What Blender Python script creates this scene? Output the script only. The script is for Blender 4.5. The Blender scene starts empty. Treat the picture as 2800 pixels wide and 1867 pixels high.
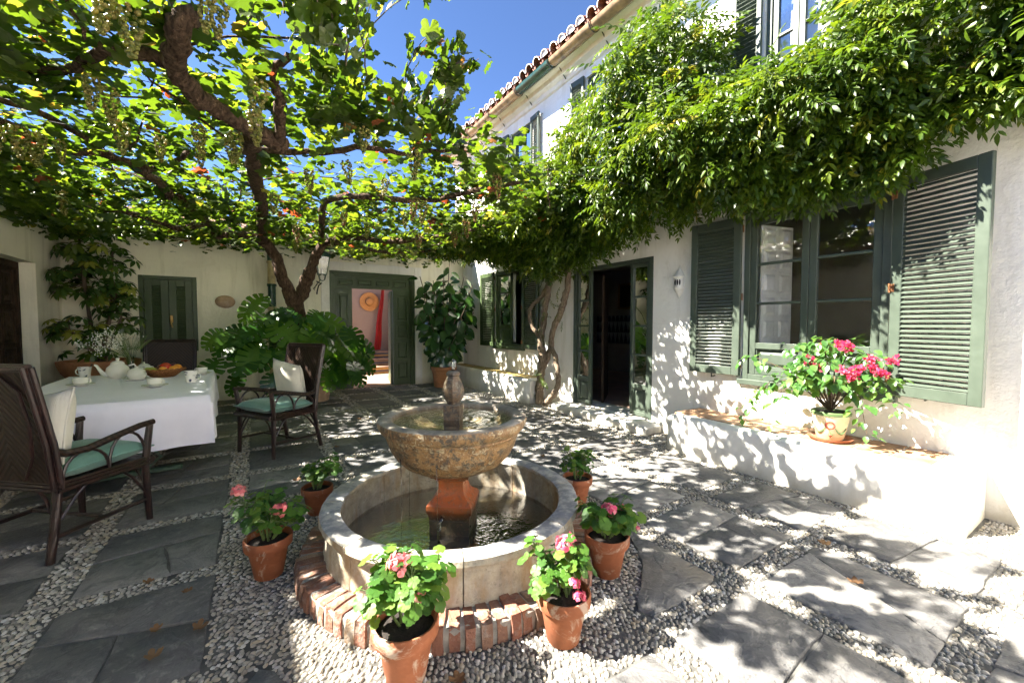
import bpy, bmesh, math, random
import numpy as np
from mathutils import Vector, Matrix, Euler, noise

R = math.radians
PI = math.pi
random.seed(7)
rng = np.random.default_rng(7)
SC = bpy.context.scene
COL = SC.collection

# ------------------------------------------------------------ camera, sky, sun, exposure
cam_data = bpy.data.cameras.new('camera')
cam = bpy.data.objects.new('camera', cam_data)
COL.objects.link(cam)
cam.location = (0, 0, 1.35)
cam.rotation_euler = (R(90 - 2.363), 0, R(-32.304))
cam_data.sensor_width = 36.0
cam_data.lens = 14.464
cam_data.clip_start = 0.02
cam_data.clip_end = 2000
SC.camera = cam

SUN_DIR = Vector((-0.60, 0.32, 0.735)).normalized()      # towards the sun
sun_el = math.asin(SUN_DIR.z)
sun_az = math.atan2(SUN_DIR.x, SUN_DIR.y)

world = bpy.data.worlds.new('World')
SC.world = world
world.use_nodes = True
wn = world.node_tree
bg = wn.nodes['Background']
sky = wn.nodes.new('ShaderNodeTexSky')
sky.sky_type = 'NISHITA'
sky.sun_disc = False
sky.sun_elevation = sun_el
sky.sun_rotation = sun_az
sky.altitude = 1500
sky.air_density = 0.36
sky.dust_density = 0.0
sky.ozone_density = 5.0
wn.links.new(sky.outputs[0], bg.inputs['Color'])
bg.inputs['Strength'].default_value = 0.055

sun_data = bpy.data.lights.new('sun', 'SUN')
sun_data.energy = 3.3
sun_data.angle = R(0.53)
sun_data.color = (1.0, 0.93, 0.82)
sun = bpy.data.objects.new('sun', sun_data)
COL.objects.link(sun)
sun.location = (-6, 4, 9)
sun.rotation_euler = (-SUN_DIR).to_track_quat('-Z', 'Y').to_euler()

vs = SC.view_settings
vs.view_transform = 'Standard'
vs.look = 'None'
vs.exposure = 3.55
vs.gamma = 1.0
vs.use_curve_mapping = False
cy = SC.cycles
cy.use_denoising = True
cy.use_adaptive_sampling = True
cy.adaptive_threshold = 0.035
cy.max_bounces = 8
cy.diffuse_bounces = 6
cy.glossy_bounces = 2
cy.transmission_bounces = 5
cy.transparent_max_bounces = 8
cy.sample_clamp_indirect = 6.0
cy.caustics_reflective = False
cy.caustics_refractive = False

# ------------------------------------------------------------ object helpers
WL = {}                                     # world location of unrotated empties and parts

def tag(o, label=None, cat=None, group=None, kind=None):
    if label: o['label'] = label
    if cat: o['category'] = cat
    if group: o['group'] = group
    if kind: o['kind'] = kind
    return o

def empty(name, loc, label=None, cat=None, group=None, rz=0.0, kind=None):
    o = bpy.data.objects.new(name, None)
    COL.objects.link(o)
    o.location = loc
    o.rotation_euler = (0, 0, rz)
    o.empty_display_size = 0.1
    if rz == 0.0:
        WL[o.name] = Vector(loc)
    return tag(o, label, cat, group, kind)

def link(name, me, parent=None, world=False):
    o = bpy.data.objects.new(name, me)
    COL.objects.link(o)
    if parent is not None:
        o.parent = parent
        if world:
            o.location = -WL.get(parent.name, Vector((0, 0, 0)))
            WL[o.name] = Vector((0, 0, 0))
    return o

class MB:
    """collects vertices and faces; one build() gives one mesh object"""
    def __init__(s):
        s.v = []; s.f = []; s.m = []; s.cm = 0; s.r = []; s.cr = 0.5
    def add(s, vs, fs):
        o = len(s.v)
        s.v.extend([tuple(p) for p in vs])
        s.r.extend([s.cr] * len(vs))
        for f in fs:
            s.f.append(tuple(i + o for i in f)); s.m.append(s.cm)
        return s
    def box(s, x0, x1, y0, y1, z0, z1, bev=0.0):
        if bev <= 0:
            v = [(x, y, z) for x in (x0, x1) for y in (y0, y1) for z in (z0, z1)]
            return s.add(v, [(0, 1, 3, 2), (4, 6, 7, 5), (0, 4, 5, 1), (2, 3, 7, 6), (0, 2, 6, 4), (1, 5, 7, 3)])
        bm = bmesh.new()
        bmesh.ops.create_cube(bm, size=1.0)
        for p in bm.verts:
            p.co = Vector(((x0 + x1) / 2 + p.co.x * (x1 - x0), (y0 + y1) / 2 + p.co.y * (y1 - y0), (z0 + z1) / 2 + p.co.z * (z1 - z0)))
        bmesh.ops.bevel(bm, geom=bm.edges[:], offset=bev, segments=1, affect='EDGES')
        bm.verts.index_update()
        s.add([p.co.copy() for p in bm.verts], [[p.index for p in f.verts] for f in bm.faces])
        bm.free()
        return s
    def obox(s, M, hx, hy, hz, bev=0.0):
        t = MB(); t.box(-hx, hx, -hy, hy, -hz, hz, bev)
        return s.add([M @ Vector(p) for p in t.v], t.f)
    def tube(s, pts, rad, seg=8, caps=True, jit=0.0, twist=0.0):
        P = [Vector(p) for p in pts]
        n = len(P)
        if not hasattr(rad, '__len__'): rad = [rad] * n
        vs = []; up = Vector((0, 0, 1))
        prev = None
        for i in range(n):
            d = (P[min(i + 1, n - 1)] - P[max(i - 1, 0)])
            if d.length < 1e-9: d = Vector((0, 0, 1))
            d.normalize()
            if prev is None:
                a = d.cross(up)
                if a.length < 0.05: a = d.cross(Vector((1, 0, 0)))
            else:
                a = prev - d * prev.dot(d)
                if a.length < 1e-4: a = d.cross(up)
            a.normalize(); prev = a
            b = d.cross(a)
            for k in range(seg):
                t = 2 * PI * k / seg + twist * i
                rr = rad[i] * (1 + (random.uniform(-jit, jit) if jit else 0))
                vs.append(P[i] + (a * math.cos(t) + b * math.sin(t)) * rr)
        fs = []
        for i in range(n - 1):
            for k in range(seg):
                k2 = (k + 1) % seg
                fs.append((i * seg + k, i * seg + k2, (i + 1) * seg + k2, (i + 1) * seg + k))
        if caps:
            fs.append(tuple(range(seg - 1, -1, -1)))
            fs.append(tuple((n - 1) * seg + k for k in range(seg)))
        return s.add(vs, fs)
    def lathe(s, prof, seg=24, c=(0, 0, 0), a0=0.0, a1=2 * PI, sx=1.0, sy=1.0, rot=0.0, capb=False, capt=False):
        full = abs(a1 - a0 - 2 * PI) < 1e-6
        cnt = seg if full else seg + 1
        vs = []
        for (r, z) in prof:
            for k in range(cnt):
                t = a0 + (a1 - a0) * k / seg + rot
                vs.append((c[0] + r * math.cos(t) * sx, c[1] + r * math.sin(t) * sy, c[2] + z))
        fs = []
        for i in range(len(prof) - 1):
            for k in range(seg):
                k2 = (k + 1) % cnt
                fs.append((i * cnt + k, i * cnt + k2, (i + 1) * cnt + k2, (i + 1) * cnt + k))
        if capb: fs.append(tuple(range(cnt - 1, -1, -1)))
        if capt: fs.append(tuple((len(prof) - 1) * cnt + k for k in range(cnt)))
        return s.add(vs, fs)
    def prism(s, poly, z0, z1, inset=0.0, top_jit=0.0):
        n = len(poly)
        cx = sum(p[0] for p in poly) / n; cyy = sum(p[1] for p in poly) / n
        vs = [(x, y, z0) for x, y in poly]
        if inset > 0:
            vs += [(x, y, z1 - inset) for x, y in poly]
            for x, y in poly:
                dx, dy = cx - x, cyy - y; L = math.hypot(dx, dy) or 1
                vs.append((x + dx / L * inset, y + dy / L * inset, z1 + random.uniform(-top_jit, top_jit)))
            rings = 3
        else:
            vs += [(x, y, z1) for x, y in poly]; rings = 2
        fs = []
        for r_ in range(rings - 1):
            for i in range(n):
                j = (i + 1) % n
                fs.append((r_ * n + i, r_ * n + j, (r_ + 1) * n + j, (r_ + 1) * n + i))
        fs.append(tuple((rings - 1) * n + i for i in range(n)))
        return s.add(vs, fs)
    def ball(s, c, r, seg=8, rings=6, sz=1.0, sx=1.0, sy=1.0):
        prof = [(max(1e-5, r * math.sin(PI * i / rings)), -r * sz * math.cos(PI * i / rings)) for i in range(rings + 1)]
        return s.lathe(prof, seg, c, sx=sx, sy=sy)
    def xf(s, M):
        s.v = [tuple(M @ Vector(p)) for p in s.v]; return s
    def mesh(s, name, mats, smooth=35):
        me = bpy.data.meshes.new(name)
        me.from_pydata(s.v, [], s.f)
        for m in (mats if isinstance(mats, (list, tuple)) else [mats]): me.materials.append(m)
        if any(s.m): me.polygons.foreach_set('material_index', s.m)
        if len(set(s.r)) > 1 or s.cr != 0.5:
            at = me.attributes.new('rnd', 'FLOAT', 'POINT'); at.data.foreach_set('value', s.r)
        if smooth:
            me.polygons.foreach_set('use_smooth', [True] * len(me.polygons))
            if smooth < 180: me.set_sharp_from_angle(angle=R(smooth))
        me.update()
        return me
    def build(s, name, mats, parent=None, world=False, smooth=35):
        return link(name, s.mesh(name, mats, smooth), parent, world)

def soup(name, V, F, mat, rnd=None, smooth=True):
    """mesh from numpy arrays of vertices (n,3) and triangles (m,3)"""
    me = bpy.data.meshes.new(name)
    me.vertices.add(len(V)); me.vertices.foreach_set('co', V.astype(np.float32).ravel())
    me.loops.add(F.size); me.loops.foreach_set('vertex_index', F.astype(np.int32).ravel())
    me.polygons.add(len(F))
    me.polygons.foreach_set('loop_start', np.arange(0, F.size, F.shape[1], dtype=np.int32))
    try: me.polygons.foreach_set('loop_total', np.full(len(F), F.shape[1], dtype=np.int32))
    except Exception: pass
    me.polygons.foreach_set('use_smooth', np.full(len(F), smooth, dtype=bool))
    me.materials.append(mat)
    me.update(calc_edges=True)
    if rnd is not None:
        at = me.attributes.new('rnd', 'FLOAT', 'POINT'); at.data.foreach_set('value', rnd.astype(np.float32))
    me.validate()
    return me

def instance_soup(name, tv, tf, pos, rot, scl, mat, rnd):
    """tv (k,3), tf (m,3); pos (n,3); rot (n,3,3); scl (n,) or (n,3) -> one joined mesh"""
    n = len(pos)
    if scl.ndim == 1: scl = np.repeat(scl[:, None], 3, 1)
    V = np.einsum('nij,nkj->nki', rot, tv[None] * scl[:, None, :]) + pos[:, None, :]
    F = tf[None] + (np.arange(n) * len(tv))[:, None, None]
    return soup(name, V.reshape(-1, 3), F.reshape(-1, tf.shape[1]), mat, np.repeat(rnd, len(tv)))

def frame_from(normal, direction):
    """rotation matrices whose z = normal and y = direction (made square); inputs (n,3)"""
    z = normal / np.linalg.norm(normal, axis=1)[:, None]
    y = direction - z * np.sum(direction * z, axis=1)[:, None]
    y /= (np.linalg.norm(y, axis=1)[:, None] + 1e-9)
    x = np.cross(y, z)
    return np.stack([x, y, z], axis=2)

def template_meshes(name, tv, tf, mat, n=5):
    out = []
    for i in range(n):
        out.append(soup(name, tv, tf, mat, np.full(len(tv), (i + 0.5) / n)))
    return out

def place(name, me, parent, pos, rot, scl):
    o = bpy.data.objects.new(name, me)
    COL.objects.link(o)
    o.parent = parent
    M = Matrix([list(rot[0]) + [0], list(rot[1]) + [0], list(rot[2]) + [0], [0, 0, 0, 1]])
    q = M.to_3x3().to_quaternion()
    o.location = Vector(pos) - WL.get(parent.name, Vector((0, 0, 0)))
    o.rotation_mode = 'QUATERNION'
    o.rotation_quaternion = q
    o.scale = (scl,) * 3 if not hasattr(scl, '__len__') else tuple(scl)
    return o

def copy_tree(o, parent=None):
    c = o.copy(); COL.objects.link(c)
    if parent is not None: c.parent = parent
    for ch in list(o.children): copy_tree(ch, c)
    return c

def fbm(p, s, o=3):
    return noise.fractal(Vector(p) * s, 1.0, 2.0, o)

CAMP = np.array([0, 0, 1.35])
_y = R(32.304); _p = R(2.363)
FWD = np.array([math.sin(_y) * math.cos(_p), math.cos(_y) * math.cos(_p), -math.sin(_p)])
RGT = np.array([math.cos(_y), -math.sin(_y), 0.0])
UPV = np.cross(RGT, FWD)

def nearest_in_view(pos, n, size=None):
    """indices of the n pieces that show largest in the photograph"""
    d = pos - CAMP
    z = d @ FWD; x = d @ RGT; y = d @ UPV
    ok = (z > 0.15) & (np.abs(x) < 1.24 * z) & (np.abs(y) < 0.83 * z)
    key = np.where(ok, z if size is None else z / size, 1e9)
    idx = np.argsort(key)[:n]
    return idx[key[idx] < 1e8]
# ------------------------------------------------------------ materials
class NT:
    def __init__(s, name):
        s.m = bpy.data.materials.new(name); s.m.use_nodes = True
        s.t = s.m.node_tree; s.b = s.t.nodes['Principled BSDF']; s.out = s.t.nodes['Material Output']
    def n(s, typ, **kw):
        nd = s.t.nodes.new(typ)
        for k, v in kw.items():
            k2 = k.replace('_', ' ')
            if k2 in nd.inputs:
                if hasattr(v, 'default_value') or hasattr(v, 'is_linked'): s.t.links.new(v, nd.inputs[k2])
                else: nd.inputs[k2].default_value = v
            else: setattr(nd, k, v)
        return nd
    def l(s, a, b): s.t.links.new(a, b)
    def pos(s): return s.n('ShaderNodeNewGeometry').outputs['Position']
    def obj(s): return s.n('ShaderNodeTexCoord').outputs['Object']
    def noise(s, vec, scale, detail=4, rough=0.55, dist=0.0):
        nd = s.n('ShaderNodeTexNoise', Scale=scale, Detail=min(detail, 5.0), Roughness=rough, Distortion=dist)
        s.l(vec, nd.inputs['Vector']); return nd.outputs['Fac']
    def vor(s, vec, scale, feature='F1', out='Distance'):
        nd = s.n('ShaderNodeTexVoronoi', Scale=scale); nd.feature = feature
        s.l(vec, nd.inputs['Vector']); return nd.outputs[out]
    def ramp(s, fac, stops, interp='LINEAR'):
        nd = s.n('ShaderNodeValToRGB'); cr = nd.color_ramp; cr.interpolation = interp
        while len(cr.elements) < len(stops): cr.elements.new(0.5)
        for e, (p, c) in zip(cr.elements, stops):
            e.position = p; e.color = (*c, 1) if len(c) == 3 else c
        s.l(fac, nd.inputs[0]); return nd.outputs[0]
    def mix(s, fac, a, b, mode='MIX'):
        nd = s.n('ShaderNodeMix'); nd.data_type = 'RGBA'; nd.blend_type = mode
        for sock, v in ((nd.inputs[0], fac), (nd.inputs[6], a), (nd.inputs[7], b)):
            if hasattr(v, 'is_linked'): s.l(v, sock)
            elif hasattr(v, '__len__'): sock.default_value = (*v, 1)
            else: sock.default_value = v
        return nd.outputs[2]
    def math(s, op, a, b=0.0, clamp=False):
        nd = s.n('ShaderNodeMath'); nd.operation = op; nd.use_clamp = clamp
        for i, v in enumerate((a, b)):
            if hasattr(v, 'is_linked'): s.l(v, nd.inputs[i])
            else: nd.inputs[i].default_value = v
        return nd.outputs[0]
    def bump(s, h, strength=0.3, dist=0.01, normal=None):
        nd = s.n('ShaderNodeBump', Strength=strength, Distance=dist)
        s.l(h, nd.inputs['Height'])
        if normal is not None: s.l(normal, nd.inputs['Normal'])
        return nd.outputs[0]
    def attr(s, name='rnd'):
        nd = s.n('ShaderNodeAttribute'); nd.attribute_name = name; return nd.outputs['Fac']
    def rand(s): return s.n('ShaderNodeObjectInfo').outputs['Random']
    def setc(s, c):
        if hasattr(c, 'is_linked'): s.l(c, s.b.inputs['Base Color'])
        else: s.b.inputs['Base Color'].default_value = (*c, 1)
        return s
    def rough(s, r, spec=0.5):
        if hasattr(r, 'is_linked'): s.l(r, s.b.inputs['Roughness'])
        else: s.b.inputs['Roughness'].default_value = r
        s.b.inputs['Specular IOR Level'].default_value = spec
        return s
    def nrm(s, n): s.l(n, s.b.inputs['Normal']); return s

def m_plain(name, c, rough=0.6, spec=0.5, var=0.12, scale=14, bump=0.0, bscale=60, metallic=0.0, coords='obj'):
    t = NT(name); v = t.obj() if coords == 'obj' else t.pos()
    f = t.noise(v, scale, 5)
    lo = tuple(x * (1 - var * 1.6) for x in c); hi = tuple(min(1, x * (1 + var * 1.2)) for x in c)
    t.setc(t.ramp(f, [(0.28, lo), (0.72, hi)])).rough(rough, spec)
    t.b.inputs['Metallic'].default_value = metallic
    if bump: t.nrm(t.bump(t.noise(v, bscale, 4), bump, 0.004))
    return t.m

def m_plaster(name, base=(0.86, 0.84, 0.79), stain=0.35):
    t = NT(name); p = t.pos()
    big = t.noise(p, 0.9, 5, 0.6); mid = t.noise(p, 5.0, 5, 0.6); fine = t.noise(p, 60, 3)
    mp = t.n('ShaderNodeMapping'); mp.inputs['Scale'].default_value = (3.0, 3.0, 0.35); t.l(p, mp.inputs['Vector'])
    streak = t.noise(mp.outputs[0], 2.2, 4, 0.6)
    c1 = t.ramp(big, [(0.3, tuple(x * 0.86 for x in base)), (0.48, tuple(x * 0.95 for x in base)), (0.65, base)])
    c1 = t.mix(t.ramp(t.noise(p, 2.1, 5, 0.75, 1.0), [(0.60, (0,) * 3), (0.64, (0.55,) * 3)]), c1, tuple(x * q for x, q in zip(base, (0.86, 0.85, 0.83))))
    dirt = t.ramp(streak, [(0.52, (1, 1, 1)), (0.78, (1 - stain * 0.55, 1 - stain * 0.58, 1 - stain * 0.7))])
    c2 = t.mix(1.0, c1, dirt, 'MULTIPLY')
    # grime where the wall meets the ground
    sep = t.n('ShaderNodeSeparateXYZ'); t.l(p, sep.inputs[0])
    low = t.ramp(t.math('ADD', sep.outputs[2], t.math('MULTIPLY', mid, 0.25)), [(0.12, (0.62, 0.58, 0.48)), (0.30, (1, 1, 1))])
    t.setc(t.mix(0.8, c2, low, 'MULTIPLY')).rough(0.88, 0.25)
    h = t.math('ADD', t.math('MULTIPLY', mid, 1.0), t.math('MULTIPLY', fine, 0.22))
    h = t.math('ADD', h, t.math('MULTIPLY', t.noise(p, 17, 4, 0.6), 0.5))
    t.nrm(t.bump(h, 0.65, 0.02))
    return t.m

def m_paint(name, c, rough=0.42):
    t = NT(name); p = t.pos()
    f = t.noise(p, 7, 5, 0.65); g = t.noise(p, 55, 3)
    base = t.ramp(f, [(0.3, tuple(x * 0.82 for x in c)), (0.7, tuple(x * 1.12 for x in c))])
    wear = t.ramp(t.noise(p, 38, 6, 0.7), [(0.70, (0, 0, 0)), (0.78, (1, 1, 1))])
    t.setc(t.mix(t.math('MULTIPLY', wear, 0.45), base, tuple(min(1, x * 2.2 + 0.03) for x in c)))
    t.rough(t.ramp(f, [(0.2, (rough - .08,) * 3), (0.8, (rough + .12,) * 3)]), 0.45)
    mp = t.n('ShaderNodeMapping'); mp.inputs['Scale'].default_value = (1, 1, 0.15); t.l(p, mp.inputs['Vector'])
    t.nrm(t.bump(t.noise(mp.outputs[0], 70, 3), 0.12, 0.004))
    return t.m

def m_leaf(name, stops, trans, tfac=0.4, rough=0.42, spec=0.45, vein=0.0, bump=0.15):
    t = NT(name); r = t.attr()
    v = t.obj()
    c = t.ramp(r, stops)
    blot = t.noise(t.pos(), 28, 3)
    c = t.mix(t.ramp(blot, [(0.35, (0.28,) * 3), (0.7, (0,) * 3)]), c, tuple(x * 0.55 for x in stops[len(stops) // 2][1]))
    t.setc(c).rough(rough, spec)
    if bump: t.nrm(t.bump(t.noise(t.pos(), 90, 2), bump, 0.004))
    tr = t.n('ShaderNodeBsdfTranslucent')
    t.l(t.ramp(r, [(p, trans[i] if i < len(trans) else trans[-1]) for i, (p, _) in enumerate(stops)]), tr.inputs['Color'])
    ms = t.n('ShaderNodeMixShader'); ms.inputs[0].default_value = tfac
    t.l(t.b.outputs[0], ms.inputs[1]); t.l(tr.outputs[0], ms.inputs[2]); t.l(ms.outputs[0], t.out.inputs[0])
    return t.m

def m_bark(name, c, c2, scale=26, strength=0.9):
    t = NT(name); p = t.obj()
    mp = t.n('ShaderNodeMapping'); mp.inputs['Scale'].default_value = (1, 1, 0.3); t.l(p, mp.inputs['Vector'])
    f = t.noise(p, scale, 6, 0.65, 1.5); g = t.noise(mp.outputs[0], scale * 2.2, 5, 0.6)
    t.setc(t.mix(t.ramp(g, [(0.35, (0,) * 3), (0.65, (1,) * 3)]), c, c2)).rough(0.9, 0.2)
    t.nrm(t.bump(t.math('ADD', f, g), strength, 0.02))
    return t.m

def m_glass(name, tint=(0.97, 0.98, 0.98), refl=1.0):
    t = NT(name)
    tr = t.n('ShaderNodeBsdfTransparent'); tr.inputs[0].default_value = (*tint, 1)
    gl = t.n('ShaderNodeBsdfGlossy'); gl.inputs['Roughness'].default_value = 0.015
    nz = t.bump(t.noise(t.pos(), 2.2, 2), 0.05, 0.02); t.l(nz, gl.inputs['Normal'])
    fr = t.n('ShaderNodeFresnel'); fr.inputs['IOR'].default_value = 1.55
    ms = t.n('ShaderNodeMixShader')
    t.l(t.math('MULTIPLY', fr.outputs[0], 1.9 * refl, True), ms.inputs[0])
    t.l(tr.outputs[0], ms.inputs[1]); t.l(gl.outputs[0], ms.inputs[2]); t.l(ms.outputs[0], t.out.inputs[0])
    return t.m

def m_slate():
    t = NT('slate'); p = t.pos(); r = t.rand()
    mp = t.n('ShaderNodeMapping'); t.l(p, mp.inputs['Vector'])
    off = t.n('ShaderNodeCombineXYZ'); t.l(t.math('MULTIPLY', r, 37.0), off.inputs[0]); t.l(t.math('MULTIPLY', r, 91.0), off.inputs[1])
    t.l(off.outputs[0], mp.inputs['Location'])
    t.l(t.n('ShaderNodeCombineXYZ').outputs[0], mp.inputs['Rotation'])
    q = mp.outputs[0]
    a = t.noise(q, 3.2, 7, 0.62, 1.2); b = t.noise(q, 22, 6, 0.65, 0.6); wv = t.noise(q, 8, 5, 0.7, 1.2)
    tone = t.ramp(r, [(0.0, (0.115, 0.114, 0.112)), (0.45, (0.155, 0.152, 0.146)), (0.8, (0.21, 0.203, 0.19)), (1.0, (0.29, 0.28, 0.26))])
    c = t.mix(t.ramp(a, [(0.35, (0.55,) * 3), (0.7, (0,) * 3)]), tone, (0.075, 0.077, 0.08))
    c = t.mix(t.ramp(b, [(0.52, (0,) * 3), (0.72, (0.7,) * 3)]), c, (0.28, 0.27, 0.25))
    c = t.mix(t.ramp(wv, [(0.36, (0.6,) * 3), (0.5, (0,) * 3)]), c, (0.065, 0.065, 0.068))
    c = t.mix(t.ramp(t.noise(p, 1.1, 3), [(0.55, (0,) * 3), (0.7, (0.45,) * 3)]), c, (0.24, 0.20, 0.14))
    crack = t.vor(t.mix(0.12, q, t.n('ShaderNodeTexNoise', Scale=6.0).outputs['Color']), 4.5, 'DISTANCE_TO_EDGE')
    cm = t.ramp(crack, [(0.0, (1,) * 3), (0.018, (0,) * 3)])
    t.setc(c).rough(t.ramp(b, [(0.3, (0.55,) * 3), (0.7, (0.85,) * 3)]), 0.35)
    h = t.math('ADD', t.math('MULTIPLY', wv, 0.8), t.math('MULTIPLY', b, 0.35))
    h = t.math('ADD', h, t.math('MULTIPLY', t.ramp(a, [(0.44, (0,) * 3), (0.47, (1,) * 3), (0.56, (1,) * 3), (0.59, (1.6,) * 3)]), 0.3))
    t.nrm(t.bump(h, 0.6, 0.022))
    return t.m

def m_pebble():
    t = NT('pebble'); r = t.attr()
    c = t.ramp(r, [(0.0, (0.10, 0.095, 0.085)), (0.15, (0.21, 0.195, 0.17)), (0.32, (0.31, 0.295, 0.26)), (0.55, (0.42, 0.40, 0.355)), (0.72, (0.38, 0.32, 0.22)), (0.88, (0.47, 0.46, 0.43)), (1.0, (0.56, 0.55, 0.53))])
    big_ = t.noise(t.pos(), 1.6, 4, 0.6)
    c = t.mix(t.ramp(big_, [(0.45, (0,) * 3), (0.68, (0.5,) * 3)]), c, (0.22, 0.185, 0.12))
    n = t.noise(t.pos(), 120, 3)
    t.setc(t.mix(t.ramp(n, [(0.3, (0.35,) * 3), (0.65, (0,) * 3)]), c, (0.30, 0.28, 0.24))).rough(0.5, 0.4)
    return t.m

def m_terracotta(name, c=(0.46, 0.15, 0.06), lime=0.6):
    t = NT(name); p = t.obj()
    rn = t.rand()
    off = t.n('ShaderNodeVectorMath'); off.operation = 'ADD'; t.l(p, off.inputs[0])
    cb = t.n('ShaderNodeCombineXYZ'); t.l(t.math('MULTIPLY', rn, 23.0), cb.inputs[0]); t.l(cb.outputs[0], off.inputs[1])
    q = off.outputs[0]
    f = t.noise(q, 9, 6, 0.65); g = t.noise(q, 5.5, 5, 0.7, 1.4)
    base = t.ramp(f, [(0.3, tuple(x * 0.7 for x in c)), (0.55, c), (0.8, tuple(min(1, x * 1.35 + 0.02) for x in c))])
    wm = t.ramp(g, [(0.56, (0,) * 3), (0.66, (lime,) * 3)])
    base = t.mix(wm, base, (0.58, 0.50, 0.40))
    base = t.mix(t.ramp(rn, [(0.2, (0.0,) * 3), (0.9, (0.5,) * 3)]), base, tuple(x * 0.45 for x in c))
    dk = t.ramp(t.noise(q, 13, 4), [(0.62, (0,) * 3), (0.75, (0.5,) * 3)])
    t.setc(t.mix(dk, base, (0.12, 0.06, 0.03))).rough(0.8, 0.3)
    t.nrm(t.bump(t.math('ADD', f, g), 0.25, 0.006))
    return t.m

def m_brick():
    t = NT('brick'); r = t.rand(); p = t.pos()
    c = t.ramp(r, [(0, (0.1872, 0.1014, 0.0702)), (0.3, (0.2574, 0.1482, 0.1014)), (0.55, (0.234, 0.0975, 0.0663)), (0.8, (0.2964, 0.2106, 0.1404)), (1, (0.1716, 0.117, 0.0897))])
    f = t.noise(p, 16, 6, 0.7); g = t.noise(p, 55, 4)
    c = t.mix(t.ramp(f, [(0.5, (0,) * 3), (0.72, (0.75,) * 3)]), c, (0.36, 0.34, 0.31))
    c = t.mix(t.ramp(g, [(0.6, (0,) * 3), (0.75, (0.6,) * 3)]), c, (0.10, 0.07, 0.05))
    t.setc(c).rough(0.88, 0.2).nrm(t.bump(t.math('ADD', f, g), 0.8, 0.01))
    return t.m

def m_basin():
    t = NT('basin_stone'); p = t.pos()
    f = t.noise(p, 2.6, 7, 0.65, 0.8); g = t.noise(p, 14, 6, 0.65); k = t.noise(p, 48, 4, 0.6)
    sep = t.n('ShaderNodeSeparateXYZ'); t.l(p, sep.inputs[0])
    c = t.mix(t.ramp(f, [(0.4, (0,) * 3), (0.6, (1,) * 3)]), t.ramp(g, [(0.3, (0.24, 0.225, 0.19)), (0.6, (0.38, 0.36, 0.32)), (0.75, (0.46, 0.45, 0.42))]), t.ramp(g, [(0.3, (0.32, 0.28, 0.20)), (0.55, (0.47, 0.42, 0.32)), (0.75, (0.56, 0.53, 0.45))]))
    lich = t.ramp(t.noise(p, 30, 5, 0.75), [(0.56, (0,) * 3), (0.66, (0.55,) * 3)])
    c = t.mix(lich, c, (0.14, 0.13, 0.11))
    mp = t.n('ShaderNodeMapping'); mp.inputs['Scale'].default_value = (1, 1, 0.25); t.l(p, mp.inputs['Vector'])
    ru = t.ramp(t.noise(mp.outputs[0], 6, 6, 0.65), [(0.50, (0,) * 3), (0.70, (0.85,) * 3)])
    up = t.n('ShaderNodeSeparateXYZ'); t.l(t.n('ShaderNodeNewGeometry').outputs['Normal'], up.inputs[0])
    side = t.ramp(up.outputs[2], [(0.55, (1,) * 3), (0.85, (0,) * 3)])
    rust = t.mix(t.math('MULTIPLY', ru, side), c, (0.33, 0.19, 0.065))
    # waterline wear and blue-grey rim
    top = t.mix(t.ramp(f, [(0.35, (1,) * 3), (0.65, (0.35,) * 3)]), rust, t.mix(t.ramp(g, [(0.45, (0,) * 3), (0.6, (1,) * 3)]), (0.25, 0.26, 0.28), (0.52, 0.50, 0.46)))
    c2 = t.mix(side, top, rust)
    sp = t.ramp(k, [(0.66, (0,) * 3), (0.72, (0.6,) * 3)])
    t.setc(t.mix(sp, c2, (0.16, 0.14, 0.12))).rough(0.75, 0.35)
    t.nrm(t.bump(t.math('ADD', g, t.math('MULTIPLY', k, 0.5)), 0.5, 0.012))
    return t.m

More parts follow.
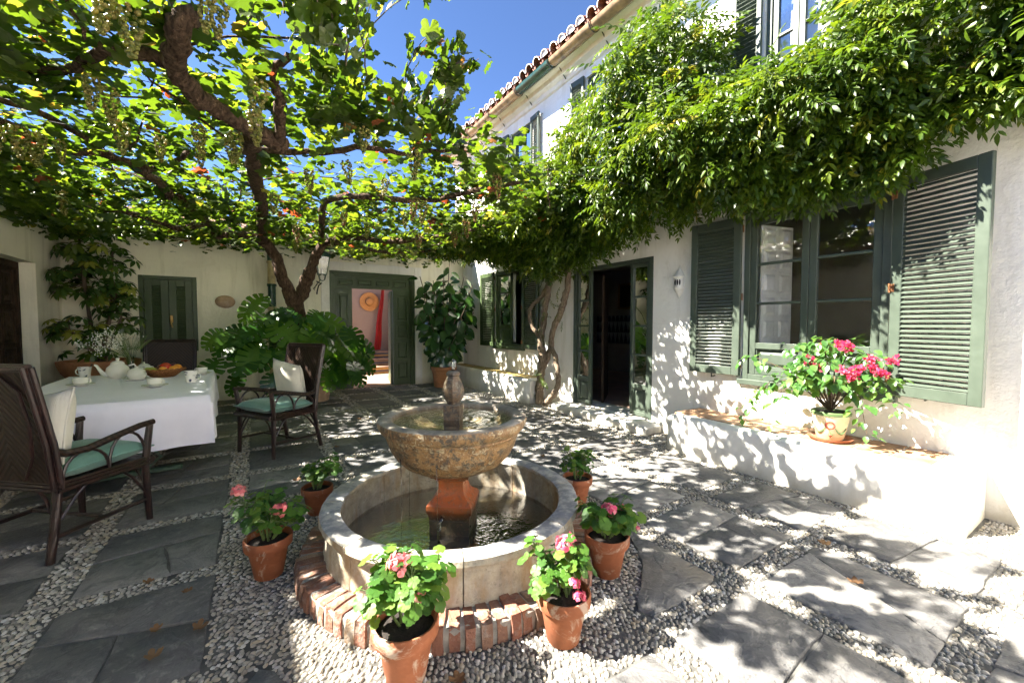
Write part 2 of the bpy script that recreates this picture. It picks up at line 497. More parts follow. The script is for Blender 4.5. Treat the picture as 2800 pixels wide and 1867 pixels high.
def m_marble(name='mottled_marble', dark=0.0):
    t = NT(name); p = t.pos()
    w = t.n('ShaderNodeTexNoise', Scale=5.0, Detail=4.0); t.l(p, w.inputs['Vector'])
    q = t.mix(0.05, p, w.outputs['Color'], 'ADD')
    f = t.noise(q, 3.4, 5, 0.65, 0.6); g = t.noise(q, 26, 5, 0.75, 0.4); k = t.noise(p, 90, 3, 0.7); h = t.noise(q, 8.5, 4, 0.6)
    up = t.n('ShaderNodeSeparateXYZ'); t.l(t.n('ShaderNodeNewGeometry').outputs['Normal'], up.inputs[0])
    c = t.ramp(h, [(0.25, (0.075, 0.04, 0.018)), (0.42, (0.19, 0.095, 0.032)), (0.58, (0.28, 0.155, 0.058)), (0.75, (0.36, 0.25, 0.13))])
    c = t.mix(t.ramp(k, [(0.45, (0,) * 3), (0.7, (0.35,) * 3)]), c, (0.42, 0.33, 0.20))
    zone = t.ramp(f, [(0.36 - dark, (0.1,) * 3), (0.54 - dark, (1,) * 3)])
    blk = t.math('MULTIPLY', t.ramp(g, [(0.47, (0,) * 3), (0.56, (0.9,) * 3)]), zone)
    c = t.mix(blk, c, (0.05, 0.048, 0.042))
    crm = t.math('MULTIPLY', t.ramp(t.noise(q, 33, 4, 0.75, 1.2), [(0.53, (0,) * 3), (0.60, (0.85,) * 3)]), t.ramp(t.noise(p, 5.2, 3), [(0.40, (0.1,) * 3), (0.55, (1,) * 3)]))
    c = t.mix(crm, c, (0.48, 0.42, 0.29))
    rim = t.ramp(up.outputs[2], [(0.45, (0,) * 3), (0.8, (1,) * 3)])
    rc = t.ramp(t.math('ADD', t.math('MULTIPLY', g, .5), t.math('MULTIPLY', h, .5)), [(0.36, (0.09, 0.095, 0.105)), (0.50, (0.26, 0.22, 0.17)), (0.66, (0.50, 0.45, 0.38))])
    c = t.mix(rim, c, rc)
    if dark > 0.1: c = t.mix(0.62, c, (0.055, 0.048, 0.042))
    t.setc(c).rough(t.ramp(g, [(0.3, (0.34,) * 3), (0.7, (0.65,) * 3)]), 0.5)
    t.nrm(t.bump(t.math('ADD', g, t.math('MULTIPLY', k, 0.5)), 0.5, 0.012))
    return t.m

def m_water(name, tint, rough=0.02):
    t = NT(name)
    tr = t.n('ShaderNodeBsdfTransparent'); tr.inputs[0].default_value = (*tint, 1)
    gl = t.n('ShaderNodeBsdfGlossy'); gl.inputs['Roughness'].default_value = rough
    n1 = t.noise(t.pos(), 14, 3, 0.5, 0.6); n2 = t.noise(t.pos(), 45, 2)
    bn = t.bump(t.math('ADD', n1, t.math('MULTIPLY', n2, 0.4)), 0.22, 0.02)
    t.l(bn, gl.inputs['Normal'])
    fr = t.n('ShaderNodeFresnel'); fr.inputs['IOR'].default_value = 1.33; t.l(bn, fr.inputs['Normal'])
    ms = t.n('ShaderNodeMixShader'); t.l(t.math('MULTIPLY', fr.outputs[0], 0.6), ms.inputs[0])
    t.l(tr.outputs[0], ms.inputs[1]); t.l(gl.outputs[0], ms.inputs[2]); t.l(ms.outputs[0], t.out.inputs[0])
    return t.m

def m_wicker():
    t = NT('wicker'); p = t.obj()
    sp = t.n('ShaderNodeSeparateXYZ'); t.l(p, sp.inputs[0])
    # herringbone weave
    ab = t.math('ABSOLUTE', sp.outputs[0])
    v = t.math('FRACT', t.math('MULTIPLY', t.math('ADD', t.math('ADD', sp.outputs[2], sp.outputs[1]), ab), 26))
    u = t.math('FRACT', t.math('MULTIPLY', t.math('SUBTRACT', t.math('ADD', sp.outputs[2], sp.outputs[1]), ab), 8))
    tri = t.math('PINGPONG', v, 0.5)
    f = t.noise(p, 40, 4)
    c = t.ramp(t.math('ADD', t.math('MULTIPLY', tri, 1.2), t.math('MULTIPLY', f, 0.5)), [(0.25, (0.007, 0.004, 0.003)), (0.85, (0.040, 0.021, 0.013))])
    t.setc(c).rough(0.42, 0.3)
    t.nrm(t.bump(t.math('ADD', tri, t.math('MULTIPLY', u, 0.35)), 0.7, 0.006))
    return t.m

def m_cane():
    t = NT('cane'); p = t.obj()
    f = t.noise(p, 18, 5, 0.7)
    c = t.ramp(f, [(0.35, (0.010, 0.006, 0.006)), (0.62, (0.034, 0.014, 0.012)), (0.76, (0.07, 0.032, 0.02)), (0.84, (0.30, 0.19, 0.10))])
    t.setc(c).rough(0.3, 0.5)
    wv = t.n('ShaderNodeTexWave', Scale=35.0, Distortion=2.0); t.l(p, wv.inputs['Vector'])
    t.nrm(t.bump(wv.outputs['Fac'], 0.25, 0.004))
    return t.m

def m_fabric(name, c, weave=420, var=0.12, sheen=0.3):
    t = NT(name); p = t.obj()
    f = t.noise(p, 7, 4, 0.6)
    t.setc(t.ramp(f, [(0.3, tuple(x * (1 - var) for x in c)), (0.7, tuple(min(1, x * (1 + var * 0.6)) for x in c))])).rough(0.85, 0.2)
    w = t.n('ShaderNodeTexWave', Scale=weave / 10.0, Distortion=1.0); t.l(p, w.inputs['Vector'])
    t.nrm(t.bump(t.math('ADD', t.math('MULTIPLY', w.outputs['Fac'], 0.15), t.noise(p, 14, 4)), 0.3, 0.008))
    t.b.inputs['Sheen Weight'].default_value = sheen
    return t.m

def m_swirl():
    t = NT('patterned_china'); p = t.obj()
    w = t.n('ShaderNodeTexWave', Scale=20.0, Distortion=16.0, Detail=0.5); w.wave_type = 'RINGS'
    w.inputs['Detail Scale'].default_value = 0.6
    t.l(p, w.inputs['Vector'])
    a = t.ramp(w.outputs['Fac'], [(0.52, (0,) * 3), (0.60, (1,) * 3)])
    msk = t.ramp(t.vor(p, 17), [(0.36, (1,) * 3), (0.44, (0,) * 3)])
    t.setc(t.mix(t.math('MULTIPLY', a, msk), (0.80, 0.78, 0.72), (0.05, 0.065, 0.13))).rough(0.15, 0.5)
    return t.m

def m_tileband(name, c1, c2, scale=14):
    t = NT(name); p = t.pos()
    sp = t.n('ShaderNodeSeparateXYZ'); t.l(p, sp.inputs[0])
    a = t.math('PINGPONG', t.math('MULTIPLY', sp.outputs[1], scale), 0.5)
    b = t.math('FRACT', t.math('MULTIPLY', sp.outputs[2], scale * 0.5))
    t.setc(t.mix(t.math('GREATER_THAN', t.math('MULTIPLY', a, 2.0), b), c1, c2)).rough(0.3)
    return t.m

M = {}
M['plaster'] = m_plaster('white_plaster')
M['plaster_b'] = m_plaster('bounce_tinted_plaster', (0.88, 0.84, 0.68), 0.5)  # same white plaster, yellowed to imitate bounced light on the back walls
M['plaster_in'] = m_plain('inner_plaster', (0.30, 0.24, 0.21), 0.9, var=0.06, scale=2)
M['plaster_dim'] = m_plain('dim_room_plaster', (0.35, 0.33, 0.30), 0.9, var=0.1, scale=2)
M['green'] = m_paint('sage_green_paint', (0.058, 0.077, 0.058))
M['green_b'] = m_paint('leaf_green_paint', (0.046, 0.073, 0.028))
M['white_paint'] = m_paint('white_paint', (0.80, 0.80, 0.78), 0.35)
M['glass'] = m_glass('window_glass')
M['wood_dark'] = m_bark('carved_dark_wood', (0.020, 0.013, 0.009), (0.05, 0.03, 0.018), 14, 0.3)
M['slate'] = m_slate()
M['mortar'] = m_plain('dark_mortar', (0.10, 0.098, 0.09), 0.95, var=0.35, scale=9, bump=0.5, bscale=90, coords='pos')
M['earth'] = m_plain('dry_earth', (0.16, 0.12, 0.08), 0.95, var=0.2, scale=0.6, coords='pos')
M['pebble'] = m_pebble()
M['terracotta'] = m_terracotta('terracotta', (0.3034, 0.1025, 0.0451), 0.7)
M['terracotta_pale'] = m_terracotta('pale_terracotta', (0.52, 0.36, 0.24), 0.4)
M['terracotta_big'] = m_terracotta('orange_terracotta', (0.48, 0.22, 0.10), 0.25)
M['brick'] = m_brick()
M['basin'] = m_basin()
M['marble'] = m_marble()
M['finial'] = m_marble('finial_stone', 0.16)
M['water_dark'] = m_water('basin_water', (0.62, 0.58, 0.42))
M['water'] = m_water('bowl_water', (0.85, 0.80, 0.62))
M['soil'] = m_plain('potting_soil', (0.018, 0.013, 0.010), 0.95, var=0.5, scale=60, bump=1.0, bscale=140)
M['vine_bark'] = m_bark('vine_bark', (0.030, 0.018, 0.012), (0.135, 0.085, 0.055), 22, 1.0)
M['wist_bark'] = m_bark('wisteria_bark', (0.12, 0.085, 0.055), (0.33, 0.26, 0.19), 26, 0.9)
M['stem'] = m_plain('green_stem', (0.10, 0.15, 0.04), 0.6, var=0.2)
M['stem_brown'] = m_plain('brown_stem', (0.09, 0.06, 0.035), 0.8, var=0.25, bump=0.4)
M['vine_leaf'] = m_leaf('vine_leaf', [(0.0, (0.016, 0.038, 0.006)), (0.45, (0.034, 0.068, 0.009)), (0.80, (0.075, 0.115, 0.015)), (0.93, (0.20, 0.18, 0.03)), (0.98, (0.26, 0.09, 0.02)), (1.0, (0.22, 0.04, 0.015))],
                       [(0.055, 0.115, 0.006), (0.13, 0.22, 0.010), (0.27, 0.34, 0.016), (0.55, 0.46, 0.04), (0.50, 0.16, 0.03), (0.40, 0.05, 0.02)], 0.44, 0.36, 0.5)
M['wist_leaf'] = m_leaf('wisteria_leaf', [(0.0, (0.016, 0.042, 0.004)), (0.5, (0.046, 0.092, 0.006)), (0.88, (0.125, 0.17, 0.010)), (1.0, (0.24, 0.21, 0.02))],
                        [(0.07, 0.15, 0.005), (0.16, 0.27, 0.008), (0.32, 0.40, 0.015), (0.5, 0.43, 0.04)], 0.30, 0.40, 0.40)
M['ger_leaf'] = m_leaf('geranium_leaf', [(0.0, (0.022, 0.075, 0.012)), (0.5, (0.042, 0.12, 0.016)), (0.9, (0.09, 0.19, 0.025)), (1.0, (0.22, 0.24, 0.04))],
                       [(0.09, 0.24, 0.012), (0.16, 0.34, 0.02), (0.26, 0.42, 0.03), (0.4, 0.4, 0.04)], 0.30, 0.5, 0.35)
M['boug_leaf'] = m_leaf('bougainvillea_leaf', [(0.0, (0.030, 0.085, 0.022)), (0.5, (0.055, 0.14, 0.035)), (1.0, (0.11, 0.21, 0.05))],
                        [(0.12, 0.30, 0.03), (0.22, 0.42, 0.05), (0.3, 0.5, 0.05)], 0.3, 0.28, 0.55)
M['mon_leaf'] = m_leaf('monstera_leaf', [(0.0, (0.020, 0.066, 0.012)), (0.6, (0.036, 0.110, 0.016)), (1.0, (0.085, 0.18, 0.02))],
                       [(0.08, 0.22, 0.012), (0.16, 0.36, 0.015), (0.30, 0.50, 0.02)], 0.32, 0.20, 0.7)
M['rub_leaf'] = m_leaf('rubber_leaf', [(0.0, (0.014, 0.045, 0.014)), (0.7, (0.026, 0.075, 0.020)), (0.95, (0.05, 0.12, 0.025)), (1.0, (0.10, 0.15, 0.03))],
                       [(0.05, 0.13, 0.015), (0.08, 0.2, 0.02), (0.15, 0.3, 0.02), (0.3, 0.3, 0.03)], 0.15, 0.20, 0.6)
M['sch_leaf'] = m_leaf('schefflera_leaf', [(0.0, (0.020, 0.050, 0.012)), (0.55, (0.038, 0.080, 0.014)), (0.85, (0.10, 0.14, 0.02)), (1.0, (0.36, 0.36, 0.06))],
                       [(0.06, 0.15, 0.012), (0.1, 0.24, 0.015), (0.25, 0.35, 0.03), (0.5, 0.5, 0.08)], 0.25, 0.26, 0.5)
M['dry_leaf'] = m_leaf('dry_leaf', [(0.0, (0.24, 0.13, 0.06)), (0.5, (0.19, 0.11, 0.06)), (1.0, (0.22, 0.14, 0.07))], [(0.2, 0.1, 0.04)] * 3, 0.2, 0.8, 0.2)
M['petal'] = m_leaf('pink_petal', [(0.0, (0.72, 0.16, 0.20)), (0.5, (0.80, 0.26, 0.27)), (1.0, (0.85, 0.40, 0.38))], [(0.8, 0.2, 0.22), (0.85, 0.3, 0.3), (0.9, 0.45, 0.42)], 0.35, 0.6, 0.2)
M['petal_hot'] = m_leaf('hot_pink_petal', [(0.0, (0.66, 0.06, 0.16)), (0.5, (0.78, 0.14, 0.26)), (1.0, (0.85, 0.40, 0.42))], [(0.8, 0.1, 0.2), (0.85, 0.2, 0.3), (0.9, 0.4, 0.4)], 0.35, 0.6, 0.2)
M['bract'] = m_leaf('bract', [(0.0, (0.50, 0.02, 0.09)), (0.5, (0.60, 0.05, 0.14)), (1.0, (0.70, 0.20, 0.26))], [(0.65, 0.04, 0.12), (0.7, 0.08, 0.18), (0.75, 0.25, 0.3)], 0.4, 0.6, 0.2)
M['grape'] = m_leaf('grape', [(0.0, (0.11, 0.13, 0.03)), (0.5, (0.22, 0.23, 0.05)), (0.8, (0.30, 0.22, 0.07)), (1.0, (0.26, 0.08, 0.06))], [(0.25, 0.30, 0.05), (0.42, 0.42, 0.08), (0.5, 0.36, 0.1), (0.4, 0.12, 0.08)], 0.35, 0.35, 0.4, bump=0)
M['wicker'] = m_wicker()
M['cane'] = m_cane()
M['teal'] = m_fabric('teal_cotton', (0.14, 0.28, 0.231))
M['cream_fabric'] = m_fabric('cream_cotton', (0.70, 0.66, 0.56))
M['linen'] = m_fabric('white_linen', (0.84, 0.82, 0.90), 800, 0.04)  # blue-pink put into the colour to counter green light from the leaves
M['china'] = m_plain('cream_china', (0.78, 0.76, 0.68), 0.18, 0.5, 0.02)
M['swirl'] = m_swirl()
M['basket'] = m_bark('woven_basket', (0.16, 0.055, 0.020), (0.42, 0.19, 0.07), 60, 0.8)
M['straw'] = m_bark('straw', (0.42, 0.20, 0.07), (0.58, 0.32, 0.12), 50, 0.5)
M['orange'] = m_plain('orange_peel', (0.75, 0.30, 0.03), 0.4, var=0.1, bump=0.3, bscale=300)
M['apple_red'] = m_plain('red_apple', (0.50, 0.05, 0.025), 0.25, var=0.45, scale=12)
M['plum'] = m_plain('dark_plum', (0.12, 0.02, 0.03), 0.3, var=0.3)
M['pear'] = m_plain('green_pear', (0.42, 0.45, 0.06), 0.35, var=0.2)
M['iron'] = m_plain('dark_iron', (0.05, 0.055, 0.05), 0.55, var=0.3, scale=30, metallic=0.4)
M['iron_green'] = m_plain('green_iron', (0.06, 0.11, 0.08), 0.5, var=0.3, scale=30)
M['brass'] = m_plain('old_brass', (0.42, 0.27, 0.09), 0.35, metallic=0.8, var=0.2)
M['rust'] = m_plain('rusty_hinge', (0.22, 0.09, 0.03), 0.7, var=0.4, scale=40)
M['roof'] = m_terracotta('roof_clay', (0.20, 0.085, 0.055), 0.5)
M['roof_white'] = m_plain('tile_mortar', (0.72, 0.70, 0.66), 0.9, var=0.1)
M['gut_brown'] = m_plain('brown_glazed_pipe', (0.30, 0.20, 0.10), 0.4, var=0.4, scale=9)
M['gut_green'] = m_plain('green_glazed_pipe', (0.025, 0.065, 0.042), 0.25, var=0.35, scale=9)
M['gut_cream'] = m_plain('cream_glazed_pipe', (0.55, 0.42, 0.22), 0.35, var=0.25, scale=12)
M['white_ceramic'] = m_plain('white_ceramic', (0.74, 0.73, 0.68), 0.35, var=0.08)
M['bench_tile'] = m_plain('ochre_tile', (0.34, 0.20, 0.11), 0.7, var=0.3, scale=8, bump=0.3, coords='pos')
M['bench_gold'] = m_plain('mossy_gold_tile', (0.36, 0.27, 0.09), 0.75, var=0.35, scale=10, bump=0.4, coords='pos')
M['hall_tile'] = m_plain('hall_clay_tile', (0.40, 0.27, 0.20), 0.35, var=0.2, scale=3, coords='pos')
M['blue_tile'] = m_tileband('glazed_tile_risers', (0.05, 0.05, 0.07), (0.36, 0.22, 0.06), 18)
M['tri_tile'] = m_tileband('triangle_wall_tile', (0.30, 0.33, 0.36), (0.03, 0.04, 0.07), 7)
M['red_cloth'] = m_fabric('red_cloth', (0.26, 0.012, 0.012))
M['curtain'] = m_fabric('sheer_curtain', (0.75, 0.76, 0.80))
M['majolica'] = m_plain('cream_glaze', (0.60, 0.50, 0.32), 0.25, var=0.08)
M['glaze_green'] = m_plain('green_glaze', (0.10, 0.16, 0.06), 0.3)
M['glaze_red'] = m_plain('red_glaze', (0.35, 0.05, 0.03), 0.3)
M['clear'] = m_glass('clear_glass', (0.93, 0.97, 0.95), 1.3)
M['lantern_glass'] = m_glass('lantern_glass', (0.93, 0.95, 0.92), 1.2)
M['gyp'] = m_plain('white_blossom', (0.80, 0.80, 0.72), 0.7, var=0.03)
M['black'] = m_plain('black_print', (0.012, 0.012, 0.014), 0.5)
M['wood_warm'] = m_bark('warm_wood', (0.12, 0.05, 0.02), (0.22, 0.10, 0.045), 12, 0.2)
M['gold'] = m_plain('gilt_frame', (0.30, 0.20, 0.07), 0.4, metallic=0.5)

t = NT('bounce_apron'); p = t.pos(); vd = t.vor(p, 34)  # pale pebble look for the added bounce sheet
t.setc(t.mix(t.ramp(vd, [(0.25, (0,) * 3), (0.6, (1,) * 3)]), t.ramp(t.noise(p, 9, 3), [(0.3, (0.42, 0.40, 0.36)), (0.7, (0.60, 0.58, 0.54))]), (0.16, 0.15, 0.13))).rough(0.8, 0.3).nrm(t.bump(vd, 0.6, -0.02))
M['apron'] = t.m
# ------------------------------------------------------------ ground and paving
FC = (1.03, 2.30)                                  # fountain centre
ground = MB().add([(-300, -300, -0.06), (300, -300, -0.06), (300, 300, -0.06), (-300, 300, -0.06)], [(0, 1, 2, 3)]).build('ground', M['earth'])
tag(ground, 'dry earth ground around the courtyard', 'ground', kind='structure')
gv = []; gf = []
gx = np.linspace(-2.8, 4.5, 60); gy = np.linspace(-4.0, 9.1, 100)
for j, yy in enumerate(gy):
    for i, xx in enumerate(gx):
        gv.append((xx, yy, 0.0))
for j in range(len(gy) - 1):
    for i in range(len(gx) - 1):
        a = j * len(gx) + i
        gf.append((a, a + 1, a + len(gx) + 1, a + len(gx)))
floor = MB().add(gv, gf).build('courtyard_floor', M['mortar'])
tag(floor, 'courtyard floor of dark slate squares framed by white pebble bands', 'floor', kind='structure')
WL[floor.name] = Vector((0, 0, 0))

MB().add([(-2.4, -4.0, .006), (4.3, -4.0, .006), (4.3, -0.42, .006), (-2.4, -0.42, .006)], [(0, 1, 2, 3)]).build('bounce_apron', M['apron'], floor)  # unseen pale sheet added behind the camera to bounce sunlight

XS = [-2.45, -1.66, -0.87, -0.12, 0.66, 1.42, 2.15, 2.94, 3.70]
YS = [-0.35, 0.38, 1.14, 1.90, 2.75, 3.58, 4.38, 5.18, 5.97, 6.75, 7.55, 8.30, 8.95]
HX, HY = 0.082, 0.062
CR = 1.11

def cut(poly, p, d, gap):
    n = (-d[1], d[0]); out = []
    for sgn in (1, -1):
        q = []
        L = len(poly)
        for i in range(L):
            a = poly[i]; b = poly[(i + 1) % L]
            da = sgn * ((a[0] - p[0]) * n[0] + (a[1] - p[1]) * n[1]) - gap
            db = sgn * ((b[0] - p[0]) * n[0] + (b[1] - p[1]) * n[1]) - gap
            if da >= 0: q.append(a)
            if da * db < 0:
                t_ = da / (da - db); q.append((a[0] + (b[0] - a[0]) * t_, a[1] + (b[1] - a[1]) * t_))
        if len(q) >= 3: out.append(q)
    return out

def area(p): return 0.5 * abs(sum(p[i][0] * p[(i + 1) % len(p)][1] - p[(i + 1) % len(p)][0] * p[i][1] for i in range(len(p))))

def densify(p, step):
    out = []
    for i in range(len(p)):
        a = p[i]; b = p[(i + 1) % len(p)]
        k = max(1, int(math.hypot(b[0] - a[0], b[1] - a[1]) / step))
        for j in range(k): out.append((a[0] + (b[0] - a[0]) * j / k, a[1] + (b[1] - a[1]) * j / k))
    return out

def minus_circle(p, c, r):
    d = densify(p, 0.03)
    ins = [math.hypot(q[0] - c[0], q[1] - c[1]) < r for q in d]
    if not any(ins): return p
    if all(ins): return None
    L = len(d)
    st = next(i for i in range(L) if ins[i - 1] and not ins[i])
    run = []
    i = st
    while not ins[i % L] and len(run) < L:
        run.append(d[i % L]); i += 1
    if len(run) < 4: return None
    a1 = math.atan2(run[-1][1] - c[1], run[-1][0] - c[0]); a0 = math.atan2(run[0][1] - c[1], run[0][0] - c[0])
    da = (a0 - a1 + PI) % (2 * PI) - PI
    k = max(1, int(abs(da) * r / 0.06))
    arc = [(c[0] + r * math.cos(a1 + da * j / k), c[1] + r * math.sin(a1 + da * j / k)) for j in range(1, k)]
    thin = [run[j] for j in range(0, len(run), 3)] + [run[-1]]
    return thin + arc

rs = random.Random(21)
cells = []
n_slab = 0
for i in range(len(XS) - 1):
    for j in range(len(YS) - 1):
        x0, x1, y0, y1 = XS[i] + HX, XS[i + 1] - HX, YS[j] + HY, YS[j + 1] - HY
        jit = lambda a: a + rs.uniform(-0.012, 0.012)
        x0, x1, y0, y1 = jit(x0), jit(x1), jit(y0), jit(y1)
        cells.append((x0, x1, y0, y1))
        polys = [[(x0, y0), (x1, y0), (x1, y1), (x0, y1)]]
        for _ in range(rs.choice([0, 1, 1, 1, 2, 2, 3])):
            polys.sort(key=area)
            big = polys.pop()
            cx = sum(q[0] for q in big) / len(big) + rs.uniform(-.06, .06); cyy = sum(q[1] for q in big) / len(big) + rs.uniform(-.06, .06)
            w = max(q[0] for q in big) - min(q[0] for q in big); h = max(q[1] for q in big) - min(q[1] for q in big)
            an = (PI / 2 if w > h else 0) + rs.gauss(0, 0.22)
            polys += cut(big, (cx, cyy), (math.cos(an), math.sin(an)), 0.0035)
        for p in polys:
            p = minus_circle(p, FC, CR)
            if not p or area(p) < 0.004: continue
            q = densify(p, 0.09)
            q = [(a + rs.uniform(-.007, .007), b + rs.uniform(-.007, .007)) for a, b in q]
            tilt = rs.uniform(0.006, 0.012)
            MB().prism(q, -0.02, tilt, 0.005, 0.0025).build('paving_slab', M['slate'], floor, smooth=50)
            n_slab += 1

# pebbles set on edge in the bands, round the fountain and along the walls
carr = np.array(cells)
def in_slab(P):
    out = np.zeros(len(P), bool)
    for (x0, x1, y0, y1) in cells:
        out |= (P[:, 0] > x0 - .006) & (P[:, 0] < x1 + .006) & (P[:, 1] > y0 - .006) & (P[:, 1] < y1 + .006)
    rr = np.hypot(P[:, 0] - FC[0], P[:, 1] - FC[1])
    out &= rr > CR - 0.004
    out |= rr < 0.862
    out |= (P[:, 0] > 3.74) & (P[:, 1] > 0.6) & (P[:, 1] < 2.85)
    return out
def hexgrid(sp, y0, y1):
    xs = np.arange(-2.36, 4.28, sp); ys = np.arange(y0, y1, sp * 0.83)
    X, Y = np.meshgrid(xs, ys)
    X = X + (np.arange(len(ys)) % 2)[:, None] * sp * 0.5
    P = np.stack([X.ravel(), Y.ravel()], 1)
    return P + rng.uniform(-0.27, 0.27, P.shape) * sp
pts = []; size = []
for sp, y0, y1 in ((0.0235, -0.6, 3.1), (0.029, 3.1, 5.6), (0.038, 5.6, 9.0)):
    P = hexgrid(sp, y0, y1)
    P = P[~in_slab(P)]
    d = np.c_[P, np.zeros(len(P))] - CAMP
    z = d @ FWD; x = d @ RGT
    P = P[(z > 0.3) & (np.abs(x) < 1.55 * z)]
    pts.append(P); size.append(np.full(len(P), sp))
P = np.concatenate(pts); SZ = np.concatenate(size)
n = len(P)
bm = bmesh.new(); bmesh.ops.create_icosphere(bm, subdivisions=1, radius=1.0)
ico_v = np.array([p.co[:] for p in bm.verts]); ico_f = np.array([[p.index for p in f.verts] for f in bm.faces]); bm.free()
keep = np.all(ico_v[ico_f][:, :, 2] > -0.6, axis=1)            # the buried underside is left off
peb_f1 = ico_f[keep]
bm = bmesh.new(); bmesh.ops.create_icosphere(bm, subdivisions=2, radius=1.0)
ico2_v = np.array([p.co[:] for p in bm.verts]); ico2_f = np.array([[p.index for p in f.verts] for f in bm.faces]); bm.free()
ang = rng.uniform(0, PI, n)
rr = np.hypot(P[:, 0] - FC[0], P[:, 1] - FC[1])
circ = rr < CR + 0.02
ang = np.where(circ, np.arctan2(P[:, 1] - FC[1], P[:, 0] - FC[0]) + rng.normal(0, 0.55, n), np.where(rng.random(n) < 0.7, 0.9 + rng.normal(0, 0.4, n), ang))
rot = np.zeros((n, 3, 3)); rot[:, 0, 0] = np.cos(ang); rot[:, 0, 1] = -np.sin(ang); rot[:, 1, 0] = np.sin(ang); rot[:, 1, 1] = np.cos(ang); rot[:, 2, 2] = 1
tl = rng.normal(0, 0.16, (n, 2))
rot[:, 2, 0] = tl[:, 0]; rot[:, 2, 1] = tl[:, 1]
scl = np.stack([SZ * rng.uniform(0.40, 0.72, n), SZ * rng.uniform(0.30, 0.46, n), SZ * rng.uniform(0.34, 0.50, n)], 1)
big = rng.random(n) < 0.06
scl[big] *= 1.25
pos = np.c_[P, rng.uniform(-0.0045, 0.0015, n)]
lost = rng.random(n) < 0.03
P = P[~lost]; pos = pos[~lost]; rot = rot[~lost]; scl = scl[~lost]; ang = ang[~lost]; tl = tl[~lost]; n = len(P)
rnd = rng.random(n)
near = nearest_in_view(pos, 300)
mask = np.ones(n, bool); mask[near] = False
peb = link('pebble_bed', instance_soup('pebble_bed', ico_v, peb_f1, pos[mask], rot[mask], scl[mask], M['pebble'], rnd[mask]), floor)
peb['kind'] = 'stuff'
pm = template_meshes('pebble', ico2_v, ico2_f[np.all(ico2_v[ico2_f][:, :, 2] > -0.6, axis=1)], M['pebble'], 8)
for k in near:
    o = place('pebble', pm[int(rnd[k] * 7.99)], floor, pos[k], np.eye(3), scl[k])
    o.rotation_mode = 'XYZ'; o.rotation_euler = (tl[k, 1] * 0.6, -tl[k, 0] * 0.6, ang[k])

# ------------------------------------------------------------ wall builders
def cutlist(a, b, extra, step):
    e = sorted(set([a, b] + [x for x in extra if a < x < b]))
    out = []
    for p, q in zip(e[:-1], e[1:]):
        k = max(1, int(round((q - p) / step)))
        out += [p + (q - p) * i / k for i in range(k)]
    return out + [e[-1]]

def wall_mesh(F, u0, u1, z0, z1, ops, depth, step=0.16, amp=0.008, top_fn=None):
    U = cutlist(u0, u1, [v for o in ops for v in o[:2]], step); Z = cutlist(z0, z1, [v for o in ops for v in o[2:4]], step)
    mb = MB()
    def hole(u, z): return any(o[0] - 1e-6 < u < o[1] + 1e-6 and o[2] - 1e-6 < z < o[3] + 1e-6 for o in ops)
    idx = {}
    def vert(u, z, back):
        k = (round(u, 5), round(z, 5), back)
        if k not in idx:
            edge = any((abs(u - o[0]) < 1e-5 or abs(u - o[1]) < 1e-5) and o[2] - 1e-5 <= z <= o[3] + 1e-5 or (abs(z - o[2]) < 1e-5 or abs(z - o[3]) < 1e-5) and o[0] - 1e-5 <= u <= o[1] + 1e-5 for o in ops)
            d = depth if back else (0.0 if edge or u in (u0, u1) else amp * 1.6 * fbm((u, z, u0), 0.9))
            idx[k] = len(mb.v); mb.v.append(F(u, z, d)); mb.r.append(0.5)
        return idx[k]
    for a, b in zip(U[:-1], U[1:]):
        for c, d in zip(Z[:-1], Z[1:]):
            if hole((a + b) / 2, (c + d) / 2): continue
            mb.f.append((vert(a, c, 0), vert(b, c, 0), vert(b, d, 0), vert(a, d, 0))); mb.m.append(0)
            mb.f.append((vert(a, c, 1), vert(a, d, 1), vert(b, d, 1), vert(b, c, 1))); mb.m.append(0)
    def strip(pts):
        for (ua, za), (ub, zb) in zip(pts[:-1], pts[1:]):
            mb.f.append((vert(ua, za, 0), vert(ub, zb, 0), vert(ub, zb, 1), vert(ua, za, 1))); mb.m.append(0)
    for o in ops:
        uu = [u for u in U if o[0] - 1e-6 <= u <= o[1] + 1e-6]; zz = [z for z in Z if o[2] - 1e-6 <= z <= o[3] + 1e-6]
        strip([(u, o[2]) for u in uu]); strip([(u, o[3]) for u in uu]); strip([(o[0], z) for z in zz]); strip([(o[1], z) for z in zz])
    strip([(u, z1) for u in U]); strip([(u0, z) for z in Z]); strip([(u1, z) for z in Z])
    return mb

def FR(u, z, d): return (4.3 + d, u, z)            # main house wall, faces -x
def FB(u, z, d): return (u, 9.0 + d, z)            # gate wall, faces -y
def FW(u, z, d): return (u, 8.85 + d, z)           # low range with the shuttered window, faces -y
def FL(u, z, d): return (-2.4 - d, u, z)           # left house wall, faces +x

def wbox(mb, F, u0, u1, z0, z1, d0, d1, bev=0.003):
    a = F(u0, z0, d0); b = F(u1, z1, d1)
    lo = [min(p, q) for p, q in zip(a, b)]; hi = [max(p, q) for p, q in zip(a, b)]
    return mb.box(lo[0], hi[0], lo[1], hi[1], lo[2], hi[2], bev)

def frame_boxes(mb, F, u0, u1, z0, z1, d0, d1, w, bev=0.003, bottom=True):
    wbox(mb, F, u0, u0 + w, z0, z1, d0, d1, bev); wbox(mb, F, u1 - w, u1, z0, z1, d0, d1, bev)
    wbox(mb, F, u0 + w + .0005, u1 - w - .0005, z1 - w, z1, d0 + .001, d1 - .001, bev)
    if bottom: wbox(mb, F, u0 + w + .0005, u1 - w - .0005, z0, z0 + w, d0 + .001, d1 - .001, bev)

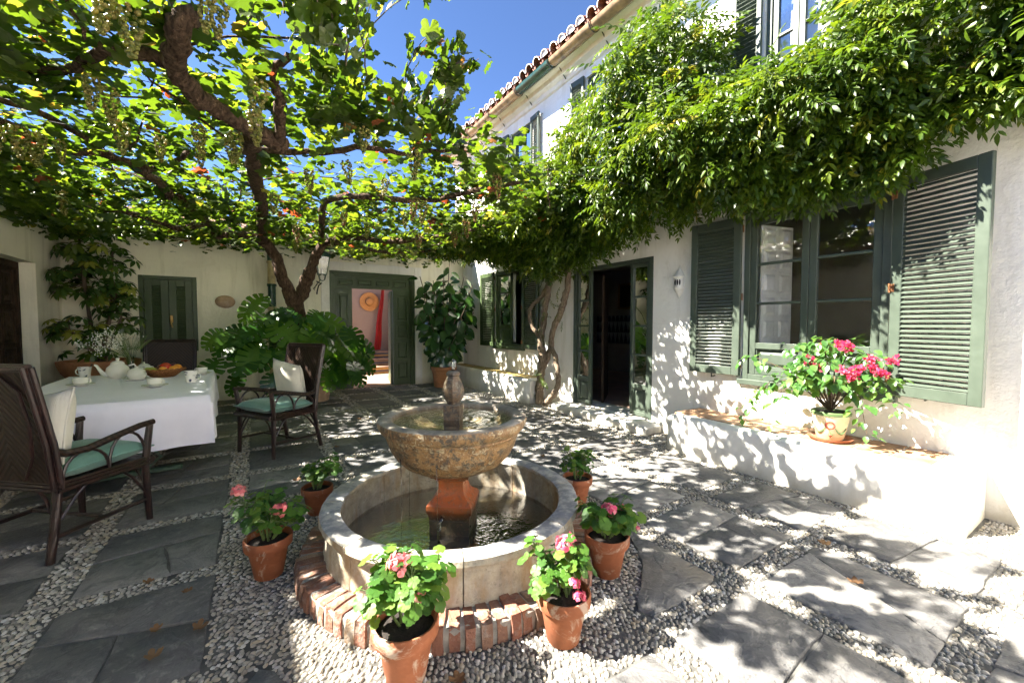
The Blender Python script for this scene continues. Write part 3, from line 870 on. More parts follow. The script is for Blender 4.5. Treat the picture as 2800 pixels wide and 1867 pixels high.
def raised_panel(F, u0, u1, z0, z1, d, parent, mat, name='panel', proud=0.018):
    """a framed field: moulding ring plus chamfered centre"""
    mb = MB()
    def ring(i, dd): return [F(u0 + i, z0 + i, dd), F(u1 - i, z0 + i, dd), F(u1 - i, z1 - i, dd), F(u0 + i, z1 - i, dd)]
    w = min(u1 - u0, z1 - z0)
    prof = [(0, d), (0, d - proud), (0.012, d - proud), (0.020, d + 0.004), (0.030, d + 0.004), (min(0.055, w * 0.3), d - proud * 0.8)]
    for i, dd in prof: mb.add(ring(i, dd), [])
    for k in range(len(prof) - 1):
        for e in range(4):
            e2 = (e + 1) % 4
            mb.f.append((k * 4 + e, k * 4 + e2, k * 4 + 4 + e2, k * 4 + 4 + e)); mb.m.append(0)
    b = (len(prof) - 1) * 4
    mb.f.append((b, b + 1, b + 2, b + 3)); mb.m.append(0)
    return mb.build(name, mat, parent, True, smooth=20)

slat_cache = {}
def louvre_shutter(parent, hinge, theta, w, z0, z1, mat, st=0.075, rail=0.085, sp=0.036, hinges=True, slat_tilt=38, mid=None):
    """louvred shutter hung at hinge (x,y), turned to direction theta; local x runs from the hinge"""
    h = z1 - z0
    mb = MB()
    mb.box(0, st, -0.018, 0.018, 0, h, 0.004); mb.box(w - st, w, -0.018, 0.018, 0, h, 0.004)
    mb.box(st + .0005, w - st - .0005, -0.017, 0.017, 0, rail, 0.004); mb.box(st + .0005, w - st - .0005, -0.017, 0.017, h - rail, h, 0.004)
    sh = mb.build('shutter', mat, parent)
    base = WL.get(parent.name, Vector((0, 0, 0)))
    sh.location = Vector((hinge[0], hinge[1], z0)) - base
    sh.rotation_euler = (0, 0, theta)
    key = (round(w - 2 * st, 3), mat.name)
    if key not in slat_cache:
        sb = MB(); sb.box(-(w - 2 * st) / 2 - 0.004, (w - 2 * st) / 2 + 0.004, -0.021, 0.021, -0.0035, 0.0035, 0.0015)
        slat_cache[key] = sb.mesh('slat', mat)
    k = int((h - 2 * rail) / sp)
    for i in range(k):
        o = link('slat', slat_cache[key], sh)
        o.location = (w / 2, 0, rail + sp * 0.5 + (h - 2 * rail - sp) * i / max(1, k - 1))
        o.rotation_euler = (R(slat_tilt + random.uniform(-3.5, 3.5)), R(random.uniform(-.35, .35)), 0)
    if hinges:
        for zz in (0.12, h * 0.5, h - 0.12):
            MB().tube([(0.0, -0.024, zz - .035), (0.0, -0.024, zz + .035)], 0.008, 6).box(-.004, .03, -.0215, -.0185, zz - .03, zz + .03).build('hinge', M['rust'], sh)
    return sh

def casement(parent, F, u0, u1, z0, z1, mat, d=0.0, cols=2, rows=3, sill_panel=0.0, frame_w=0.05, leaf_w=0.055, name='window'):
    """fixed frame; children: panes, glazing bars, foot panels"""
    mb = MB(); frame_boxes(mb, F, u0, u1, z0, z1, d, d + 0.09, frame_w)
    wn_ = mb.build(name, mat, parent, True)
    iu0, iu1, iz0, iz1 = u0 + frame_w, u1 - frame_w, z0 + frame_w, z1 - frame_w
    lw = (iu1 - iu0) / cols
    for c in range(cols):
        a, b = iu0 + lw * c + 0.002, iu0 + lw * (c + 1) - 0.002
        lm = MB(); frame_boxes(lm, F, a, b, iz0 + .002, iz1 - .002, d + 0.018, d + 0.062, leaf_w)
        zb = iz0 + leaf_w
        if sill_panel:
            wbox(lm, F, a + leaf_w + .0005, b - leaf_w - .0005, zb + sill_panel - leaf_w, zb + sill_panel, d + .019, d + .061)
        leaf = lm.build('casement_leaf', mat, wn_, True)
        if sill_panel:
            raised_panel(F, a + leaf_w, b - leaf_w, zb, zb + sill_panel - leaf_w, d + 0.05, wn_, mat)
            zb += sill_panel
        zt = iz1 - leaf_w; ph = (zt - zb) / rows
        for r_ in range(rows):
            p0, p1 = zb + ph * r_, zb + ph * (r_ + 1)
            pm_ = MB().add([F(a + leaf_w, p0, d + .042), F(b - leaf_w, p0, d + .042), F(b - leaf_w, p1, d + .042), F(a + leaf_w, p1, d + .042)], [(0, 1, 2, 3)])
            pm_.build('pane', M['glass'], wn_, True, smooth=0)
            if r_:
                wbox(MB(), F, a + leaf_w + .001, b - leaf_w - .001, p0 - .013, p0 + .013, d + .022, d + .058).build('glazing_bar', mat, wn_, True)
    return wn_

def panel_shutter(parent, hinge, theta, w, z0, z1, mat, cols=2, rows=6, name='inner_shutter'):
    """solid inside shutter with small raised fields"""
    h = z1 - z0
    sh = MB().box(0, w, -0.012, 0.012, 0, h, 0.003).build(name, mat, parent)
    sh.location = Vector((hinge[0], hinge[1], z0)) - WL.get(parent.name, Vector((0, 0, 0)))
    sh.rotation_euler = (0, 0, theta)
    pw = w / cols; ph = h / rows
    for c in range(cols):
        for r_ in range(rows):
            x0, x1, a, b = pw * c + .028, pw * (c + 1) - .028, ph * r_ + .028, ph * (r_ + 1) - .028
            mb = MB()
            for s_ in (-1, 1):
                y0, y1 = s_ * .0125, s_ * .026
                mb.add([(x0, y0, a), (x1, y0, a), (x1, y0, b), (x0, y0, b), (x0 + .025, y1, a + .025), (x1 - .025, y1, a + .025), (x1 - .025, y1, b - .025), (x0 + .025, y1, b - .025)],
                       [(0, 1, 5, 4), (1, 2, 6, 5), (2, 3, 7, 6), (3, 0, 4, 7), (4, 5, 6, 7)])
            mb.build('panel', mat, sh, smooth=20)
    return sh

# ------------------------------------------------------------ main house on the right
house = empty('main_house', (4.5, 3.5, 0), 'tall white house with green louvred shutters and clay tile eave behind the wisteria', 'house')
H_DOOR = (3.46, 4.98, 0.12, 2.21); H_WIN = (1.17, 2.32, 0.79, 2.46); H_WIN2 = (6.40, 7.42, 0.92, 2.42)
U_WINS = [(6.12, 6.85, 3.65, 4.98), (3.85, 4.72, 3.65, 5.02), (1.62, 2.18, 3.65, 4.98)]
wall_mesh(FR, -2.5, 9.4, -0.05, 5.42, [H_DOOR, H_WIN, H_WIN2] + U_WINS, 0.38, 0.17, 0.010).build('wall', M['plaster'], house, True, smooth=60)
# rooms behind the openings
rm = MB()
def room(mb, x0, x1, y0, y1, z0, z1, skip=()):
    V = [(x, y, z) for x in (x0, x1) for y in (y0, y1) for z in (z0, z1)]
    Fs = {'x0': (0, 1, 3, 2), 'x1': (4, 6, 7, 5), 'y0': (0, 4, 5, 1), 'y1': (2, 3, 7, 6), 'z0': (0, 2, 6, 4), 'z1': (1, 5, 7, 3)}
    return mb.add(V, [f for k, f in Fs.items() if k not in skip])
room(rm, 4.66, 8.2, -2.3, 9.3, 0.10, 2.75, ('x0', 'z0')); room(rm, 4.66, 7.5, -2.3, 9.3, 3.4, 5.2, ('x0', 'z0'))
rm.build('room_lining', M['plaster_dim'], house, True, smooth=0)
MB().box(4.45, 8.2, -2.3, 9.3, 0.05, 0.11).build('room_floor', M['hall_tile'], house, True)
MB().box(4.45, 7.5, -2.3, 9.3, 3.3, 3.4).build('upper_floor', M['wood_dark'], house, True)
MB().box(8.10, 8.19, 4.2, 8.4, 0.85, 1.58).build('tile_panel', M['tri_tile'], house, True)
pc = MB(); frame_boxes(pc, lambda u, z, d: (8.12 + d, u, z), 7.15, 7.65, 1.75, 2.40, 0, 0.05, 0.05)
pf = pc.build('picture_frame', M['gold'], house, True)
MB().box(8.14, 8.16, 7.205, 7.595, 1.805, 2.345).build('canvas', M['black'], pf, True)
# step and threshold before the door
st = MB()
st.box(3.98, 4.31, 3.30, 5.15, -0.02, 0.115, 0.03)
st.box(4.305, 4.6, 3.465, 4.975, 0.06, 0.122, 0.004)
st.build('door_step', M['plaster'], house, True)
# french door
dm = MB(); frame_boxes(dm, FR, 3.46, 4.98, 0.122, 2.21, -0.006, 0.12, 0.055, bottom=False)
door = dm.build('door_frame', M['green'], house, True)
def glazed_leaf(parent, F, u0, u1, z0, z1, d, mat, rows=4, foot=0.36, s=0.05):
    lm = MB(); frame_boxes(lm, F, u0, u1, z0, z1, d, d + .045, s)
    wbox(lm, F, u0 + s + .0005, u1 - s - .0005, z0 + foot, z0 + foot + .06, d + .001, d + .044)
    leaf = lm.build('door_leaf', mat, parent, True)
    raised_panel(F, u0 + s, u1 - s, z0 + s, z0 + foot, d + .03, leaf, mat)
    zb = z0 + foot + .06; zt = z1 - s; ph = (zt - zb) / rows
    for r_ in range(rows):
        a, b = zb + ph * r_, zb + ph * (r_ + 1)
        MB().add([F(u0 + s, a, d + .022), F(u1 - s, a, d + .022), F(u1 - s, b, d + .022), F(u0 + s, b, d + .022)], [(0, 1, 2, 3)]).build('pane', M['glass'], leaf, True, smooth=0)
        if r_: wbox(MB(), F, u0 + s + .001, u1 - s - .001, a - .013, a + .013, d + .003, d + .042).build('glazing_bar', mat, leaf, True)
    return leaf
glazed_leaf(house, FR, 4.60, 4.92, 0.14, 2.15, 0.012, M['green'])
glazed_leaf(house, FR, 3.52, 3.84, 0.14, 2.15, 0.012, M['green'])
idr = MB().box(0, 0.80, -0.02, 0.02, 0, 1.98, 0.004).build('inner_door', M['wood_dark'], house)
idr.location = Vector((4.62, 4.66, 0.125)) - WL[house.name]; idr.rotation_euler = (0, 0, R(40))
# ground floor window with foot panels
casement(house, FR, *H_WIN, M['green'], d=-0.012, cols=2, rows=3, sill_panel=0.26, frame_w=0.055, leaf_w=0.06)
sl = MB(); wbox(sl, FR, 1.10, 2.36, 0.735, 0.792, -0.045, 0.10, 0.006); sl.build('window_sill', M['green'], house, True)
lt = MB(); wbox(lt, FR, 1.12, 2.38, 2.462, 2.52, -0.035, 0.02, 0.008); lt.build('window_head', M['green'], house, True)
louvre_shutter(house, (4.262, 2.335), R(93), 0.545, 0.82, 2.45, M['green'])
louvre_shutter(house, (4.255, 1.150), R(-90 - 19), 0.565, 0.80, 2.47, M['green'])
panel_shutter(house, (4.42, 2.22), R(-14), 0.42, 0.95, 2.36, M['white_paint'])
panel_shutter(house, (4.42, 1.27), R(14), 0.42, 0.95, 2.36, M['white_paint'])
for yy in (2.62, 0.93):
    MB().tube([(4.30, yy, .79), (4.235, yy, .785), (4.232, yy, .83)], 0.008, 6).build('shutter_catch', M['iron'], house, True)
# window beyond the wisteria trunk
mb = MB(); frame_boxes(mb, FR, *H_WIN2, -0.01, 0.1, 0.05)
w2 = mb.build('window', M['green_b'], house, True)
lf = MB(); frame_boxes(lf, FR, 6.86, 7.36, 0.97, 2.36, 0.02, 0.06, 0.05); wbox(lf, FR, 6.912, 7.308, 1.28, 1.34, .021, .059)
lf.build('casement_leaf', M['green_b'], w2, True)
raised_panel(FR, 6.91, 7.31, 1.02, 1.28, 0.05, w2, M['green_b'])
for k in range(3):
    a, b = 1.34 + .323 * k, 1.34 + .323 * (k + 1)
    MB().add([FR(6.91, a, .04), FR(7.31, a, .04), FR(7.31, b, .04), FR(6.91, b, .04)], [(0, 1, 2, 3)]).build('pane', M['glass'], w2, True, smooth=0)
    if k: wbox(MB(), FR, 6.911, 7.309, a - .013, a + .013, .022, .058).build('glazing_bar', M['green_b'], w2, True)
panel_shutter(house, (4.44, 7.34), R(-88), 0.43, 1.0, 2.36, M['white_paint'], 2, 6)
panel_shutter(house, (4.40, 6.46), R(60), 0.40, 1.0, 2.36, M['white_paint'], 2, 6)
sl = MB(); wbox(sl, FR, 6.34, 7.48, 0.86, 0.918, -0.06, 0.10, 0.006); sl.build('window_sill', M['green_b'], house, True)
louvre_shutter(house, (4.262, 7.44), R(92), 0.56, 0.90, 2.43, M['green_b'])
louvre_shutter(house, (4.262, 6.385), R(-93), 0.56, 0.90, 2.43, M['green_b'])
# upper windows
for i, U in enumerate(U_WINS):
    casement(house, FR, *U, M['green'], d=0.03, cols=2, rows=3, frame_w=0.05, leaf_w=0.05)
    panel = MB(); panel.box(4.46, 4.47, U[0] + .02, U[0] + .26, U[2], U[3]); panel.box(4.46, 4.47, U[1] - .26, U[1] - .02, U[2], U[3])
    panel.build('curtain', M['curtain'], house, True)
    a1, a2 = [(5, 5), (4, 5), (5, 6)][i]
    louvre_shutter(house, (4.26, U[1] + .01), R(90 + a1), 0.28, U[2], U[3] + .02, M['white_paint'] if i == 9 else M['green'], st=0.045, sp=0.042, hinges=False)
    louvre_shutter(house, (4.26, U[0] - .01), R(-90 - a2), 0.28, U[2], U[3] + .02, M['green'], st=0.045, sp=0.042, hinges=False)
# cornice, gutter of glazed pipe lengths, iron straps and eave tiles
cp = [(4.3, 5.16), (4.26, 5.17), (4.24, 5.22), (4.17, 5.25), (4.15, 5.31), (4.08, 5.34), (4.06, 5.42), (4.3, 5.425)]
cm_ = MB()
for yy in (-2.5, 9.4): cm_.add([(x, yy, z) for x, z in cp], [])
K = len(cp)
for k in range(K - 1): cm_.f.append((k, k + 1, K + k + 1, K + k)); cm_.m.append(0)
cm_.build('cornice', M['plaster'], house, True, smooth=0)
gy0 = -0.4; k = 0
while gy0 < 9.3:
    L_ = 0.92
    mb = MB(); prof = []
    for s_, rad in ((0, .085), (1, .073)):
        for e in (gy0, gy0 + L_ - 0.012):
            rr_ = rad + (0.007 if e == gy0 else 0)
            prof.append([(3.965 + rr_ * math.cos(PI + PI * q / 8), e, 5.365 + rr_ * math.sin(PI + PI * q / 8)) for q in range(9)])
    for ring in prof: mb.add(ring, [])
    for q in range(8):
        mb.f.append((q, q + 1, 9 + q + 1, 9 + q)); mb.m.append(0)
        mb.f.append((18 + q, 27 + q, 27 + q + 1, 18 + q + 1)); mb.m.append(0)
    for q, a in ((0, 0), (8, 0)):
        mb.f.append((q, 9 + q, 27 + q, 18 + q)); mb.m.append(0)
    for q in range(8):
        mb.f.append((q, 18 + q, 19 + q, q + 1)); mb.m.append(0)
    mb.build('gutter_length', M['gut_green'] if k % 4 == 2 else M['gut_brown'], house, True)
    MB().tube([(3.965 + .094 * math.cos(PI * q / 10 + PI), gy0 + .02, 5.365 + .094 * math.sin(PI * q / 10 + PI)) for q in range(11)] + [(4.12, gy0 + .02, 5.33), (4.25, gy0 + .02, 5.19)], 0.009, 5).build('gutter_strap', M['iron'], house, True)
    gy0 += L_; k += 1
# roof slope under the tiles
roof = MB().add([(3.99, -2.5, 5.46), (3.99, 9.4, 5.46), (8.5, 9.4, 7.2), (8.5, -2.5, 7.2), (3.99, -2.5, 5.43), (3.99, 9.4, 5.43)], [(0, 3, 2, 1), (0, 1, 5, 4)]).build('roof', M['roof'], house, True, smooth=0)
tm = []
for vtx in range(4):
    mb = MB(); Lt = 0.45
    rings = []
    for (yy, r0) in ((0.0, .088), (Lt, .070)):
        for rad in (r0, r0 - .014):
            rings.append([(yy, rad * math.cos(PI * q / 8), rad * math.sin(PI * q / 8)) for q in range(9)])
    for ring in rings: mb.add(ring, [])
    for q in range(8):
        mb.f.append((q, q + 1, 19 + q, 18 + q)); mb.m.append(0)
        mb.f.append((9 + q, 27 + q, 28 + q, 10 + q)); mb.m.append(0)
        mb.f.append((q, 9 + q, 10 + q, q + 1)); mb.m.append(1)
    # lime plug closing the mouth of the tile
    mb.cm = 1; mb.add([(0.012, .074 * math.cos(PI * q / 8), .074 * math.sin(PI * q / 8)) for q in range(9)], [tuple(range(9))]) if vtx % 2 else None
    tm.append(mb.mesh('roof_tile', [M['roof'], M['roof_white']]))
for k in range(46):
    for row in range(2):
        o = link('roof_tile', tm[random.randrange(4)], roof)
        o.location = (3.90 + row * .36 + random.uniform(-.01, .01), -0.3 + k * 0.205 + random.uniform(-.008, .008), 5.475 + row * .145)
        o.rotation_euler = (0, R(-21), 0)
cav = MB()
for k in range(47):
    yy = -0.4 + k * .205
    cav.add([(3.93, yy - .06, 5.475), (3.93, yy + .06, 5.475), (3.93, yy + .03, 5.43), (3.93, yy - .03, 5.43), (4.4, yy - .06, 5.66), (4.4, yy + .06, 5.66), (4.4, yy + .03, 5.615), (4.4, yy - .03, 5.615)],
            [(0, 1, 2, 3), (0, 3, 7, 4), (3, 2, 6, 7), (2, 1, 5, 6)])
cav.build('channel_tiles', M['roof'], roof, True, smooth=0)
# ceramic vent lantern on the house wall
wl = empty('wall_lantern', (4.3, 3.08, 1.66), 'white ceramic half lantern fixed to the sunlit wall beside the door', 'wall lamp'); wl.scale = (1.12,) * 3
mb = MB()
pr = [(0.004, 0.0), (0.018, .015), (0.03, .05), (0.055, .085), (.065, .10), (.066, .115), (.054, .118), (.054, .21), (.068, .215), (.072, .228), (.06, .24), (.036, .285), (.016, .31), (.014, .325), (.006, .345)]
mb.lathe(pr, 14, a0=PI / 2, a1=3 * PI / 2).build('lantern_body', M['white_ceramic'], wl)
for a in (-0.62, -0.2, 0.2, 0.62):
    x, y = -.0545 * math.cos(a), .0545 * math.sin(a)
    t_ = Matrix.Translation((x, y, .165)) @ Matrix.Rotation(-a, 4, 'Z')
    mm = MB().add([t_ @ Vector((-.0015, .009 * math.cos(q * PI / 6), .032 * math.sin(q * PI / 6))) for q in range(12)], [tuple(range(12))])
    mm.build('slot', M['black'], wl, smooth=0)
MB().box(4.292, 4.302, 4.99, 5.05, 1.72, 1.77, .002).build('bell_plate', M['white_ceramic'], house, True)
# ------------------------------------------------------------ gate range at the back
gate_house = empty('gate_building', (2.3, 9.2, 0), 'low white building at the back with a big green panelled gate', 'building')
GATE = (1.34, 3.10, -0.04, 2.44)
wall_mesh(FB, 0.22, 4.30, -0.05, 2.98, [GATE], 0.40, 0.18, 0.010).build('wall', M['plaster_b'], gate_house, True, smooth=60)
sr = MB()
wbox(sr, FB, 1.18, 1.338, 0.0, 2.62, -0.03, 0.0, .006); wbox(sr, FB, 3.102, 3.26, 0.0, 2.62, -0.03, 0.0, .006); wbox(sr, FB, 1.339, 3.101, 2.442, 2.62, -0.028, 0.0, .006)
sr.build('gate_surround', M['plaster'], gate_house, True)
gm = MB()
for (w_, d_) in ((0.0, -0.012), (0.035, 0.008), (0.062, 0.026)):
    a, b, zt = GATE[0] + w_, GATE[1] - w_, GATE[3] - w_
    t_ = 0.036
    wbox(gm, FB, a, a + t_, 0, zt, d_, 0.14); wbox(gm, FB, b - t_, b, 0, zt, d_, 0.14); wbox(gm, FB, a + t_ + .0005, b - t_ - .0005, zt - t_, zt, d_ + .001, 0.139)
gfr = gm.build('gate_frame', M['green_b'], gate_house, True)
G0, G1, GT = 1.438, 3.002, 2.342
OP = (1.78, 2.63, 2.10)
gl = MB()
wbox(gl, FB, G0, OP[0], 0.01, OP[2], 0.055, 0.10); wbox(gl, FB, OP[1], G1, 0.01, OP[2], 0.055, 0.10); wbox(gl, FB, G0, G1, OP[2] + .0005, GT, 0.055, 0.10)
gate = gl.build('gate', M['green_b'], gate_house, True)
for k in range(4):
    a = G0 + .06 + k * (G1 - G0 - .06) / 4
    raised_panel(FB, a, a + (G1 - G0 - .06) / 4 - .07, OP[2] + .055, GT - .05, 0.055, gate, M['green_b'])
for (a, b) in ((G0 + .06, OP[0] - .07), (OP[1] + .07, G1 - .06)):
    zz = [0.12, 0.56, 1.02, 1.40, 2.03]
    for z0_, z1_ in zip(zz[:-1], zz[1:]):
        raised_panel(FB, a, b, z0_ + .02, z1_ - .04, 0.055, gate, M['green_b'])
wk = MB().box(0, 0.82, -0.025, 0.025, 0, 2.07, 0.004).build('wicket_door', M['green_b'], gate_house)
wk.location = Vector((2.62, 9.14, .015)) - WL[gate_house.name]; wk.rotation_euler = (0, 0, R(78))
# hall behind the gate: tiled floor, pink walls, steps, window, unseen openings added above and beside to light it
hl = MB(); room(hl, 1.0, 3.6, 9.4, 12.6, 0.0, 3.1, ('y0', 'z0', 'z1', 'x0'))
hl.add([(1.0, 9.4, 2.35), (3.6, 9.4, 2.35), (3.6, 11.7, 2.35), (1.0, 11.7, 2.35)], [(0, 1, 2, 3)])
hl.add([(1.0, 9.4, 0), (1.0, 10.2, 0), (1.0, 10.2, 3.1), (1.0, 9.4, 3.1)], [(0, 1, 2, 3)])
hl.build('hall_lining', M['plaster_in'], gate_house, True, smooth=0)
k = 0
ht = {}
for i in range(9):
    for j in range(11):
        x0_, y0_ = 1.0 + i * .29, 9.06 + j * .30
        o = MB().box(x0_ + .004, x0_ + .286, y0_ + .004, y0_ + .296, -0.02, 0.012 + random.uniform(0, .003), .003).build('floor_tile', M['hall_tile'], gate_house, True)
for k in range(3):
    MB().box(2.35, 3.58, 11.35 + k * .32, 12.58, 0.012 + k * .185, 0.19 + k * .185).build('step_riser', M['blue_tile'], gate_house, True)
    MB().box(2.33, 3.59, 11.33 + k * .32, 12.59, 0.1905 + k * .185, 0.2 + k * .185).build('step_tread', M['hall_tile'], gate_house, True)
iw = MB(); frame_boxes(iw, lambda u, z, d: (u, 12.5 + d, z), 1.72, 2.28, 0.72, 1.98, 0, .05, .05); wbox(iw, lambda u, z, d: (u, 12.5 + d, z), 1.985, 2.015, .77, 1.93, .001, .04)
wbox(iw, lambda u, z, d: (u, 12.5 + d, z), 1.771, 2.229, 1.33, 1.36, .002, .039); wbox(iw, lambda u, z, d: (u, 12.5 + d, z), 1.771, 2.229, 1.64, 1.67, .002, .039)
iwo = iw.build('hall_window', M['white_paint'], gate_house, True)
MB().add([(1.76, 12.53, .76), (2.24, 12.53, .76), (2.24, 12.53, 1.94), (1.76, 12.53, 1.94)], [(0, 1, 2, 3)]).build('pane', M['curtain'], iwo, True, smooth=0)
hat = empty('straw_hat', (2.95, 12.55, 2.02), 'wide straw hat hanging on the pink wall inside the gate', 'hat')
mb = MB(); mb.lathe([(.005, -.10), (.07, -.098), (.105, -.07), (.115, -.012), (.20, -.016), (.27, -.008), (.275, -.002), (.20, -.004), (.115, 0.0)], 24)
mb.xf(Matrix.Rotation(R(-90), 4, 'X'))
mb.build('brim_and_crown', M['straw'], hat)
MB().lathe([(.109, -.055), (.1165, -.03), (.1175, -.013)], 24).xf(Matrix.Rotation(R(-90), 4, 'X')).build('hat_band', M['wood_warm'], hat)
h2 = empty('dark_hat', (2.02, 12.56, 2.35), 'dark woven hat on the wall above the hall window inside the gate', 'hat')
MB().lathe([(.005, -.05), (.06, -.048), (.09, -.01), (.22, -.012), (.23, -.004), (.09, 0.0)], 20).xf(Matrix.Rotation(R(-90), 4, 'X')).build('brim_and_crown', M['wood_dark'], h2)
rc = MB(); pts_ = []
for i in range(9):
    zz = 0.6 + 2.0 * i / 8
    wv = 0.03 * math.sin(i * 1.3)
    hw = 0.10 - 0.06 * i / 8
    pts_.append([(3.12 + .22 * i / 8 + (q - 3) / 3 * hw + wv * .4, 12.42 + .03 * math.sin(q * 1.9 + i * .4), zz) for q in range(7)])
for row in pts_: rc.add(row, [])
for i in range(8):
    for q in range(6):
        rc.f.append((i * 7 + q, i * 7 + q + 1, i * 7 + 8 + q, i * 7 + 7 + q)); rc.m.append(0)
tag(rc.build('red_hanging', M['red_cloth'], smooth=180), 'long red cloth hanging in the hall behind the gate', 'cloth')
# roof of the back range with eave tiles and glazed gutter
rf = MB().add([(-2.7, 8.62, 2.99), (4.30, 8.62, 2.99), (4.30, 10.4, 3.55), (-2.7, 10.4, 3.55), (-2.7, 8.62, 2.96), (4.30, 8.62, 2.96)], [(0, 1, 2, 3), (4, 5, 1, 0)])
broof = rf.build('roof', M['roof'], gate_house, True, smooth=0)
for k in range(32):
    o = link('roof_tile', tm[random.randrange(4)], broof)
    o.location = (-2.5 + k * .21, 8.55 + random.uniform(-.01, .01), 3.0); o.rotation_euler = (R(17), 0, R(90))
x_ = -2.3; k = 0
gtm = {}
for nm in ('gut_green', 'gut_cream', 'gut_brown'):
    mb = MB(); n_ = 8
    for e in (0, .60):
        for rad in (.075, .064):
            mb.add([(e, rad * math.cos(PI + PI * q / n_), rad * math.sin(PI + PI * q / n_)) for q in range(n_ + 1)], [])
    for q in range(n_):
        mb.f += [(q, q + 1, 18 + q + 1, 18 + q), (9 + q, 27 + q, 28 + q, 10 + q), (q, 9 + q, 10 + q, q + 1), (18 + q, 19 + q, 28 + q, 27 + q)]; mb.m += [0] * 4
    gtm[nm] = mb.mesh('gutter_length', M[nm])
while x_ < 4.1:
    o = link('gutter_length', gtm[('gut_cream', 'gut_green', 'gut_brown')[k % 3]], gate_house, False)
    o.location = Vector((x_, 8.54, 2.965)) - WL[gate_house.name]
    x_ += .61; k += 1
# ------------------------------------------------------------ low range with shuttered window
low = empty('low_building', (-1.2, 9.0, 0), 'low shaded white building at the back left with a small closed green shutter window', 'building')
LW = (-1.53, -0.78, 0.90, 2.15)
wall_mesh(FW, -2.42, 0.0, -0.05, 2.98, [LW], 0.3, 0.17, 0.012).build('wall', M['plaster_b'], low, True, smooth=60)
MB().add([(0.0, 8.85, -.05), (0.225, 8.995, -.05), (.225, 8.995, 2.96), (0.0, 8.85, 2.96)], [(0, 1, 2, 3)]).build('wall_return', M['plaster_b'], low, True, smooth=0)
mb = MB(); frame_boxes(mb, FW, *LW, -0.02, 0.08, 0.06); wbox(mb, FW, -1.469, -.841, .961, 2.089, .036, .06)
lwf = mb.build('shuttered_window', M['green_b'], low, True)
for (a, b) in ((-1.466, -1.158), (-1.152, -.844)):
    lm = MB(); frame_boxes(lm, FW, a, b, .964, 2.086, 0.0, 0.035, 0.098)
    lm.build('shutter_leaf', M['green_b'], lwf, True)
    for k in range(26):
        zz = 1.066 + k * .0365
        s_ = MB(); s_.obox(Matrix.Translation(FW((a + b) / 2, zz, .018)) @ Matrix.Rotation(R(40), 4, 'X'), (b - a) / 2 - .096, .019, .0035, .001)
        s_.build('slat', M['green_b'], lwf, True)
MB().box(-1.145, -1.105, 8.82, 8.85, 1.38, 1.50, .004).tube([(-1.125, 8.83, 1.42), (-1.125, 8.80, 1.42), (-1.125, 8.79, 1.36), (-1.11, 8.79, 1.30)], .011, 7).build('brass_handle', M['brass'], lwf, True)
orn = empty('wall_ornament', (-0.385, 8.85, 1.62), 'round brown fossil like clay ornament on the shaded white wall by the monstera', 'wall ornament')
mb = MB(); mb.lathe([(.004, .085), (.05, .08), (.10, .06), (.128, .025), (.132, 0.0)], 20)
mb.xf(Matrix.Rotation(R(90), 4, 'X') @ Matrix.Scale(1.12, 4, (1, 0, 0)) @ Matrix.Scale(.85, 4, (0, 1, 0)))
mb.xf(Matrix.Translation((0, -.001, .13)))
mb.build('shell', M['terracotta_pale'], orn)
MB().tube([(.10 * math.cos(a) * (1 - a / 14), -.055 - .02 * a / 9, .13 + .085 * math.sin(a) * (1 - a / 14)) for a in [i * .35 for i in range(27)]], .011, 6).build('coil', M['terracotta_pale'], orn)
tag(MB().box(-.182, -.142, 8.838, 8.851, .55, .62, .004).build('wall_socket', M['black']), 'small dark electric socket low on the shaded white wall', 'socket')
dp = empty('drainpipe', (0.33, 8.83, 0), 'round clay drainpipe with green and patterned lengths in the back corner', 'drainpipe')
zz = 0.0; k = 0
while zz < 2.85:
    L_ = .42
    MB().lathe([(.065, zz), (.065, zz + L_ - .05), (.078, zz + L_ - .045), (.078, zz + L_ - .004)], 14, capb=True, capt=True).build('pipe_length', M['gut_cream'] if k % 2 else M['gut_green'], dp)
    zz += L_; k += 1
# ------------------------------------------------------------ left house with carved door
lh = empty('left_house', (-2.6, 3.5, 0), 'white house on the left edge with a recessed dark carved door', 'house')
LD = (6.75, 8.0, -0.04, 2.16)
wall_mesh(FL, -4.0, 8.86, -0.05, 3.05, [LD], 0.30, 0.22, 0.010).build('wall', M['plaster_b'], lh, True, smooth=60)
MB().add([(-2.33, -4, 3.02), (-2.33, 8.9, 3.02), (-5.2, 8.9, 3.9), (-5.2, -4, 3.9), (-2.33, -4, 2.98), (-2.33, 8.9, 2.98)], [(0, 1, 2, 3), (0, 4, 5, 1)]).build('roof', M['roof'], lh, True, smooth=0)
MB().box(-2.4, 4.3, -4.3, -4.0, -.05, 3.3).box(-2.4, 4.3, -4.6, -4.301, 3.3, 3.4).build('bounce_wing', M['plaster'], lh, True)  # unseen wing added behind the camera to bounce sunlight into the shade
mb = MB(); wbox(mb, FL, 6.76, 7.99, 0.0, 2.15, .19, .25, .004)
ld = mb.build('carved_door', M['wood_dark'], lh, True)
fb_ = MB(); frame_boxes(fb_, FL, 6.752, 7.998, 0.0, 2.158, .15, .26, .07, bottom=False); fb_.build('door_frame', M['wood_dark'], lh, True)
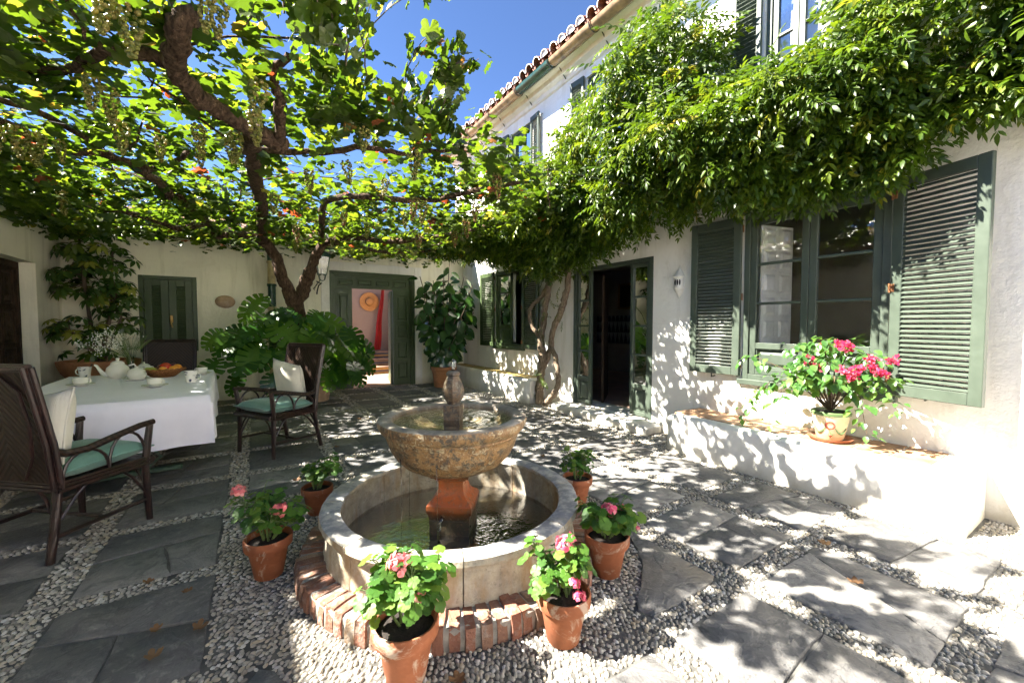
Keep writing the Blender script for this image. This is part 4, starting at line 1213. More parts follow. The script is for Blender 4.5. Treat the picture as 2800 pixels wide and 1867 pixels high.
for r_ in range(4):
    for c in range(3):
        u0, z0_ = 6.86 + c * .365, .12 + r_ * .495
        raised_panel(FL, u0, u0 + .31, z0_, z0_ + .44, .19, ld, M['wood_dark'], proud=.02)
        for q in range(3):
            mm = MB(); cu, cz = u0 + .155, z0_ + .12 + q * .10
            mm.add([FL(cu - .07, cz, .176), FL(cu, cz - .05, .176), FL(cu + .07, cz, .176), FL(cu, cz + .05, .176), FL(cu, cz, .158)], [(0, 1, 4), (1, 2, 4), (2, 3, 4), (3, 0, 4)])
            mm.build('carving', M['wood_dark'], ld, True, smooth=0)

# ------------------------------------------------------------ masonry benches
def soft_block(name, mat, parent, x0, x1, y0, y1, z1, r_=0.05):
    mb = MB(); U = cutlist(y0, y1, [], .12)
    prof = [(x1, 0), (x1, z1), ((x0 + x1) / 2, z1)] + [(x0 + r_ - r_ * math.sin(a), z1 - r_ + r_ * math.cos(a)) for a in [i * PI / 10 for i in range(6)]] + [(x0, z1 * .5), (x0 - .012, 0.0)]
    for y in U:
        e = min(y - y0, y1 - y)
        sh = 0.0 if e > .05 else (.05 - math.sqrt(max(0, .05 ** 2 - (.05 - e) ** 2)))
        row = []
        for (x, z) in prof:
            nx = x + (sh if x < x1 - .01 else 0) + (.008 * fbm((x, y, z), 2.2) if x < x1 - .1 else 0)
            row.append((nx, y, max(0, z - (sh * .6 if z > z1 * .8 else 0))))
        mb.add(row, [])
    n_ = len(prof)
    for i in range(len(U) - 1):
        for k in range(n_ - 1): mb.f.append((i * n_ + k, i * n_ + k + 1, (i + 1) * n_ + k + 1, (i + 1) * n_ + k)); mb.m.append(0)
    mb.f.append(tuple(range(n_))); mb.m.append(0)
    b = (len(U) - 1) * n_; mb.f.append(tuple(b + k for k in range(n_ - 1, -1, -1))); mb.m.append(0)
    return mb.build(name, mat, parent, True, smooth=50)
bench = empty('masonry_bench', (4.0, 1.7, 0), 'long whitewashed masonry bench with ochre tile seat under the big window', 'bench')
soft_block('bench_body', M['plaster'], bench, 3.75, 4.298, 0.62, 2.84, 0.40)
for i in range(9):
    for j in range(2):
        x0_, y0_ = 3.845 + j * .225, 0.80 + i * .222
        MB().box(x0_ + .004, x0_ + .221, y0_ + .004, y0_ + .218, .38, .405 + random.uniform(0, .003), .004).build('seat_tile', M['bench_tile'], bench, True)
bench2 = empty('corner_bench', (4.1, 7.0, 0), 'low white masonry bench with mossy golden seat tiles in the far corner', 'bench')
soft_block('bench_body', M['plaster'], bench2, 3.93, 4.298, 5.72, 8.9, 0.42, .06)
for i in range(13):
    MB().box(4.0, 4.292, 5.84 + i * .235 + .004, 5.84 + i * .235 + .231, .40, .424 + random.uniform(0, .003), .004).build('seat_tile', M['bench_gold'], bench2, True)

# ------------------------------------------------------------ street style lantern beside the gate
ln = empty('bracket_lantern', (1.10, 8.97, 1.95), 'glass and iron bracket lantern on the wall beside the green gate', 'lantern')
mb = MB()
mb.tube([(0, 0, .02), (0, -.05, .0), (0, -.10, .06), (.02, -.16, .16), (.06, -.25, .20)], .012, 6)
mb.tube([(0, 0, .25), (0, -.10, .24), (.04, -.20, .20)], .010, 6)
for a in range(5):
    mb.tube([(.01 * a - .04, -.03 - .02 * a, .08 + .035 * a), (-.06 + .02 * a, -.06 - .02 * a, .10 + .03 * a), (-.03 + .02 * a, -.09, .14 + .03 * a)], .009, 5)
mb.build('bracket', M['iron'], ln)
LC = Vector((.07, -.27, .24))
mb = MB()
for q in range(4):
    a = PI / 4 + q * PI / 2
    mb.tube([LC + Vector((.0, .0, .0)), LC + Vector((.06 * math.cos(a), .06 * math.sin(a), .02)), LC + Vector((.085 * math.cos(a), .085 * math.sin(a), .11))], .007, 5)
    mb.tube([LC + Vector((.10 * math.cos(a), .10 * math.sin(a), .12)), LC + Vector((.175 * math.cos(a), .175 * math.sin(a), .46))], .008, 5)
    a2 = a + PI / 2
    for rr_, zz in ((.10, .12), (.175, .46)):
        mb.tube([LC + Vector((rr_ * math.cos(a), rr_ * math.sin(a), zz)), LC + Vector((rr_ * math.cos(a2), rr_ * math.sin(a2), zz))], .009, 5)
mb.build('cage', M['iron_green'], ln)
MB().lathe([(.21, .455), (.205, .475), (.12, .54), (.05, .57), (.04, .61), (.012, .63)], 4, c=LC, rot=PI / 4, capb=True, capt=True).build('cap', M['iron_green'], ln, smooth=10)
for q in range(4):
    a = PI / 4 + q * PI / 2; a2 = a + PI / 2
    MB().add([LC + Vector((r0 * math.cos(t), r0 * math.sin(t), zz)) for r0, zz, t in ((.098, .125, a), (.098, .125, a2), (.172, .455, a2), (.172, .455, a))], [(0, 1, 2, 3)]).build('pane', M['lantern_glass'], ln, smooth=0)
MB().tube([LC + Vector((0, 0, .10)), LC + Vector((0, 0, .22))], .018, 8).build('candle_tube', M['white_ceramic'], ln)
# ------------------------------------------------------------ fountain
fo = empty('fountain', (FC[0], FC[1], 0), 'stone courtyard fountain with mottled marble bowl in a round basin on a brick ring', 'fountain')
nb = 82
bcache = []
for q in range(10):
    mb = MB(); r0, r1 = .715, .868 + random.uniform(-.008, .010); hw = .0225 + random.uniform(-.003, .003); h = .105 + random.uniform(-.006, .008)
    bm = bmesh.new(); bmesh.ops.create_cube(bm, size=1.0)
    bmesh.ops.subdivide_edges(bm, edges=bm.edges[:], cuts=1, use_grid_fill=True)
    for p in bm.verts:
        taper = .86 if p.co.x < 0 else 1.0
        p.co = Vector(((r0 + r1) / 2 + p.co.x * (r1 - r0), p.co.y * 2 * hw * taper, h / 2 + p.co.z * h))
        if p.co.x > r1 - .01 and p.co.z > h - .01: p.co.x -= .012; p.co.z -= .004
        p.co += Vector((random.uniform(-.004, .004), random.uniform(-.003, .003), random.uniform(-.003, .004) if p.co.z > .01 else 0))
    mb.add([p.co.copy() for p in bm.verts], [[p.index for p in f.verts] for f in bm.faces]); bm.free()
    bcache.append(mb.mesh('brick', M['brick'], smooth=40))
for k in range(nb):
    o = link('brick', random.choice(bcache), fo); o.rotation_euler = (0, 0, 2 * PI * k / nb + random.uniform(-.008, .008)); o.location = (0, 0, random.uniform(-.004, .003))
M['brick_mortar'] = m_plain('brick_mortar', (0.30, 0.28, 0.25), 0.95, var=0.3, scale=20, bump=0.8, bscale=60, coords='pos')
MB().lathe([(.70, .094), (.846, .096), (.856, .085), (.858, 0.0)], 90).build('brick_bed', M['brick_mortar'], fo)
# basin ring in cut stones
ns = 8
bp = [(.735, .095), (.728, .15), (.722, .22), (.727, .262), (.748, .275), (.758, .292), (.752, .316), (.735, .322), (.66, .321), (.644, .315), (.640, .30), (.652, .28), (.655, .10)]
for k in range(ns):
    a0 = R(-66) + 2 * PI * k / ns + .0035; a1 = R(-66) + 2 * PI * (k + 1) / ns - .0035
    mb = MB(); seg = 18
    mb.lathe(bp, seg, a0=a0, a1=a1)
    n_ = len(bp)
    for vi, p in enumerate(mb.v):
        j = .0035 * fbm((p[0] * 9, p[1] * 9, p[2] * 9 + k), 1.0) + (.004 * fbm((p[0] * 30, p[1] * 30, p[2] * 30), 1.0) if p[2] > .26 else 0)
        rr_ = math.hypot(p[0], p[1]); mb.v[vi] = (p[0] * (1 + j / rr_), p[1] * (1 + j / rr_), p[2] + j * .5)
    mb.f.append(tuple(i * (seg + 1) for i in range(n_))); mb.m.append(0)
    mb.f.append(tuple(i * (seg + 1) + seg for i in range(n_ - 1, -1, -1))); mb.m.append(0)
    mb.build('basin_stone', M['basin'], fo, smooth=40)
M['basin_mud'] = m_plain('basin_mud', (0.045, 0.040, 0.028), 0.9, var=0.5, scale=5, coords='pos')
MB().lathe([(.001, .075), (.66, .075)], 48).build('basin_floor', M['basin_mud'], fo)
MB().lathe([(.001, .105), (.10, .105), (.3, .105), (.5, .105), (.654, .105)], 64).build('basin_water', M['water_dark'], fo, smooth=180)
# square pedestal
t = NT('pedestal_stone'); p = t.pos()
sepz = t.n('ShaderNodeSeparateXYZ'); t.l(p, sepz.inputs[0])
f1 = t.noise(p, 7, 6, 0.65); f2 = t.noise(p, 30, 5, 0.65)
zt = t.math('ADD', sepz.outputs[2], t.math('MULTIPLY', f1, 0.07))
c = t.ramp(zt, [(0.235, (0.06, 0.05, 0.028)), (0.285, (0.24, 0.075, 0.022)), (0.36, (0.40, 0.095, 0.022)), (0.45, (0.34, 0.10, 0.03)), (0.49, (0.13, 0.08, 0.04))])
c = t.mix(t.ramp(f2, [(0.48, (0,) * 3), (0.66, (0.75,) * 3)]), c, (0.11, 0.065, 0.035))
c = t.mix(t.ramp(t.noise(p, 60, 4, 0.7), [(0.60, (0,) * 3), (0.70, (0.5,) * 3)]), c, (0.42, 0.33, 0.22))
t.setc(c).rough(t.ramp(f1, [(0.3, (0.22,) * 3), (0.7, (0.55,) * 3)]), 0.5).nrm(t.bump(t.math('ADD', f1, f2), 0.4, 0.012))
M['pedestal'] = t.m
s2 = math.sqrt(2)
def square_lathe(prof, rot, sub=6):
    mb = MB()
    for (hw, z) in prof:
        ring = []
        cr = [(hw, -hw), (hw, hw), (-hw, hw), (-hw, -hw)]
        for e in range(4):
            a = cr[e]; b = cr[(e + 1) % 4]
            ring += [(a[0] + (b[0] - a[0]) * q / sub, a[1] + (b[1] - a[1]) * q / sub, z) for q in range(sub)]
        mb.add(ring, [])
    n_ = 4 * sub
    for i in range(len(prof) - 1):
        for q in range(n_):
            mb.f.append((i * n_ + q, i * n_ + (q + 1) % n_, (i + 1) * n_ + (q + 1) % n_, (i + 1) * n_ + q)); mb.m.append(0)
    mb.f.append(tuple((len(prof) - 1) * n_ + q for q in range(n_))); mb.m.append(0)
    mb.xf(Matrix.Rotation(rot, 4, 'Z'))
    return mb
prot = R(-38)
square_lathe([(.118, .06), (.120, .19), (.114, .196)], prot).build('plinth', M['pedestal'], fo, smooth=30)
square_lathe([(.122, .197), (.124, .225), (.132, .24), (.136, .262), (.134, .282), (.120, .302), (.097, .318), (.082, .34), (.074, .37), (.073, .40), (.078, .418), (.092, .427), (.095, .435), (.112, .442), (.116, .452), (.116, .472), (.10, .48)], prot).build('baluster', M['pedestal'], fo, smooth=28)
# bowl
bw = MB().lathe([(.10, .470), (.17, .476), (.24, .493), (.30, .525), (.345, .572), (.376, .628), (.392, .678), (.398, .700), (.404, .704), (.405, .715), (.415, .720), (.428, .732), (.440, .752), (.446, .775), (.442, .792), (.428, .800), (.375, .799), (.362, .792), (.352, .772), (.32, .735), (.22, .69), (.001, .67)], 72)
for vi, p in enumerate(bw.v):
    j = .004 * fbm((p[0], p[1], p[2]), 7.0); rr_ = max(.05, math.hypot(p[0], p[1]))
    bw.v[vi] = (p[0] * (1 + j / rr_), p[1] * (1 + j / rr_), p[2] + j * .4)
bw.build('bowl', M['marble'], fo, smooth=45)
wm_ = MB(); prof = [(.001 + .358 * i / 22, .776 + .0035 * math.sin(i * 1.9) * math.exp(-i / 9)) for i in range(23)]
wm_.lathe(prof, 64).build('bowl_water', M['water'], fo, smooth=180)
square_lathe([(.048, .66), (.049, .862), (.042, .868)], R(-38), 3).build('finial_block', M['finial'], fo, smooth=30)
MB().lathe([(.038, .866), (.040, .880), (.053, .895), (.064, .925), (.066, .955), (.055, .995), (.041, 1.025), (.037, 1.038), (.044, 1.046), (.042, 1.058), (.030, 1.068), (.008, 1.070)], 8, rot=.3).build('finial', M['finial'], fo, smooth=30)
jt = MB(); jt.tube([(0, 0, 1.065), (.001, 0, 1.085), (.004, .002, 1.105), (.009, .002, 1.125), (.004, .002, 1.142)], [.010, .009, .013, .016, .006], 8, jit=.15)
for q in range(6):
    a = q * 1.1; jt.ball((.014 * math.cos(a), .014 * math.sin(a), 1.09 + .008 * q), .004, 6, 4)
jt.build('water_jet', M['clear'], fo, smooth=180)
for a in (R(195), R(232), R(60), R(118)):
    x, y = .37 * math.cos(a), .37 * math.sin(a)
    MB().tube([(x, y, .64), (x + .003, y, .40), (x, y, .106)], .0022, 5).build('water_drip', M['clear'], fo, smooth=180)
MB().tube([(-.115, -.10, .235), (-.14, -.11, .2), (-.145, -.112, .106)], [.012, .010, .008], 6).build('water_spout', M['clear'], fo, smooth=180)

# ------------------------------------------------------------ leaf shapes
def fan(outline, lift=0.0, cup=0.0, wob=0.0, seed=1, tip=1.0):
    """leaf blade: stem point at origin, axis along +y; outline in (x,y)"""
    rr_ = random.Random(seed)
    cx = 0.0; cyy = sum(p[1] for p in outline) / len(outline)
    V = [(cx, cyy, 0)]
    for (x, y) in outline:
        V.append((x, y, lift * abs(x) - cup * (y - cyy) ** 2 + rr_.uniform(-wob, wob)))
    n_ = len(outline)
    return np.array(V, float), np.array([(0, i + 1, (i + 1) % n_ + 1) for i in range(n_)])
def lobed(n_lobes, depth, teeth=2, a_gap=0.5, seed=1, cup=.25, wob=.03):
    """rounded leaf with lobes round a petiole notch (vine, geranium); radius about 0.5"""
    pts_ = []
    N = n_lobes * teeth * 2
    for i in range(N + 1):
        a = -PI / 2 + a_gap / 2 + (2 * PI - a_gap) * i / N
        ph = (i % (2 * teeth)) / (2 * teeth)
        r_ = 0.5 * (1 - depth * abs(math.cos(PI * ph)) ** 1.5) * (1 + (.05 if i % 2 else -.05))
        pts_.append((r_ * math.cos(a), r_ * math.sin(a)))
    pts_.append((0.0, -0.06))
    V = [(0, 0.0, 0)]
    rr_ = random.Random(seed)
    for (x, y) in pts_:
        V.append((x, y, -cup * (x * x + y * y) + .12 * abs(x) + rr_.uniform(-wob, wob)))
    n_ = len(pts_)
    return np.array(V, float), np.array([(0, i + 1, (i + 1) % n_ + 1) for i in range(n_)])
def oval(L=1.0, W=0.5, k=5, fold=.12, droop=.15, tipp=1.0):
    """pointed oval with midrib fold; base at origin, along +y; length 1"""
    V = [(0, 0, 0)]; F = []
    rows = []
    for i in range(1, k):
        t_ = i / k
        w = W * .5 * math.sin(PI * t_ ** .8) ** .85
        z = -droop * t_ * t_
        rows.append(len(V)); V += [(-w, t_ * L, z + fold * w * 2), (0, t_ * L, z), (w, t_ * L, z + fold * w * 2)]
    V.append((0, L, -droop)); e = len(V) - 1
    F += [(0, rows[0] + 1, rows[0]), (0, rows[0] + 2, rows[0] + 1)]
    for a, b in zip(rows[:-1], rows[1:]):
        F += [(a, a + 1, b + 1), (a, b + 1, b), (a + 1, a + 2, b + 2), (a + 1, b + 2, b + 1)]
    F += [(rows[-1], rows[-1] + 1, e), (rows[-1] + 1, rows[-1] + 2, e)]
    return np.array(V, float), np.array(F)
def join(parts):
    Vs = []; Fs = []; o = 0
    for v, f in parts:
        Vs.append(v); Fs.append(f + o); o += len(v)
    return np.concatenate(Vs), np.concatenate(Fs)
def tr(vf, M4):
    v, f = vf
    A = np.array(M4)
    return v @ A[:3, :3].T + A[:3, 3], f

# ------------------------------------------------------------ geranium pots
GER = template_meshes('leaf', *lobed(5, .16, 2, .35, 3, .35, .04), M['ger_leaf'], 6)
def petal_ball(mat, seed, n_=46, r_=.036):
    rr_ = random.Random(seed); mb = MB()
    for i in range(n_):
        u = rr_.uniform(-.35, 1); a = rr_.uniform(0, 2 * PI); s = math.sqrt(max(0, 1 - u * u))
        d = Vector((s * math.cos(a), s * math.sin(a), u * .85)); c_ = d * r_ * rr_.uniform(.75, 1.05)
        q = d.to_track_quat('Z', 'Y').to_matrix().to_4x4()
        ro = Matrix.Translation(c_) @ q @ Matrix.Rotation(rr_.uniform(0, 6.28), 4, 'Z') @ Matrix.Rotation(rr_.uniform(-.7, .7), 4, 'X')
        w = rr_.uniform(.008, .013); mb.cr = rr_.random()
        mb.add([ro @ Vector(p) for p in ((0, -w, 0), (w * .9, -w * .2, .003), (w * .7, w * .8, .002), (0, w * 1.05, .004), (-w * .7, w * .8, .002), (-w * .9, -w * .2, .003))], [(0, 1, 2, 3, 4, 5)])
    return mb.mesh('flower_head', mat, 0)
PB = [petal_ball(M['petal'], i) for i in range(2)] + [petal_ball(M['petal_hot'], 5, 40, .033)]
POT_PROF = [(.062, 0.0), (.066, .004), (.092, .145), (.094, .150), (.106, .151), (.110, .158), (.112, .198), (.108, .204), (.100, .202), (.097, .175), (.093, .172), (.001, .174)]
def geranium(loc, s, nleaf, height, heads, label, seed, bald=0.0, tilt=(0, 0), spread=.17):
    rr_ = random.Random(seed)
    g = empty('geranium_pot', loc, label, 'potted plant', 'geranium pots round the fountain')
    pot = MB().lathe([(r_ * s, z * s) for r_, z in POT_PROF[:10]], 28, capb=True)
    for vi, p in enumerate(pot.v): pot.v[vi] = (p[0] * (1 + .012 * fbm(p, 14)), p[1] * (1 + .012 * fbm(p, 15)), p[2])
    po = pot.build('pot', M['terracotta'], g, smooth=40); po.rotation_euler = (0, 0, rr_.uniform(0, 6))
    so = MB(); so.lathe([(.098 * s, .172 * s), (.06 * s, .182 * s), (.001, .186 * s)], 20)
    so.build('soil', M['soil'], g, smooth=180)
    base = Vector((0, 0, .18 * s))
    stems = MB(); tips = []
    for k in range(7):
        a = k * 2.4 + rr_.uniform(-.3, .3); l = rr_.uniform(.55, 1.0)
        top = base + Vector((math.cos(a) * spread * .75 * l + tilt[0], math.sin(a) * spread * .75 * l + tilt[1], height * rr_.uniform(.45, .85)))
        mid = base.lerp(top, .5) + Vector((rr_.uniform(-.02, .02), rr_.uniform(-.02, .02), .02))
        stems.tube([base + Vector((math.cos(a) * .02, math.sin(a) * .02, 0)), mid, top], [.006, .005, .004], 6); tips.append((mid, top))
    lv = []
    for k in range(nleaf):
        mid, top = tips[k % 7]
        c_ = mid.lerp(top, rr_.uniform(-.15, 1.05))
        u = rr_.uniform(-.25, 1); a = rr_.uniform(0, 6.28); q = math.sqrt(1 - u * u)
        d = Vector((q * math.cos(a), q * math.sin(a), u)); d.normalize()
        p = c_ + d * rr_.uniform(.035, .085)
        p.z = max(p.z, .13 * s)
        rad = Vector((p.x - tilt[0], p.y - tilt[1], 0)); 
        if p.z < .22 * s and rad.length < .1 * s and rr_.random() < .6: continue
        nrm = (d * .7 + Vector((0, 0, .75)) + Vector((rr_.uniform(-.3, .3), rr_.uniform(-.3, .3), 0))).normalized()
        lv.append((p, nrm, d)); stems.tube([c_, c_.lerp(p, .6) + Vector((0, 0, .01)), p], .0022, 4, False)
    for (x, y, z, hs, kind) in heads:
        hp = Vector((x, y, z)) + base
        b_ = min((t_[1] for t_ in tips), key=lambda w: (w - hp).length)
        stems.tube([b_, b_.lerp(hp, .5) + Vector((.005, 0, .01)), hp], .003, 5, False)
        o = link('flower_head', PB[kind], g); o.location = hp; o.scale = (hs,) * 3; o.rotation_euler = (rr_.uniform(-.4, .4), rr_.uniform(-.4, .4), rr_.uniform(0, 6))
    stems.build('stems', M['stem'], g)
    for (p, nrm, d) in lv:
        Rm = frame_from(np.array([nrm]), np.array([[d.x, d.y, d.z - .4]]))[0]
        o = place('leaf', GER[rr_.randrange(6)], g, (0, 0, 0), Rm, rr_.uniform(.034, .066) * {11: 1.08, 12: .9, 13: 1.12, 14: .8, 15: 1.05, 16: .85}.get(seed, 1)); o.location = p
    return g
geranium((0.47, 1.50, .006), 1.12, 330, .29, [(-.03, -.03, .255, 1.35, 0), (.02, -.07, .14, 1.3, 0)], 'large bushy geranium with salmon pink heads in limewashed pot at the very front', 11, spread=.18)
geranium((1.10, 1.33, .006), 1.05, 200, .25, [(0.0, -.02, .235, 1.25, 2), (-.02, -.09, .105, .75, 2), (.0, -.10, .05, .8, 2)], 'upright geranium with hot pink flowers in orange terracotta pot front right', 12, spread=.14, tilt=(-.02, .0))
geranium((1.60, 1.57, .006), 1.08, 230, .19, [(-.02, -.03, .165, 1.15, 2), (.13, .02, .12, .7, 2), (.16, -.06, .03, .6, 2)], 'wide geranium with pink head in dark red pot right of the brick ring', 13, spread=.19)
geranium((2.05, 2.32, .006), 1.0, 170, .21, [], 'flowerless small geranium in terracotta pot behind the basin on the right', 14, spread=.14)
geranium((0.05, 2.53, .006), 1.05, 190, .24, [(-.13, .06, .27, .95, 0), (.05, -.06, .17, 1.15, 0)], 'straggly geranium with two pink heads in stained pot left of the fountain', 15, spread=.19, tilt=(.01, 0))
geranium((0.37, 3.19, .006), .95, 170, .24, [], 'leafy geranium without flowers in a pot at the left rear of the basin', 16, spread=.14, tilt=(.03, 0))

# ------------------------------------------------------------ wicker armchairs
def chair(loc, rz, label):
    c = empty('wicker_chair', loc, label, 'chair', 'dark wicker armchairs round the table', rz=rz)
    rr_ = .016
    for s_ in (-1, 1):
        # back post: bundle of three canes running from floor to top
        bp_ = MB()
        for q, (dx, dy) in enumerate(((0, 0), (s_ * .022, .006), (s_ * .008, -.022))):
            bp_.tube([(s_ * .262 + dx, -.235 + dy, .40), (s_ * .264 + dx, -.262 + dy, .66), (s_ * .268 + dx, -.325 + dy, .98), (s_ * .27 + dx, -.352 + dy, 1.11)], .0145, 8)
        bp_.build('back_post', M['cane'], c)
        MB().tube([(s_ * .262, -.235, .43), (s_ * .272, -.262, .20), (s_ * .285, -.30, 0.0)], [.024, .023, .021], 9).build('leg', M['cane'], c)
        MB().tube([(s_ * .275, .235, .43), (s_ * .278, .24, .2), (s_ * .282, .248, 0.0)], [.023, .022, .020], 9).build('leg', M['cane'], c)
        MB().tube([(s_ * .28, .235, .40), (s_ * .288, .25, .56), (s_ * .292, .262, .655)], [.022, .022, .020], 8).build('arm_post', M['cane'], c)
        MB().tube([(s_ * .268, -.262, .625), (s_ * .278, -.20, .598), (s_ * .288, -.10, .598), (s_ * .292, .06, .635), (s_ * .294, .20, .665), (s_ * .294, .285, .672)], [.021, .022, .022, .021, .020, .019], 9).build('arm', M['wicker'], c)
        lp = MB()
        for (y0_, y1_) in ((-.225, .015), (.015, .235)):
            zt_ = .60 if y0_ < -.1 else .645
            lp.tube([(s_ * .281, y0_ + (y1_ - y0_) * (.5 - .5 * math.cos(t_)), .425 + (zt_ - .435) * math.sin(t_) ** .8) for t_ in [PI * i / 10 for i in range(11)]], .0085, 6)
        lp.build('arm_loops', M['cane'], c)
        MB().tube([(s_ * .279, -.285, .135), (s_ * .281, .245, .15)], .0135, 7).build('stretcher', M['cane'], c)
        for q_ in ([(s_ * .274, -.268, .18), (s_ * .272, -.16, .33), (s_ * .27, -.07, .41)], [(s_ * .278, .24, .18), (s_ * .275, .15, .33), (s_ * .27, .07, .41)],
                   [(s_ * .274, -.262, .22), (s_ * .20, -.25, .34), (s_ * .12, -.245, .41)], [(s_ * .274, .243, .22), (s_ * .20, .24, .34), (s_ * .12, .24, .41)]):
            MB().tube(q_, .009, 6).build('brace', M['cane'], c)
    MB().tube([(-.28, -.02, .142), (.28, -.02, .142)], .0125, 7).build('stretcher', M['cane'], c)
    # seat: woven panel with bound edge rails
    MB().box(-.272, .272, -.245, .262, .395, .43, .012).build('seat', M['wicker'], c)
    rl = MB()
    for dz in (.392, .413, .434):
        rl.tube([(-.285, -.25, dz), (.285, -.25, dz)], .0115, 6); rl.tube([(-.285, -.25, dz), (-.290, .268, dz)], .0115, 6); rl.tube([(.285, -.25, dz), (.290, .268, dz)], .0115, 6)
    rl.tube([(-.29, .27, .41), (.29, .27, .41)], .024, 9)
    rl.build('seat_rail', M['cane'], c)
    bk = MB()
    ring = [(-.262, -.25, .44), (.262, -.25, .44), (.268, -.349, 1.10), (-.268, -.349, 1.10)]
    sub = 8
    for i in range(sub + 1):
        t_ = i / sub
        y = -.25 - .012 * t_ - .087 * t_ ** 1.3; z = .44 + .66 * t_
        bk.add([(-.262 - .006 * t_, y - .011, z), (.262 + .006 * t_, y - .011, z), (.262 + .006 * t_, y + .011, z), (-.262 - .006 * t_, y + .011, z)], [])
    for i in range(sub):
        for e in range(4): bk.f.append((i * 4 + e, i * 4 + (e + 1) % 4, i * 4 + 4 + (e + 1) % 4, i * 4 + 4 + e)); bk.m.append(0)
    bk.f.append((sub * 4, sub * 4 + 1, sub * 4 + 2, sub * 4 + 3)); bk.m.append(0)
    bk.build('backrest', M['wicker'], c, smooth=40)
    tp = MB()
    for (dy, dz) in ((0, 0), (-.02, -.012), (.004, -.024)):
        tp.tube([(-.285, -.352 + dy, 1.115 + dz), (.285, -.352 + dy, 1.115 + dz)], .0155, 8)
    tp.build('top_rail', M['cane'], c)
    hp = MB()    # bent cane loop pinned to the rear face
    hp.tube([(-.10, -.272, .46), (-.20, -.30, .60), (-.235, -.33, .80), (-.20, -.345, .97), (-.10, -.362, 1.06), (.10, -.362, 1.06), (.20, -.345, .97), (.235, -.33, .80), (.20, -.30, .60), (.10, -.272, .46)], .009, 6)
    hp.build('back_loop', M['cane'], c)
    return c
def facing(v): return math.atan2(-v[0], v[1])
CH1 = ((-1.00, 3.70, .008), facing((.66, .75))); CH2 = ((.22, 5.06, .008), facing((-.85, -.52))); CH3 = ((-1.0, 7.30, .008), facing((-.02, -1)))
chair(*CH1, 'nearest dark wicker armchair seen from behind at the left edge')
chair(*CH2, 'dark wicker armchair right of the table facing left beside the monstera')
chair(*CH3, 'wicker armchair at the far end of the table before the shuttered window')
def pillow(w, d, h, seed, pinch=.10):
    mb = MB(); n_ = 14
    for side in (1, -1):
        o = len(mb.v)
        for i in range(n_ + 1):
            for j in range(n_ + 1):
                u = 2 * i / n_ - 1; v = 2 * j / n_ - 1
                e = (1 - u ** 4) * (1 - v ** 4)
                k = 1 - pinch * (1 - abs(u * v)) * .6
                z = side * h * .5 * e ** .55 + .006 * fbm((u * 2 + seed, v * 2, side), 1.5) * e
                mb.v.append((u * w * .5 * (1 - pinch * (1 - v * v) * (abs(u) ** 6)), v * d * .5 * (1 - pinch * (1 - u * u) * (abs(v) ** 6)), z)); mb.r.append(.5)
        for i in range(n_):
            for j in range(n_):
                a = o + i * (n_ + 1) + j
                q = (a, a + 1, a + n_ + 2, a + n_ + 1)
                mb.f.append(q[::-1] if side == 1 else q); mb.m.append(0)
    return mb
def on_chair(ch, name, mb, mat, M4, label, cat, group):
    o = mb.build(name, mat, smooth=180)
    o.matrix_world = Matrix.Translation(ch[0]) @ Matrix.Rotation(ch[1], 4, 'Z') @ M4
    w_, d_ = (.54, .54) if name == 'seat_cushion' else (.44, .44)
    P_ = []
    for e_ in range(4):
        for q_ in range(8):
            t_ = 2 * q_ / 8 - 1
            u, v = [(t_, -1), (1, t_), (-t_, 1), (-1, -t_)][e_]
            P_.append((u * w_ * .5 * (1 - .10 * (1 - v * v) * (abs(u) ** 6)), v * d_ * .5 * (1 - .10 * (1 - u * u) * (abs(v) ** 6)), 0))
    MB().tube(P_ + [P_[0]], .0065, 6, False).build('piping', mat, o, smooth=180)
    return tag(o, label, cat, group)
for ch, lab, lab2 in ((CH1, 'teal seat cushion on the nearest wicker chair', 'cream pillow leaning in the nearest wicker chair'), (CH2, 'teal seat cushion with sun spots on the chair right of the table', 'white pillow in dappled sun on the chair right of the table')):
    on_chair(ch, 'seat_cushion', pillow(.54, .54, .13, 1), M['teal'], Matrix.Translation((0, .03, .49)) @ Matrix.Rotation(R(2), 4, 'X'), lab, 'cushion', 'teal seat cushions')
    on_chair(ch, 'pillow', pillow(.44, .44, .16, 4), M['cream_fabric'], Matrix.Translation((.02, -.155, .72)) @ Matrix.Rotation(R(-8), 4, 'Y') @ Matrix.Rotation(R(76), 4, 'X'), lab2, 'pillow', 'pale pillows')

# ------------------------------------------------------------ table, cloth and tea things
TZ = .745
tb = empty('garden_table', (-1.06, 5.55, 0), 'long garden table on a green cast iron base hidden under white cloth', 'table')
MB().box(-.65, .65, -1.18, 1.18, .705, .738, .006).build('table_top', M['wood_warm'], tb)
for s_ in (-1, 1):
    mb = MB(); y = s_ * .75
    mb.tube([(0, y, .70), (.03, y, .5), (-.02, y, .3), (0, y, .10)], [.035, .022, .03, .03], 8)
    mb.box(-.45, .45, y - .03, y + .03, .02, .06, .01)
    for q in (-1, 1):
        mb.tube([(q * .05, y, .10), (q * .22, y, .08), (q * .30, y, .16), (q * .24, y, .24), (q * .15, y, .20), (q * .17, y, .14)], .013, 6)
        mb.tube([(q * .04, y, .30), (q * .20, y, .36), (q * .34, y, .55), (q * .30, y, .69)], .014, 6)
    mb.build('leg', M['iron_green'], tb)
MB().box(-.03, .03, -.74, .74, .07, .11, .008).build('stretcher', M['iron_green'], tb)
cl = MB(); hw, hd = .675, 1.235; drop = .41
NX, NY = 36, 56
